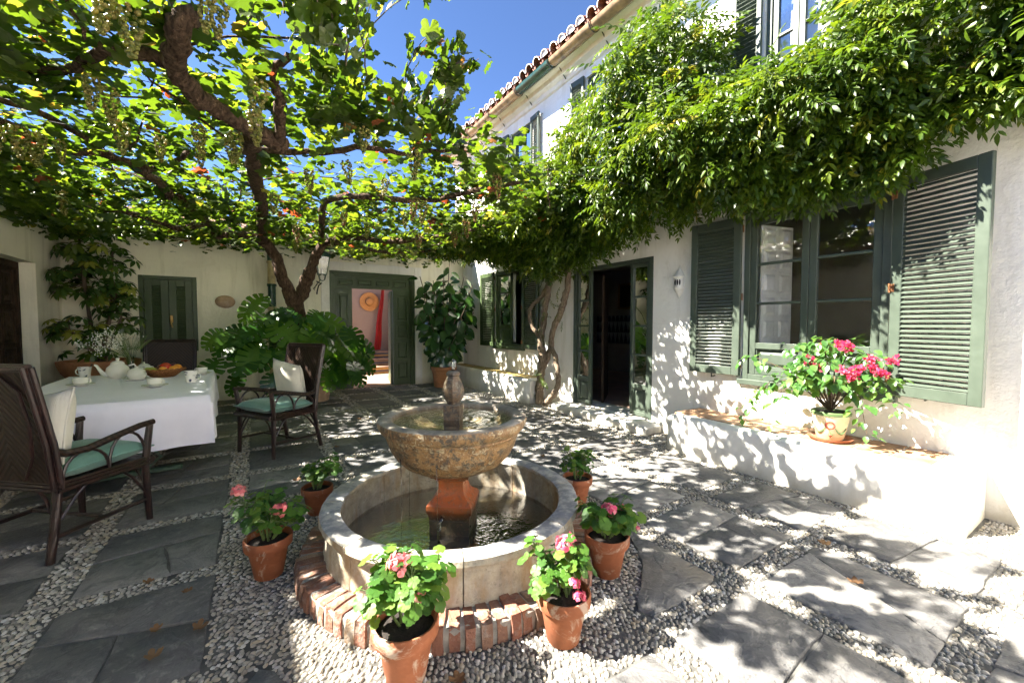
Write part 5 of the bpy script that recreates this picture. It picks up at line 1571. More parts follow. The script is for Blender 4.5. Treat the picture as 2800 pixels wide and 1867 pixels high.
def cloth_pt(u, v):
    """u, v outside +-1 hang down"""
    ox = max(0, abs(u) - 1); oy = max(0, abs(v) - 1)
    x = max(-1, min(1, u)) * hw; y = max(-1, min(1, v)) * hd
    h = max(ox, oy) * drop / .5
    z = TZ - h
    if h > 0:
        wob = (.016 * math.sin(y * 6.5 + 1.0) + .010 * math.sin(y * 17)) * (h / drop) if ox >= oy else (.022 * math.sin(x * 8.0) + .010 * math.sin(x * 21 + 1)) * (h / drop)
        out = .014 + wob
        if ox > 0: x += math.copysign(out + .01 * min(1, h / .03), u)
        if oy > 0: y += math.copysign(out + .01 * min(1, h / .03), v)
        if ox > 0 and oy > 0:
            x += math.copysign(.02 * h / drop, u); y += math.copysign(.02 * h / drop, v)
    else:
        z += .0025 * fbm((x, y, 0), 5) + .004 * max(0, 1 - abs(x - .05) / .03) + .004 * max(0, 1 - abs(y - .3) / .03) + .004 * max(0, 1 - abs(y + .55) / .03)
    return (x, y, z)
us = np.concatenate([np.linspace(-1.5, -1.0, 7)[:-1], np.linspace(-1, 1, 40), np.linspace(1, 1.5, 7)[1:]])
vs_ = np.concatenate([np.linspace(-1.5, -1.0, 7)[:-1], np.linspace(-1, 1, 70), np.linspace(1, 1.5, 7)[1:]])
for a in us:
    for b in vs_: cl.v.append(cloth_pt(a, b)); cl.r.append(.5)
nv = len(vs_)
for i in range(len(us) - 1):
    for j in range(nv - 1):
        cl.f.append((i * nv + j, (i + 1) * nv + j, (i + 1) * nv + j + 1, i * nv + j + 1)); cl.m.append(0)
co = cl.build('tablecloth', M['linen'], smooth=180)
co.location = (-1.06, 5.55, 0); co.rotation_euler = (0, 0, R(3)); tb.rotation_euler = (0, 0, R(3))
tag(co, 'white linen tablecloth draped over the long garden table', 'tablecloth')

def torus_handle(mb, c_, r_, th, plane='xz', sx=1.0):
    mb.tube([(c_[0] + r_ * sx * math.cos(t_), c_[1], c_[2] + r_ * math.sin(t_)) for t_ in [-PI * .55 + PI * 1.1 * i / 10 for i in range(11)]], th, 6)
TSC = 1.22
def teacup(loc, rz, label):
    c = empty('cup_and_saucer', loc, label, 'teacup', 'cream teacups on the table', rz=rz); c.scale = (TSC,) * 3
    MB().lathe([(.001, .004), (.035, .004), (.04, .008), (.082, .020), (.084, .023), (.04, .013), (.001, .012)], 28).build('saucer', M['china'], c)
    mb = MB(); mb.lathe([(.001, .014), (.026, .014), (.030, .020), (.045, .03), (.0475, .045), (.048, .072), (.0455, .072), (.044, .045), (.03, .028), (.001, .026)], 28)
    cu = mb.build('cup', M['china'], c)
    mb = MB(); torus_handle(mb, (.048, 0, .046), .019, .0042); mb.build('handle', M['china'], cu)
def mug(loc, rz, label, spoon=False):
    c = empty('patterned_mug', loc, label, 'mug', 'cream mugs with dark swirls', rz=rz); c.scale = (TSC,) * 3
    mb = MB(); mb.lathe([(.001, .002), (.034, .002), (.037, .006), (.040, .04), (.050, .10), (.0475, .10), (.037, .04), (.033, .010), (.001, .009)], 28)
    b = mb.build('mug_body', M['swirl'], c)
    mb = MB(); torus_handle(mb, (.043, 0, .056), .028, .005); mb.build('handle', M['china'], c)
    if spoon: MB().tube([(-.02, 0, .02), (-.045, .0, .10), (-.062, 0, .125)], [.003, .003, .004], 6).build('spoon', M['iron'], c)
mug((-1.62, 6.55, TZ), R(160), 'patterned mug with a spoon at the far left of the table', True)
mug((-.545, 5.40, TZ), R(-20), 'patterned swirl mug near the right edge of the table')
teacup((-1.42, 5.62, TZ), R(-20), 'cream teacup and saucer at the left front of the table')
teacup((-.80, 5.17, TZ), R(-25), 'cream teacup and saucer at the middle front of the table')
teacup((-.52, 6.15, TZ), R(150), 'cream teacup beyond the swirl mug at the right end')
tp = empty('teapot', (-1.28, 6.25, TZ), 'cream china teapot with curved spout beside the sugar bowl', 'teapot', rz=R(200)); tp.scale = (1.25,) * 3
MB().lathe([(.001, .002), (.045, .002), (.05, .008), (.075, .035), (.082, .065), (.075, .10), (.05, .125), (.046, .13)], 28).build('body', M['china'], tp)
MB().lathe([(.05, .128), (.047, .142), (.03, .155), (.012, .16), (.010, .168), (.016, .175), (.012, .184), (.001, .187)], 24).build('lid', M['china'], tp)
MB().tube([(.068, 0, .04), (.10, 0, .055), (.118, 0, .09), (.135, 0, .125), (.150, 0, .132)], [.022, .018, .013, .010, .009], 10).build('spout', M['china'], tp)
MB().tube([(-.07, 0, .11), (-.11, 0, .12), (-.128, 0, .085), (-.11, 0, .05), (-.075, 0, .035)], .007, 7).build('handle', M['china'], tp)
sb = empty('sugar_bowl', (-1.06, 5.90, TZ), 'round cream sugar bowl with lid on a plate before the fruit', 'sugar bowl'); sb.scale = (1.25,) * 3
MB().lathe([(.001, .004), (.045, .004), (.09, .018), (.092, .022), (.045, .012), (.001, .011)], 28).build('plate', M['china'], sb)
MB().lathe([(.001, .013), (.045, .013), (.064, .035), (.068, .055), (.058, .075)], 28).build('body', M['china'], sb)
MB().lathe([(.061, .075), (.058, .088), (.035, .105), (.01, .112), (.012, .12), (.001, .124)], 24).build('lid', M['china'], sb)
t2 = empty('swirl_teapot', (-1.12, 6.62, TZ), 'small patterned lidded pot behind the fruit basket', 'teapot', rz=R(40)); t2.scale = (1.25,) * 3
MB().lathe([(.001, .002), (.04, .002), (.06, .03), (.062, .06), (.045, .085)], 24).build('body', M['swirl'], t2)
MB().lathe([(.047, .085), (.03, .10), (.008, .106), (.011, .116), (.001, .122)], 20).build('lid', M['china'], t2)
mb = MB(); torus_handle(mb, (.06, 0, .05), .022, .005); mb.build('handle', M['china'], t2)
MB().tube([(-.055, 0, .04), (-.08, 0, .06), (-.09, 0, .085)], [.014, .010, .008], 8).build('spout', M['china'], t2)
bk = empty('fruit_basket', (-.87, 6.12, TZ), 'oval woven basket heaped with fruit on the white cloth', 'basket')
mb = MB()
mb.lathe([(.001, .004), (.085, .004), (.10, .012), (.15, .06), (.178, .085), (.180, .094), (.170, .090), (.142, .062), (.09, .02), (.001, .016)], 40, sx=1.12, sy=.92)
for i in range(len(mb.v)):
    p = mb.v[i]; a = math.atan2(p[1], p[0]); mb.v[i] = (p[0] * (1 + .012 * math.sin(a * 24)), p[1] * (1 + .012 * math.sin(a * 24)), p[2])
mb.build('basket_bowl', M['basket'], bk, smooth=60)
mb = MB()
mb.tube([(.2 * math.cos(t_), .165 * math.sin(t_), .092 + .006 * math.sin(t_ * 22)) for t_ in [2 * PI * i / 66 for i in range(67)]], .011, 6, False)
mb.build('rim', M['basket'], bk)
fruit = [('orange_fruit', 'orange', (.01, -.085, .085), .045, 'orange at the front centre of the fruit basket', 'orange'), ('orange_fruit', 'orange', (.10, -.06, .088), .047, 'orange at the front right of the fruit basket', 'orange'),
         ('orange_fruit', 'orange', (.125, .03, .098), .047, 'orange at the right end of the fruit basket', 'orange'), ('apple', 'apple_red', (.02, .02, .115), .058, 'large red apple on top of the fruit basket', 'apple'),
         ('plum', 'plum', (.08, .07, .12), .036, 'dark plum behind the red apple', 'plum'), ('plum', 'plum', (-.035, .085, .11), .034, 'dark plum at the back of the basket left of the apple', 'plum'),
         ('pear', 'pear', (-.09, -.04, .085), .045, 'yellow green pear lying in the front of the basket', 'pear'), ('lemon', 'pear', (-.135, .02, .085), .040, 'yellow fruit at the left end of the basket', 'lemon')]
for nm, mt, p, r_, lab, cat in fruit:
    mb = MB()
    if nm in ('pear', 'lemon'): mb.ball((0, 0, 0), r_, 16, 10, .8, 1.35, .85)
    elif nm == 'apple': mb.lathe([(max(.001, r_ * math.sin(a) * (1 + .08 * math.cos(a))), -r_ * math.cos(a) * .88 - (.012 if a > 2.9 or a < .2 else 0)) for a in [PI * i / 12 for i in range(13)]], 18)
    else: mb.ball((0, 0, 0), r_, 16, 10, .94)
    o = mb.build(nm, M[mt], smooth=180); o.location = Vector((-.87, 6.12, TZ)) + Vector(p); o.rotation_euler = (.3, .2, p[0] * 9); tag(o, lab, cat)
va = empty('flower_vase', (-1.20, 6.42, TZ), 'slim clear glass vase with white gypsophila and fern', 'vase')
MB().lathe([(.001, .003), (.048, .003), (.05, .01), (.036, .07), (.022, .15), (.020, .20), (.029, .235)], 24).build('glass', M['clear'], va, smooth=180)
st_ = MB(); bl = MB(); rr_ = random.Random(5)
ico = [tuple(v) for v in ico_v[:12]]
for k in range(34):
    a = rr_.uniform(0, 6.28); l = rr_.uniform(.16, .34); lean = rr_.uniform(.1, .75)
    tx = -.07 + math.cos(a) * l * lean - .09 * rr_.random(); ty = math.sin(a) * l * lean * .8; tz = .22 + l * (1 - lean * .5)
    if k < 12: tx -= .12; tz -= .04
    st_.tube([(0, 0, .05), (tx * .12, ty * .12, .23), (tx * .6, ty * .6, .2 + (tz - .2) * .7), (tx, ty, tz)], [.0025, .002, .0015, .001], 4, False)
    for q in range(13):
        p = (tx + rr_.gauss(0, .034), ty + rr_.gauss(0, .034), tz + rr_.gauss(0, .026))
        if q % 3 == 0: st_.tube([(tx * .85, ty * .85, .2 + (tz - .2) * .88), p], .0009, 3, False)
        bl.ball(p, rr_.uniform(.0035, .0075), 5, 3)
fe = MB()
for k in range(5):
    tx, ty, tz = (.09 + .05 * k, .04 - .03 * k, .52 - .05 * k) if k < 3 else (-.02 * k, .05, .5)
    st_.tube([(0, 0, .05), (tx * .3, ty * .3, .3), (tx, ty, tz)], .0018, 4, False)
    for q in range(22):
        f_ = .35 + .65 * q / 21; c_ = Vector((tx * f_, ty * f_, .3 + (tz - .3) * (f_ - .35) / .65 if f_ > .35 else .3))
        for s_ in (-1, 1):
            L_ = .05 * (1.15 - f_) + .012
            d = Vector((s_ * .8, .3 * s_, .55)).normalized()
            fe.add([c_, c_ + d * L_ * .5 + Vector((0, .004, .003)), c_ + d * L_, c_ + d * L_ * .5 - Vector((0, .004, .003))], [(0, 1, 2, 3)])
st_.build('stems', M['stem'], va); bl.build('blossoms', M['gyp'], va); fe.build('fern', M['stem'], va, smooth=0)
for o in va.children:
    if o.name.startswith('blossoms'): o['kind'] = 'stuff'
wg = MB().lathe([(.001, .002), (.03, .002), (.032, .012), (.038, .11), (.036, .11), (.029, .014), (.001, .012)], 20).build('drinking_glass', M['clear'], smooth=180)
wg.location = (-1.30, 6.52, TZ); wg.scale = (1.2,) * 3; tag(wg, 'plain drinking glass left of the flower vase', 'glass')
# ------------------------------------------------------------ large potted plants
def monstera_leaf(seed):
    rr_ = random.Random(seed); V = []; F = []
    def z_of(x, y): return -.28 * (y - .25) ** 2 - .22 * x * x + .10 * abs(x)
    def add(x, y):
        V.append((x, y, z_of(x, y))); return len(V) - 1
    nf = 7
    for s_ in (-1, 1):
        for i in range(nf):
            f0, f1 = i / nf, (i + 1) / nf
            m0, m1 = (0, .02 + .90 * f0 ** 1.15), (0, .02 + .90 * f1 ** 1.15)
            def outer(f):
                ph = R(-82 + 170 * f)
                return (s_ * .44 * math.cos(ph) * (1.04 if f < .5 else 1.0) + (s_ * .02), .40 + (.60 if ph > 0 else .50) * math.sin(ph))
            gp = .11 + rr_.uniform(-.03, .06)
            if rr_.random() < .3: gp = .01
            oa, ob = outer(f0 + gp / nf), outer(f1 - gp / nf)
            L = rr_.uniform(.92, 1.04)
            cut_ = rr_.uniform(.26, .46)
            def mixp(a, b, t_): return (a[0] + (b[0] - a[0]) * t_, a[1] + (b[1] - a[1]) * t_)
            A = add(*m0); B = add(*m1)
            w0, w1 = mixp(m0, outer(f0), cut_), mixp(m1, outer(f1), cut_)
            C = add(*w0); D = add(*w1)
            ra, rb = mixp(w0, w1, .10), mixp(w0, w1, .90)
            E1 = add(*ra); E2 = add(*rb)
            T1 = add(*mixp(m0, oa, L * .96)); T2 = add(*mixp(m1, ob, L * .96))
            om = outer((f0 + f1) / 2); mm_ = mixp(m0, m1, .5); T3 = add(*mixp(mm_, om, L * 1.03))
            f = [(A, B, D), (A, D, C), (E1, E2, T2), (E1, T2, T3), (E1, T3, T1)]
            F += f if s_ > 0 else [t_[::-1] for t_ in f]
    return np.array(V, float), np.array(F)
MON = []
for i in range(5):
    v, f = monstera_leaf(i); MON.append(soup('leaf', v, f, M['mon_leaf'], np.full(len(v), (i + .5) / 5)))
mo = empty('monstera', (0.85, 8.02, 0), 'big monstera with split leaves in a pale pot left of the green gate', 'plant')
MB().lathe([(.24, 0), (.25, .02), (.31, .40), (.33, .42), (.335, .49), (.32, .50), (.30, .47), (.001, .46)], 28, c=(.05, -.02, 0), capb=True).build('pot', M['terracotta_pale'], mo)
tag(MB().lathe([(.16, 0), (.20, .34), (.215, .36), (.20, .37), (.185, .34), (.001, .33)], 22, c=(.62, 7.78, 0), capb=True).build('empty_pot', M['wood_dark']), 'dark clay pot half hidden under the monstera leaves', 'pot')
rr_ = random.Random(3)
pet = []
mc = Vector((.58, 7.62, .86))
crown = Vector((.88, 8.0, .62))
specs = []
for k in range(48):
    for _ in range(40):
        a = rr_.uniform(-PI, 0.25 * PI); u = rr_.uniform(-.38, .98)
        d = Vector((math.cos(a) * math.sqrt(1 - u * u), math.sin(a) * math.sqrt(1 - u * u), u))
        if d.y < .35: break
    p = mc + Vector((d.x * 1.0, d.y * .52, d.z * .78)) * rr_.uniform(.72, 1.0)
    if p.x < -.05 and p.z > 1.35: p.z -= .35
    specs.append((p, d))
for (u_, v_, w_) in ((.16, 7.35, 1.78), (.45, 7.55, 1.62), (.95, 7.4, 1.55), (1.35, 7.2, 1.30), (1.55, 7.5, 1.05), (-.35, 7.3, 1.25), (-.42, 7.2, .85), (1.4, 7.15, .72)):
    specs.append((Vector((u_, v_, w_)), (Vector((u_, v_, w_)) - mc).normalized()))
for i, (p, d) in enumerate(specs):
    nrm = Vector((d.x * .6 + rr_.uniform(-.4, .4), -.55 + d.y * .35 + rr_.uniform(-.25, .25), .55 + d.z * .35 + rr_.uniform(-.25, .25))).normalized()
    dr_ = Vector((d.x * .8 + rr_.uniform(-.6, .6), -.25 + rr_.uniform(-.3, .3), -.75 + .5 * max(0, d.z))).normalized()
    Rm = frame_from(np.array([nrm[:]]), np.array([dr_[:]]))[0]
    place('leaf', MON[rr_.randrange(5)], mo, p, Rm, rr_.uniform(.32, .54))
    mid = crown.lerp(p, .55) + Vector((0, 0, .16))
    MB().tube([crown + Vector((rr_.uniform(-.08, .08), rr_.uniform(-.08, .05), -.15)), mid, p], [.014, .011, .008], 6).build('petiole', M['stem'], mo, True)

rb = empty('rubber_plant', (3.50, 8.30, 0), 'dark glossy rubber plant in an orange clay pot right of the green gate', 'plant')
MB().lathe([(.20, 0), (.21, .02), (.255, .36), (.275, .38), (.28, .44), (.262, .45), (.25, .42), (.001, .41)], 30, capb=True).build('pot', M['terracotta_big'], rb)
RUB = template_meshes('leaf', *oval(1, .58, 6, .10, .20), M['rub_leaf'], 6)
sm = MB(); base = Vector((3.50, 8.30, .40))
tops = [(3.45, 8.15, 2.35), (3.75, 8.0, 2.1), (3.2, 8.2, 2.2), (3.95, 8.25, 1.9), (3.0, 8.15, 1.65), (3.6, 7.85, 1.55), (3.35, 8.5, 2.3), (3.85, 7.9, 1.25), (3.15, 7.95, 1.15), (3.55, 8.0, 2.0), (2.95, 8.0, 1.9), (3.3, 7.75, 1.75), (3.75, 7.7, 1.75), (3.05, 7.85, 1.35), (4.0, 7.85, 1.6), (3.5, 7.7, 1.1), (2.98, 8.3, 2.35), (3.95, 8.2, 2.4), (3.6, 8.2, 2.65), (2.88, 8.05, 1.5), (4.05, 8.0, 2.2)]
for t_ in tops:
    T_ = Vector(t_); m1 = base.lerp(T_, .4) + Vector((0, 0, .1)); P_ = [base, m1, T_]
    sm.tube(P_, [.018, .014, .008], 6)
    L_ = (T_ - base).length; n_ = int(L_ / .066)
    for k in range(n_):
        f_ = .14 + .86 * k / n_
        c_ = base.lerp(m1, f_ * 2) if f_ < .5 else m1.lerp(T_, f_ * 2 - 1)
        a = k * 2.4 + t_[0] * 7
        d = Vector((math.cos(a), math.sin(a), rr_.uniform(-.35, .55)))
        if c_.x + d.x * .25 > 4.22: d.x = -abs(d.x)
        if c_.y + d.y * .25 > 8.93: d.y = -abs(d.y)
        d.normalize()
        nrm = (Vector((-.25, -.75, .45)) + d * .45 + Vector((rr_.uniform(-.4, .4), rr_.uniform(-.2, .2), rr_.uniform(-.3, .3)))).normalized()
        d = (d + Vector((0, 0, -.35))).normalized()
        Rm = frame_from(np.array([nrm[:]]), np.array([d[:]]))[0]
        s_ = rr_.uniform(.20, .31)
        place('leaf', RUB[rr_.randrange(6)], rb, c_ + d * .06, Rm, s_)
sm.build('stems', M['stem_brown'], rb, True)

sc_ = empty('schefflera', (-1.88, 8.28, 0), 'tall variegated umbrella plant in a wide clay bowl in the back left corner', 'plant')
MB().lathe([(.26, 0), (.25, .30), (.22, .42), (.30, .52), (.40, .66), (.445, .78), (.45, .83), (.425, .835), (.40, .79), (.001, .78)], 34, capb=True).build('bowl', M['terracotta_big'], sc_)
leaflet = oval(1, .42, 4, .10, .22)
def palmate(n_, seed):
    parts = []; q_ = random.Random(seed)
    for i in range(n_):
        a = 2 * PI * i / n_ + q_.uniform(-.1, .1)
        M4 = Matrix.Rotation(a, 4, 'Z') @ Matrix.Translation((0, .12, -.02)) @ Matrix.Rotation(R(-22 + q_.uniform(-10, 10)), 4, 'X') @ Matrix.Scale(q_.uniform(.75, 1.0), 4)
        parts.append(tr(leaflet, M4))
    return join(parts)
SCH = []
for i in range(6):
    v, f = palmate(7 + i % 2, i); SCH.append(soup('leaf', v, f, M['sch_leaf'], np.full(len(v), [.1, .3, .45, .6, .8, .95][i])))
sm = MB(); B0 = Vector((-1.88, 8.28, .78))
ells = [((-2.08, 8.40, 2.62), (.36, .30, .55), 66), ((-2.02, 8.25, 2.0), (.42, .32, .30), 40), ((-1.66, 8.15, 1.78), (.36, .30, .26), 34), ((-1.62, 8.2, 1.45), (.30, .28, .25), 22), ((-2.12, 8.02, 1.28), (.38, .30, .20), 26), ((-1.95, 8.1, 1.05), (.4, .3, .14), 12), ((-1.75, 8.5, 2.35), (.3, .25, .25), 14)]
for (c_, r3, n_) in ells:
    C_ = Vector(c_)
    knot = B0.lerp(C_, .5) + Vector((rr_.uniform(-.06, .06), 0, .02))
    sm.tube([B0 + Vector((rr_.uniform(-.05, .05), rr_.uniform(-.05, .05), -.02)), knot, C_, C_ + Vector((0, 0, r3[2] * .7))], [.026, .020, .014, .007], 7)
    for k in range(n_):
        u = rr_.uniform(-1, 1); a = rr_.uniform(0, 6.28); q = math.sqrt(1 - u * u)
        d = Vector((q * math.cos(a), q * math.sin(a), u)); p = C_ + Vector((d.x * r3[0], d.y * r3[1], d.z * r3[2])) * rr_.uniform(.55, 1.0)
        if p.y > 8.72: p.y = 8.72
        if p.x < -2.3: p.x = -2.3
        nrm = Vector((d.x * .55, d.y * .45 - .35, .75 + .2 * d.z)).normalized()
        Rm = frame_from(np.array([nrm[:]]), np.array([[rr_.uniform(-1, 1), rr_.uniform(-1, 1), 0.1]]))[0]
        place('leaf', SCH[min(5, int(rr_.random() ** 1.4 * 6))], sc_, p, Rm, rr_.uniform(.11, .165))
        if k % 2 == 0: sm.tube([C_ + Vector((0, 0, (p.z - C_.z) * .5)), p], .004, 4, False)
sm.build('stems', M['stem_brown'], sc_, True)

# bougainvillea on the bench
bo = empty('bougainvillea', (3.99, 1.43, .409), 'bougainvillea with magenta bracts in a painted cream pot on the white bench', 'potted plant')
MB().lathe([(.06, 0), (.135, .004), (.15, .018), (.152, .026), (.14, .024), (.12, .012), (.06, .010)], 30, capb=True).build('saucer', M['terracotta'], bo)
ptm = MB(); ptm.lathe([(.088, .012), (.092, .016), (.126, .205), (.128, .21)], 36, capb=True)
ptm.build('pot', M['majolica'], bo)
MB().lathe([(.1285, .208), (.136, .212), (.139, .232), (.132, .24), (.124, .236), (.120, .21)], 36).build('pot_rim', M['glaze_green'], bo)
MB().lathe([(.121, .222), (.06, .228), (.001, .23)], 20).build('soil', M['soil'], bo)
def on_pot(ang, z):       # point on the tapered pot wall
    r_ = .092 + (z - .016) / .189 * .034 + .0025
    return Vector((r_ * math.cos(ang), r_ * math.sin(ang), z))
A0 = math.atan2(-1.43, -3.99)
rose = MB(); rose.tube([on_pot(A0 + .25 * math.cos(t_), .135 + .028 * math.sin(t_)) for t_ in [2 * PI * i / 18 for i in range(19)]], .006, 6, False)
rose.build('painted_rosette', M['glaze_red'], bo)
sw = MB()
for (a0, a1, zc) in ((-1.2, -.28, .115), (.30, 1.1, .115)):
    sw.tube([on_pot(A0 + a0 + (a1 - a0) * i / 10, zc - .045 * math.sin(PI * i / 10)) for i in range(11)], [.003 + .007 * math.sin(PI * i / 10) for i in range(11)], 6)
sw.tube([on_pot(A0 - .05, .09), on_pot(A0 + .12, .06), on_pot(A0 - .02, .035)], [.003, .009, .003], 6)
sw.build('painted_garland', M['glaze_green'], bo)
bb = MB(); bb.ball(on_pot(A0 + .02, .055), .012, 8, 6); bb.build('painted_bud', M['glaze_red'], bo)
BOU = template_meshes('leaf', *oval(1, .72, 4, .14, .18), M['boug_leaf'], 6)
sm = MB(); b0 = Vector((3.99, 1.43, .64))
br_ends = [(3.75, 2.02, 1.05), (3.85, 1.68, 1.16), (3.8, 1.45, 1.22), (3.9, 1.25, 1.16), (3.85, 1.08, 1.08), (3.95, 1.02, .92), (3.8, 1.93, .66), (3.78, 1.80, .50), (3.85, 1.15, .53), (4.1, 1.6, 1.15), (4.1, 1.2, 1.1), (3.7, 1.5, 1.0), (3.68, 1.3, .92), (3.85, 2.08, .47), (3.95, 1.75, .98), (4.05, 1.4, 1.2), (3.72, 1.62, .82), (3.9, .98, .70), (3.75, 1.38, 1.05), (3.8, 1.6, 1.08)]
nleaf_ = 0
for e in br_ends:
    E_ = Vector(e)
    hi = max(E_.z, .98)
    m1 = Vector(((b0.x * .6 + E_.x * .4), (b0.y * .6 + E_.y * .4), .64 + (hi - .64) * .72)); m2 = Vector((b0.x * .2 + E_.x * .8, b0.y * .2 + E_.y * .8, hi * .6 + E_.z * .4))
    P_ = [b0, m1, m2, E_]
    sm.tube(P_, [.007, .005, .0035, .0018], 5)
    for k in range(34):
        f_ = .26 + .74 * k / 33; i_ = min(2, int(f_ * 3)); c_ = P_[i_].lerp(P_[i_ + 1], f_ * 3 - i_)
        for rep in range(1):
            d = Vector((rr_.uniform(-1, .7), rr_.uniform(-1, 1), rr_.uniform(-.6, .7))).normalized()
            p = c_ + d * rr_.uniform(.01, .085)
            if p.x > 4.25: p.x = 4.25
            nrm = (Vector((-.35, 0, .8)) + d * .5).normalized()
            dd = (d + Vector((0, 0, -.5))).normalized()
            Rm = frame_from(np.array([nrm[:]]), np.array([dd[:]]))[0]
            place('leaf', BOU[rr_.randrange(6)], bo, p, Rm, rr_.uniform(.045, .085) * (.75 if f_ > .9 else 1)); nleaf_ += 1
sm.build('stems', M['stem_brown'], bo, True)
def bract_mesh(seed):
    q_ = random.Random(seed); mb = MB()
    for i in range(16):
        c_ = Vector((q_.gauss(0, .020), q_.gauss(0, .020), q_.gauss(0, .015))); mb.cr = q_.random()
        for j in range(3):
            ro = Matrix.Translation(c_) @ Matrix.Rotation(j * 2.09 + q_.random(), 4, 'Z') @ Matrix.Rotation(R(50 + q_.uniform(-15, 15)), 4, 'X')
            mb.add([ro @ Vector(p) for p in ((0, 0, 0), (.009, .010, .002), (.006, .022, 0), (0, .027, .001), (-.006, .022, 0), (-.009, .010, .002))], [(0, 1, 2, 3, 4, 5)])
    return mb.mesh('bract_cluster', M['bract'], 0)
BRM = [bract_mesh(i) for i in range(3)]
for i, p in enumerate([(3.78, 1.53, 1.06), (3.76, 1.45, 1.01), (3.80, 1.33, 1.19), (3.80, 1.27, 1.17), (3.82, 1.43, 1.17), (3.74, 1.25, .98), (3.74, 1.18, 1.01), (3.76, 1.10, 1.03), (3.78, 1.13, 1.09), (3.82, 1.00, 1.09), (3.75, 1.05, .99), (3.76, 1.21, .94)]):
    place('bract_cluster', BRM[i % 3], bo, p, np.eye(3), rr_.uniform(.85, 1.25)).rotation_quaternion = Euler((rr_.uniform(-1, 1), rr_.uniform(-1, 1), rr_.uniform(0, 6))).to_quaternion()
# ------------------------------------------------------------ grape vine over the courtyard
vine = empty('grape_vine', (0.62, 7.95, 0), 'old grape vine with gnarled limbs spread on wires over the courtyard', 'vine')
def wiggle(pts_, amp, n_sub=4, seed=0):
    q_ = random.Random(seed); P_ = [Vector(p) for p in pts_]; out = []
    for i in range(len(P_) - 1):
        p0 = P_[max(0, i - 1)]; p1 = P_[i]; p2 = P_[i + 1]; p3 = P_[min(len(P_) - 1, i + 2)]
        for k in range(n_sub):
            t_ = k / n_sub
            c_ = .5 * ((2 * p1) + (p2 - p0) * t_ + (2 * p0 - 5 * p1 + 4 * p2 - p3) * t_ ** 2 + (3 * p1 - p0 - 3 * p2 + p3) * t_ ** 3)
            out.append(c_ + Vector((q_.uniform(-amp, amp), q_.uniform(-amp, amp), q_.uniform(-amp, amp)) ) * (1 if 0 < i + k else 0))
    return out + [P_[-1]]
def limb(name, pts_, r0, r1, mat, parent, amp=.012, seed=0, seg=10, n_sub=5, jit=.16, twist=.12):
    W_ = wiggle(pts_, amp, n_sub, seed); n_ = len(W_)
    rad = [(r0 + (r1 - r0) * i / (n_ - 1)) * (1 + .14 * fbm((W_[i].x * 3, W_[i].y * 3, seed), 1.6)) for i in range(n_)]
    return MB().tube(W_, rad, seg, True, jit, twist).build(name, mat, parent, True, smooth=60)
limb('trunk', [(.60, 7.95, -.02), (.58, 7.92, .6), (.66, 7.85, 1.3), (.62, 7.78, 1.78)], .10, .115, M['vine_bark'], vine, .015, 1, 12)
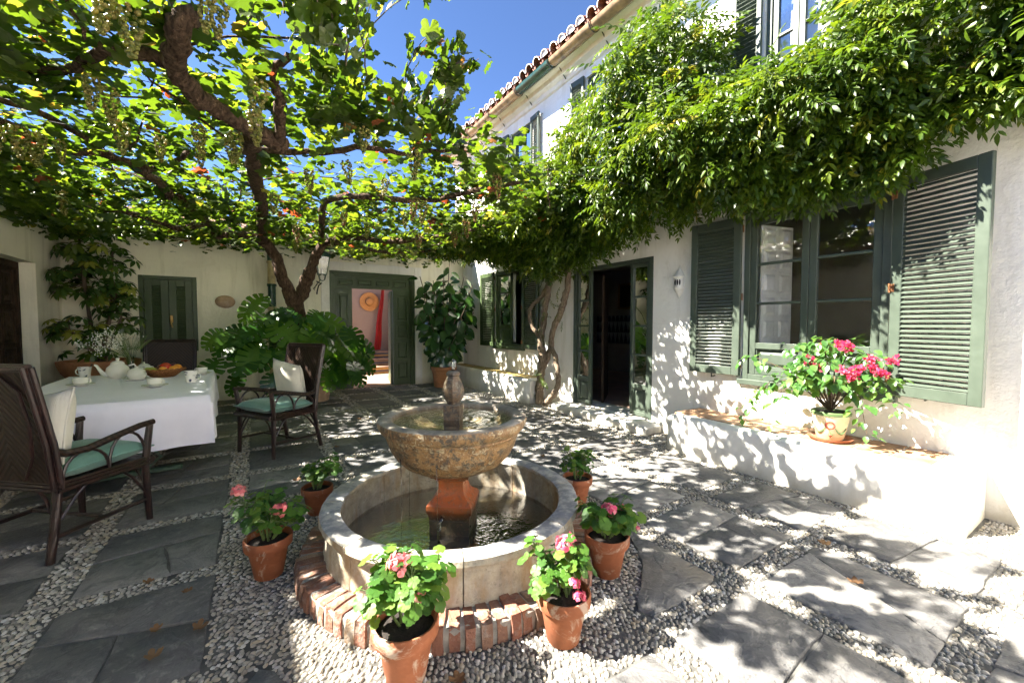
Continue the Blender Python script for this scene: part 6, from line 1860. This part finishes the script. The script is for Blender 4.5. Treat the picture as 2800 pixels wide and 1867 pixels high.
VL = [
    ('left_fork', [(.60, 7.78, 1.68), (.50, 7.74, 1.98), (.40, 7.70, 2.25), (.30, 7.66, 2.52), (.16, 7.55, 2.66)], .095, .085, 2),
    ('right_fork', [(.64, 7.78, 1.66), (.76, 7.74, 1.9), (.84, 7.70, 2.15), (.92, 7.66, 2.45), (1.02, 7.55, 2.68)], .085, .07, 3),
    ('right_fork', [(.66, 7.76, 1.72), (.70, 7.66, 2.0), (.80, 7.62, 2.22), (.90, 7.62, 2.5)], .05, .05, 31),
    ('limb', [(.16, 7.55, 2.66), (0.0, 7.55, 2.72), (-.25, 7.6, 2.71), (-.42, 7.62, 2.69), (-.44, 7.4, 2.80), (-.64, 7.25, 2.74), (-.84, 7.45, 2.70), (-1.17, 7.0, 2.74), (-1.60, 7.0, 2.76), (-2.1, 6.7, 2.8)], .065, .025, 4),
    ('limb', [(.16, 7.55, 2.66), (.15, 6.8, 2.70), (.12, 5.67, 2.72), (.08, 4.76, 2.70), (.04, 4.0, 2.70), (.02, 3.53, 2.66), (.11, 3.30, 2.62)], .062, .055, 5),
    ('limb', [(.20, 3.34, 2.60), (.10, 3.24, 2.60), (-.10, 3.11, 2.62), (-.24, 2.94, 2.64), (-.30, 2.78, 2.66), (-.28, 2.60, 2.68), (-.26, 2.46, 2.72), (-.17, 2.42, 2.76)], .054, .044, 6),
    ('limb', [(.19, 3.36, 2.60), (.19, 3.10, 2.66), (.17, 2.93, 2.74), (.14, 2.87, 2.82), (.22, 2.78, 2.92)], .036, .020, 7),
    ('limb', [(-.35, 2.80, 2.70), (-.51, 2.82, 2.72), (-.71, 3.09, 2.74), (-.93, 3.38, 2.76), (-1.3, 3.6, 2.8)], .034, .018, 8),
    ('limb', [(-.50, 7.2, 2.76), (-.61, 5.99, 2.74), (-.70, 5.71, 2.72), (-.74, 5.17, 2.72), (-.84, 4.79, 2.72), (-.95, 4.62, 2.72), (-1.23, 4.68, 2.74), (-1.5, 4.4, 2.78)], .045, .026, 9),
    ('limb', [(-.84, 4.79, 2.72), (-.73, 4.80, 2.71), (-.58, 4.66, 2.72), (-.41, 4.32, 2.76)], .030, .018, 10),
    ('limb', [(.05, 3.80, 2.70), (.43, 3.68, 2.72), (.78, 3.35, 2.72), (1.04, 3.36, 2.74), (1.5, 3.1, 2.8)], .028, .014, 11),
    ('limb', [(1.02, 7.55, 2.68), (.90, 6.6, 2.72), (.78, 4.84, 2.72), (1.63, 4.44, 2.72), (2.0, 3.85, 2.74), (2.4, 3.5, 2.8)], .045, .018, 12),
    ('limb', [(1.02, 7.55, 2.68), (1.32, 6.91, 2.72), (1.96, 6.78, 2.70), (2.48, 6.17, 2.72), (2.87, 5.07, 2.74), (3.2, 4.6, 2.8)], .050, .022, 13),
    ('limb', [(1.0, 7.6, 2.70), (1.5, 7.6, 2.74), (2.1, 7.7, 2.68), (2.6, 7.6, 2.72), (3.1, 7.2, 2.76)], .042, .02, 14),
    ('limb', [(-.95, 4.62, 2.72), (-1.15, 4.2, 2.78), (-1.6, 3.9, 2.8), (-2.1, 3.7, 2.85)], .024, .014, 15),
]
for nm, pts_, r0, r1, sd in VL: limb(nm, pts_, r0, r1, M['vine_bark'], vine, .014, sd)
rv = random.Random(8)
for k in range(40):                                    # thin canes
    x, y = rv.uniform(-2.2, 3.0), rv.uniform(2.7, 8.4); a = rv.uniform(0, 6.28); L_ = rv.uniform(.5, 1.2)
    MB().tube(wiggle([(x, y, 2.7), (x + math.cos(a) * L_ * .5, y + math.sin(a) * L_ * .5, rv.uniform(2.72, 2.9)), (x + math.cos(a) * L_, y + math.sin(a) * L_, rv.uniform(2.7, 3.05))], .02, 4, k), [.008] * 4 + [.006] * 4 + [.004], 5).build('cane', M['vine_bark'], vine, True)
# leaf canopy
def ymin(x): return np.interp(x, [-2.5, -1.3, -.9, -.45, .1, .3, .42, 1.0, 1.8, 2.4, 3.3], [3.3, 3.0, 2.62, 1.9, 1.55, 1.65, 2.42, 2.62, 2.75, 3.3, 4.2])
NL = 36000
X = rng.uniform(-2.38, 3.35, NL); Y = rng.uniform(1.5, 8.75, NL)
ok = Y > ymin(X) + rng.normal(0, .10, NL)
X = X[ok]; Y = Y[ok]
den = np.array([(.58 + .75 * noise.noise(Vector((x * 1.5, y * 1.5, 3.1))) + .45 * noise.noise(Vector((x * 3.9, y * 3.9, 9.0)))) for x, y in zip(X, Y)])
lean = np.interp(X, [-2.4, -.5, .6, 3.3], [.14, .02, -.20, -.05]) + np.interp(Y, [2, 3.5, 8.7], [-.02, -.02, 0.0])
hole = np.array([noise.noise(Vector((x * 1.15 + 4.0, y * 1.15, 7.7))) for x, y in zip(X, Y)])
open_ = ((X > -1.7) & (X < 2.2) & (Y < 5.6)) * np.clip((hole + .12) * 2.6, 0, .68)
keep = rng.random(len(X)) < np.clip((den + lean) * (1 - open_), .02, 1)
X = X[keep]; Y = Y[keep]
Zc = 2.80 + .10 * np.array([noise.noise(Vector((x * .9, y * .9, 1.0))) for x, y in zip(X, Y)])
Z = Zc + rng.normal(0, .085, len(X)) + (rng.random(len(X)) < .12) * rng.uniform(0, .28, len(X))
pos = [np.stack([X, Y, Z], 1)]
nrm = [np.stack([rng.normal(0, .42, len(X)), rng.normal(0, .42, len(X)), np.ones(len(X))], 1)]
# fringe hanging along the house wall on the left and rising shoots at the free edge
nf = 420
xs = rng.uniform(-2.38, -1.35, nf); ys = rng.uniform(4.6, 8.0, nf)
pos.append(np.stack([xs, ys, rng.uniform(2.50, 2.85, nf)], 1)); nrm.append(np.stack([rng.normal(.3, .5, nf), rng.normal(-.5, .5, nf), np.full(nf, .7)], 1))
shoots = MB(); SP = []
for k in range(30):
    x0_ = rv.uniform(-.3, 1.3) if k > 7 else rv.uniform(.15, .75); y0_ = float(ymin(x0_)) + rv.uniform(.05, .9)
    L_ = rv.uniform(.25, .55) if k > 7 else rv.uniform(.75, 1.15)
    a = rv.uniform(-2.6, -.3); lean_ = rv.uniform(.2, .75)
    P_ = [Vector((x0_, y0_, 2.8)), Vector((x0_ + math.cos(a) * L_ * lean_ * .4, y0_ + math.sin(a) * L_ * lean_ * .4, 2.8 + L_ * .55)), Vector((x0_ + math.cos(a) * L_ * lean_, y0_ + math.sin(a) * L_ * lean_, 2.8 + L_ * (1 - lean_ * .35)))]
    W_ = wiggle(P_, .012, 6, k)
    MB().tube(W_, [.005 - .003 * i / len(W_) for i in range(len(W_))], 5).build('shoot', M['stem_brown'], vine, True)
    for i, c_ in enumerate(W_):
        for rep in range(2):
            SP.append((c_.x + rv.uniform(-.07, .07), c_.y + rv.uniform(-.07, .07), c_.z + rv.uniform(-.06, .05)))
SP = np.array(SP); pos.append(SP); nrm.append(np.stack([rng.normal(-.5, .6, len(SP)), rng.normal(.2, .6, len(SP)), np.full(len(SP), .55)], 1))
pos = np.concatenate(pos); nrm = np.concatenate(nrm); n = len(pos)
dirs = np.stack([rng.normal(0, 1, n), rng.normal(0, 1, n), rng.normal(-.55, .35, n)], 1)
rot = frame_from(nrm, dirs)
scl = rng.uniform(.06, .115, n) * rng.choice([.85, 1.0, 1.25, 1.45], n)
rnd = np.clip(rng.beta(2.0, 2.6, n) * .86 + (rng.random(n) < .09) * .38 + np.where((pos[:, 0] > .3) & (rng.random(n) < .07), .3, 0), 0, .995)
VT = lobed(5, .30, 2, .45, 2, .30, .05)
near = nearest_in_view(pos, 300, scl)
mask = np.ones(n, bool); mask[near] = False
kind_ = rng.integers(0, 3, n)
VTS = [VT, lobed(5, .22, 2, .55, 8, .75, .07), lobed(3, .30, 3, .40, 5, .15, .06)]
for kk in range(3):
    mk = mask & (kind_ == kk)
    fol = link('foliage', instance_soup('foliage', *VTS[kk], pos[mk], rot[mk], scl[mk], M['vine_leaf'], rnd[mk]), vine, True)
    fol['kind'] = 'stuff'
VMS = [template_meshes('leaf', *v_, M['vine_leaf'], 10) for v_ in VTS]
for k in near: place('leaf', VMS[kind_[k]][int(rnd[k] * 9.99)], vine, pos[k], rot[k], float(scl[k]))
n_vine = n
# grape bunches
def bunch(seed, red):
    q_ = random.Random(seed); V = []; F = []; A_ = []; o_ = 0
    L_ = .20
    for i in range(58):
        t_ = i / 57; rad = .048 * (1 - t_) ** .7 * (.55 + .45 * min(1, t_ * 6)) + .004
        a = i * 2.4 + q_.uniform(-.4, .4); rr2 = rad * q_.uniform(.75, 1.0)
        c_ = np.array([rr2 * math.cos(a), rr2 * math.sin(a), -.025 - L_ * t_ + q_.uniform(-.006, .006)])
        r_ = q_.uniform(.0095, .0125)
        V.append(ico_v * r_ + c_); F.append(ico_f + o_); o_ += len(ico_v)
        A_.append(np.full(len(ico_v), min(.99, q_.uniform(.1, .75) + (red if q_.random() < .55 else 0))))
    return soup('grape_bunch', np.concatenate(V), np.concatenate(F), M['grape'], np.concatenate(A_))
GB = [bunch(i, 0) for i in range(4)] + [bunch(9, .4), bunch(10, .45)]
gp = [(-1.27, 4.06), (-1.20, 4.12), (-1.33, 4.0), (-1.1, 3.43), (-1.12, 4.21), (-.67, 3.01), (-.62, 3.08), (-.71, 3.42), (-.66, 3.47), (-.44, 2.2), (-.38, 2.25), (-.34, 2.32), (-.12, 1.99), (-.08, 2.07), (-.27, 3.35), (-.22, 3.4), (-.1, 3.38), (-.06, 3.36), (-.5, 3.72), (-.45, 3.7), (-.28, 3.68), (.04, 2.88), (.43, 3.85), (.40, 3.92), (.22, 4.69), (-1.61, 6.04), (.07, 2.51), (-1.55, 6.1), (-1.5, 5.6)]
gr = [(.63, 2.73), (.64, 3.43), (.81, 3.0), (1.02, 2.93), (1.38, 3.96), (1.5, 4.01), (1.74, 4.22), (2.02, 3.89), (2.24, 4.6), (1.75, 3.02), (1.93, 3.37), (1.0, 3.59), (1.55, 4.75), (.9, 4.9), (.75, 5.3), (1.3, 5.6), (2.0, 5.6), (2.4, 5.3), (1.6, 6.2), (1.0, 6.4), (.5, 6.0), (.6, 7.0), (1.4, 7.1)]
for i, (x, y) in enumerate(gp + gr):
    if i % 4 == 3: continue
    o = link('grape_bunch', GB[rv.randrange(4)] if i < len(gp) else GB[rv.choice([0, 1, 4, 5, 2])], vine)
    o.location = Vector((x, y, rv.uniform(2.60, 2.68))) - WL[vine.name]; o.rotation_euler = (rv.uniform(-.15, .15), rv.uniform(-.15, .15), rv.uniform(0, 6)); s_ = rv.uniform(.7, 1.1); o.scale = (s_, s_, s_)
for i, (a, b) in enumerate([((-2.39, 3.2, 2.74), (4.28, 2.9, 2.80)), ((-2.39, 4.1, 2.74), (4.28, 4.0, 2.80)), ((-2.39, 5.0, 2.74), (4.28, 5.2, 2.80)), ((-2.39, 6.0, 2.74), (4.28, 6.2, 2.80)), ((-2.39, 7.4, 2.74), (4.28, 7.3, 2.80)), ((-1.6, 8.84, 2.78), (-1.1, 2.2, 2.78)), ((1.6, 8.98, 2.78), (1.7, 2.3, 2.78))]):
    A_, B_ = Vector(a), Vector(b)
    wl_ = ['crossing wire of the vine trellis nearest the camera', 'second vine wire from the camera crossing to the main house', 'middle one of the five vine wires crossing the courtyard', 'fourth vine wire from the camera crossing the courtyard', 'farthest crossing vine wire close to the back wall', 'lengthwise vine wire above the table on the left', 'lengthwise vine wire running out from above the green gate'][i]
    tag(MB().tube([A_.lerp(B_, t_ / 8) - Vector((0, 0, .05 * math.sin(PI * t_ / 8))) for t_ in range(9)], .0022, 4).build('trellis_wire', M['iron']), wl_, 'wire', 'trellis wires over the courtyard')

# ------------------------------------------------------------ wisteria on the main house
wi = empty('wisteria', (4.12, 5.5, 0), 'wisteria with twisted grey trunk climbing the main house beside the door', 'vine')
wb = lambda nm, p, r0, r1, sd: limb(nm, p, r0, r1, M['wist_bark'], wi, .010, sd, 10, 5, .14, .25)
wb('trunk', [(4.10, 5.62, -.02), (4.12, 5.64, .25), (4.11, 5.60, .48), (4.05, 5.47, .76), (4.10, 5.58, 1.08), (4.14, 5.54, 1.43), (4.08, 5.44, 1.65), (4.10, 5.36, 2.0), (4.05, 5.3, 2.5)], .075, .045, 41)
wb('stem', [(4.12, 5.60, .30), (4.08, 5.52, .6), (4.14, 5.38, .93), (4.09, 5.25, 1.24), (4.12, 5.10, 1.52), (4.10, 4.97, 1.72), (4.10, 4.88, 2.0), (4.0, 4.8, 2.5)], .055, .045, 42)
wb('stem', [(4.10, 5.60, 1.12), (4.08, 5.78, 1.30), (4.06, 5.86, 1.50), (4.06, 5.78, 1.68), (4.08, 5.56, 1.80), (4.08, 5.36, 2.05), (4.0, 5.2, 2.5)], .034, .036, 43)
wb('stem', [(4.12, 5.30, .96), (4.07, 5.15, .84), (4.05, 5.06, .62), (4.05, 5.06, .40), (4.06, 5.2, .22), (4.06, 5.42, .03)], .036, .046, 44)
wb('limb', [(4.02, 4.95, 2.40), (4.0, 4.6, 2.68), (3.98, 4.2, 2.82), (3.95, 3.7, 2.86), (3.98, 3.2, 2.80), (3.95, 2.5, 2.9), (3.9, 1.6, 2.95), (3.9, .6, 3.0)], .05, .03, 45)
wb('limb', [(4.02, 4.7, 2.6), (3.85, 4.4, 2.75), (3.8, 3.9, 2.90), (3.85, 3.4, 3.3), (4.0, 3.1, 3.9), (4.1, 3.2, 4.5)], .04, .018, 46)
wb('limb', [(4.0, 5.2, 2.6), (3.9, 5.8, 2.75), (3.8, 6.6, 2.9), (3.7, 7.4, 2.9)], .035, .015, 47)
wb('limb', [(4.05, 5.3, 2.6), (4.0, 5.0, 3.2), (4.05, 4.6, 3.9), (4.1, 4.2, 4.4)], .03, .015, 48)
# pinnate leaves
lt_ = oval(1, .34, 3, .10, .22)
def pinnate(seed, n_=6):
    q_ = random.Random(seed); parts = []
    L_ = .26
    for i in range(n_):
        t_ = .12 + .80 * i / (n_ - 1); y = L_ * t_; z = -.10 * t_ * t_
        for s_ in (-1, 1):
            M4 = Matrix.Translation((0, y, z)) @ Matrix.Rotation(s_ * R(-62 + 14 * t_ + q_.uniform(-9, 9)), 4, 'Z') @ Matrix.Rotation(R(-24 + q_.uniform(-12, 12)), 4, 'X') @ Matrix.Rotation(s_ * R(q_.uniform(-15, 25)), 4, 'Y') @ Matrix.Scale((.078 if 0 < i < n_ - 1 else .062) * q_.uniform(.85, 1.1), 4)
            parts.append(tr(lt_, M4))
    M4 = Matrix.Translation((0, L_ * .94, -.09)) @ Matrix.Rotation(R(-30), 4, 'X') @ Matrix.Scale(.075, 4)
    parts.append(tr(lt_, M4))
    st3 = (np.array([(-.0012, 0, 0), (.0012, 0, 0), (.0012, L_ * .5, -.025), (-.0012, L_ * .5, -.025), (0, L_ * .95, -.09)], float), np.array([(0, 1, 2), (0, 2, 3), (3, 2, 4)]))
    return join(parts + [st3])
WT = [pinnate(i, 5 + i % 2) for i in range(2)]
botp = ([-.6, .5, .85, 1.1, 1.8, 2.6, 3.2, 3.6, 4.2, 4.6, 5.3, 5.9, 6.9, 7.8], [2.90, 2.85, 2.80, 2.56, 2.58, 2.66, 2.60, 2.54, 2.36, 2.24, 2.32, 2.66, 2.85, 2.9])
topp = ([-.6, .6, 1.2, 1.5, 2.0, 2.3, 2.6, 3.0, 3.5, 4.0, 4.5, 5.2, 6.0, 7.0, 7.8], [4.7, 4.4, 4.0, 3.42, 3.50, 3.62, 4.55, 4.85, 4.68, 4.25, 3.70, 3.35, 3.15, 3.05, 3.0])
thk = ([-.6, .5, 1.3, 1.7, 2.2, 3.0, 4.0, 5.0, 6.0, 7.8], [.50, .55, .60, .75, 1.0, 1.12, 1.10, 1.0, 1.1, 1.3])
NT_ = 3500                                             # leafy tufts
Yw = rng.uniform(-.5, 7.7, NT_); u = rng.random(NT_) ** 1.35
bt = np.interp(Yw, *botp); tpz = np.interp(Yw, *topp)
Zw = bt + (tpz - bt) * u
tw = np.interp(Yw, *thk) * np.where(Yw > 1.8, np.interp(u, [0, .10, .35, .75, 1], [.38, .75, 1.0, .72, .28]), np.interp(u, [0, .12, .45, .75, 1], [.30, .55, 1.0, .9, .45]))
tw = tw * (1 + .55 * np.array([noise.noise(Vector((y * 1.5, z * 1.7, 4.0))) for y, z in zip(Yw, Zw)]))
Xw = 4.20 - tw * np.where(rng.random(NT_) < .70, 1 - .25 * rng.random(NT_), rng.random(NT_))
ok = rng.random(NT_) < np.clip(.80 + 1.15 * np.array([noise.noise(Vector((y * 1.9, z * 2.2, 11.0))) for y, z in zip(Yw, Zw)]), .08, 1)
TC = np.stack([Xw, Yw, Zw], 1)[ok]; TU = u[ok]
ax = np.stack([rng.normal(-.8, .35, len(TC)), rng.normal(0, .55, len(TC)), rng.normal(.35, .5, len(TC))], 1)
hang = TU < .10
ax[hang, 2] = rng.normal(-1.0, .3, hang.sum())
ax /= np.linalg.norm(ax, axis=1)[:, None]
per = rng.integers(5, 10, len(TC))
own = np.repeat(np.arange(len(TC)), per); n = len(own)
pos = TC[own] + ax[own] * rng.uniform(-.10, .10, n)[:, None] + rng.normal(0, .035, (n, 3))
dirs = ax[own] * .8 + rng.normal(0, .62, (n, 3)); dirs[:, 2] -= .25
nrm = np.stack([rng.normal(-.45, .45, n), rng.normal(.1, .45, n), rng.normal(.75, .4, n)], 1)
pos[:, 0] = np.minimum(pos[:, 0], 4.25)
tuft_r = np.repeat(rng.normal(0, .14, len(TC)), per)
# sprigs on the trunk
sp_c = [(4.0, 5.30, 1.55), (3.98, 5.15, 1.75), (4.0, 5.38, 1.30), (4.0, 5.05, 1.45), (3.98, 5.40, .50), (3.96, 5.30, .42), (4.02, 4.98, 1.9)]
ex = np.concatenate([np.array(c_) + rng.normal(0, .05, (3, 3)) for c_ in sp_c])
pos = np.concatenate([pos, ex]); nrm = np.concatenate([nrm, np.tile([-.7, 0, .6], (len(ex), 1)) + rng.normal(0, .25, (len(ex), 3))]); dirs = np.concatenate([dirs, np.stack([rng.normal(-.3, .3, len(ex)), rng.normal(0, .8, len(ex)), rng.normal(-.6, .4, len(ex))], 1)])
n = len(pos)
rot = frame_from(nrm, dirs); scl = rng.uniform(.62, 1.15, n)
scl[-len(ex):] *= .6
rnd = np.clip(rng.beta(2.2, 2.4, n) * .85 + np.concatenate([tuft_r, np.zeros(len(ex))]) + (rng.random(n) < .03) * .4 + .10 * np.array([noise.noise(Vector((p[1] * 1.1, p[2] * 1.1, 2.0))) for p in pos]), 0, .995)
near = nearest_in_view(pos, 300, scl)
mask = np.ones(n, bool); mask[near] = False
half = rng.random(n) < .5
Vp = []
a_ = instance_soup('foliage', *WT[0], pos[mask & half], rot[mask & half], scl[mask & half], M['wist_leaf'], rnd[mask & half])
fo1 = link('foliage', a_, wi, True); fo1['kind'] = 'stuff'
a_ = instance_soup('foliage', *WT[1], pos[mask & ~half], rot[mask & ~half], scl[mask & ~half], M['wist_leaf'], rnd[mask & ~half])
fo2 = link('foliage', a_, wi, True); fo2['kind'] = 'stuff'
WM_ = template_meshes('leaf', *WT[0], M['wist_leaf'], 10)
for k in near: place('leaf', WM_[int(rnd[k] * 9.99)], wi, pos[k], rot[k], float(scl[k]))
# loose pale tendrils
for i, pts_ in enumerate([[(3.35, 1.55, 3.55), (3.25, 1.62, 3.3), (3.28, 1.6, 3.05), (3.2, 1.66, 2.95)], [(3.4, 1.9, 3.2), (3.28, 1.86, 3.0), (3.25, 2.0, 2.75)], [(3.9, 4.6, 4.1), (3.8, 4.5, 4.3), (3.75, 4.3, 4.45)], [(3.6, 3.4, 4.3), (3.5, 3.6, 4.0), (3.55, 3.75, 3.7)]]):
    MB().tube(wiggle(pts_, .015, 6, i + 70), .004, 5).build('tendril', M['stem'], wi, True)

# ------------------------------------------------------------ fallen leaves
DL = template_meshes('fallen_leaf', *lobed(5, .30, 2, .45, 6, -.8, .08), M['dry_leaf'], 4)
for i, (x, y) in enumerate([(-.38, 2.30), (-.30, 2.55), (-.22, 2.22), (-.36, 2.12), (-.48, 2.75), (.30, 3.9), (-.42, 1.88), (2.9, 1.05), (2.45, 3.3), (1.25, 6.0), (.75, 4.75), (3.55, 3.1), (.62, 1.36), (2.6, .8)]):
    o = bpy.data.objects.new('fallen_leaf', DL[i % 4]); COL.objects.link(o)
    o.location = (x, y, .022); o.rotation_euler = (rv.uniform(-.2, .2), rv.uniform(-.2, .2), rv.uniform(0, 6)); s_ = rv.uniform(.05, .085); o.scale = (s_,) * 3
    tag(o, ['dry leaf on the slab in front of the near chair', 'brown leaf beside the pebble band left of the fountain pots', 'dry leaf at the slab edge by the left pebble band', 'small brown leaf low on the left front slab', 'dry leaf on the pebble cross left of the stained pot', 'brown leaf on the sunny slab behind the left rear geranium', 'dry leaf at the bottom left corner of the paving', 'dry leaf on the sunlit crossing before the white bench', 'brown leaf in the dapple behind the fountain right side', 'dry leaf on the far slabs before the green gate', 'brown leaf on the slab near the chair right of the table', 'dry leaf close to the far end of the white bench', 'brown leaf on the pebbles between the two front geraniums', 'dry leaf on the bright slab at the lower right'][i], 'leaf', 'fallen leaves on the paving')
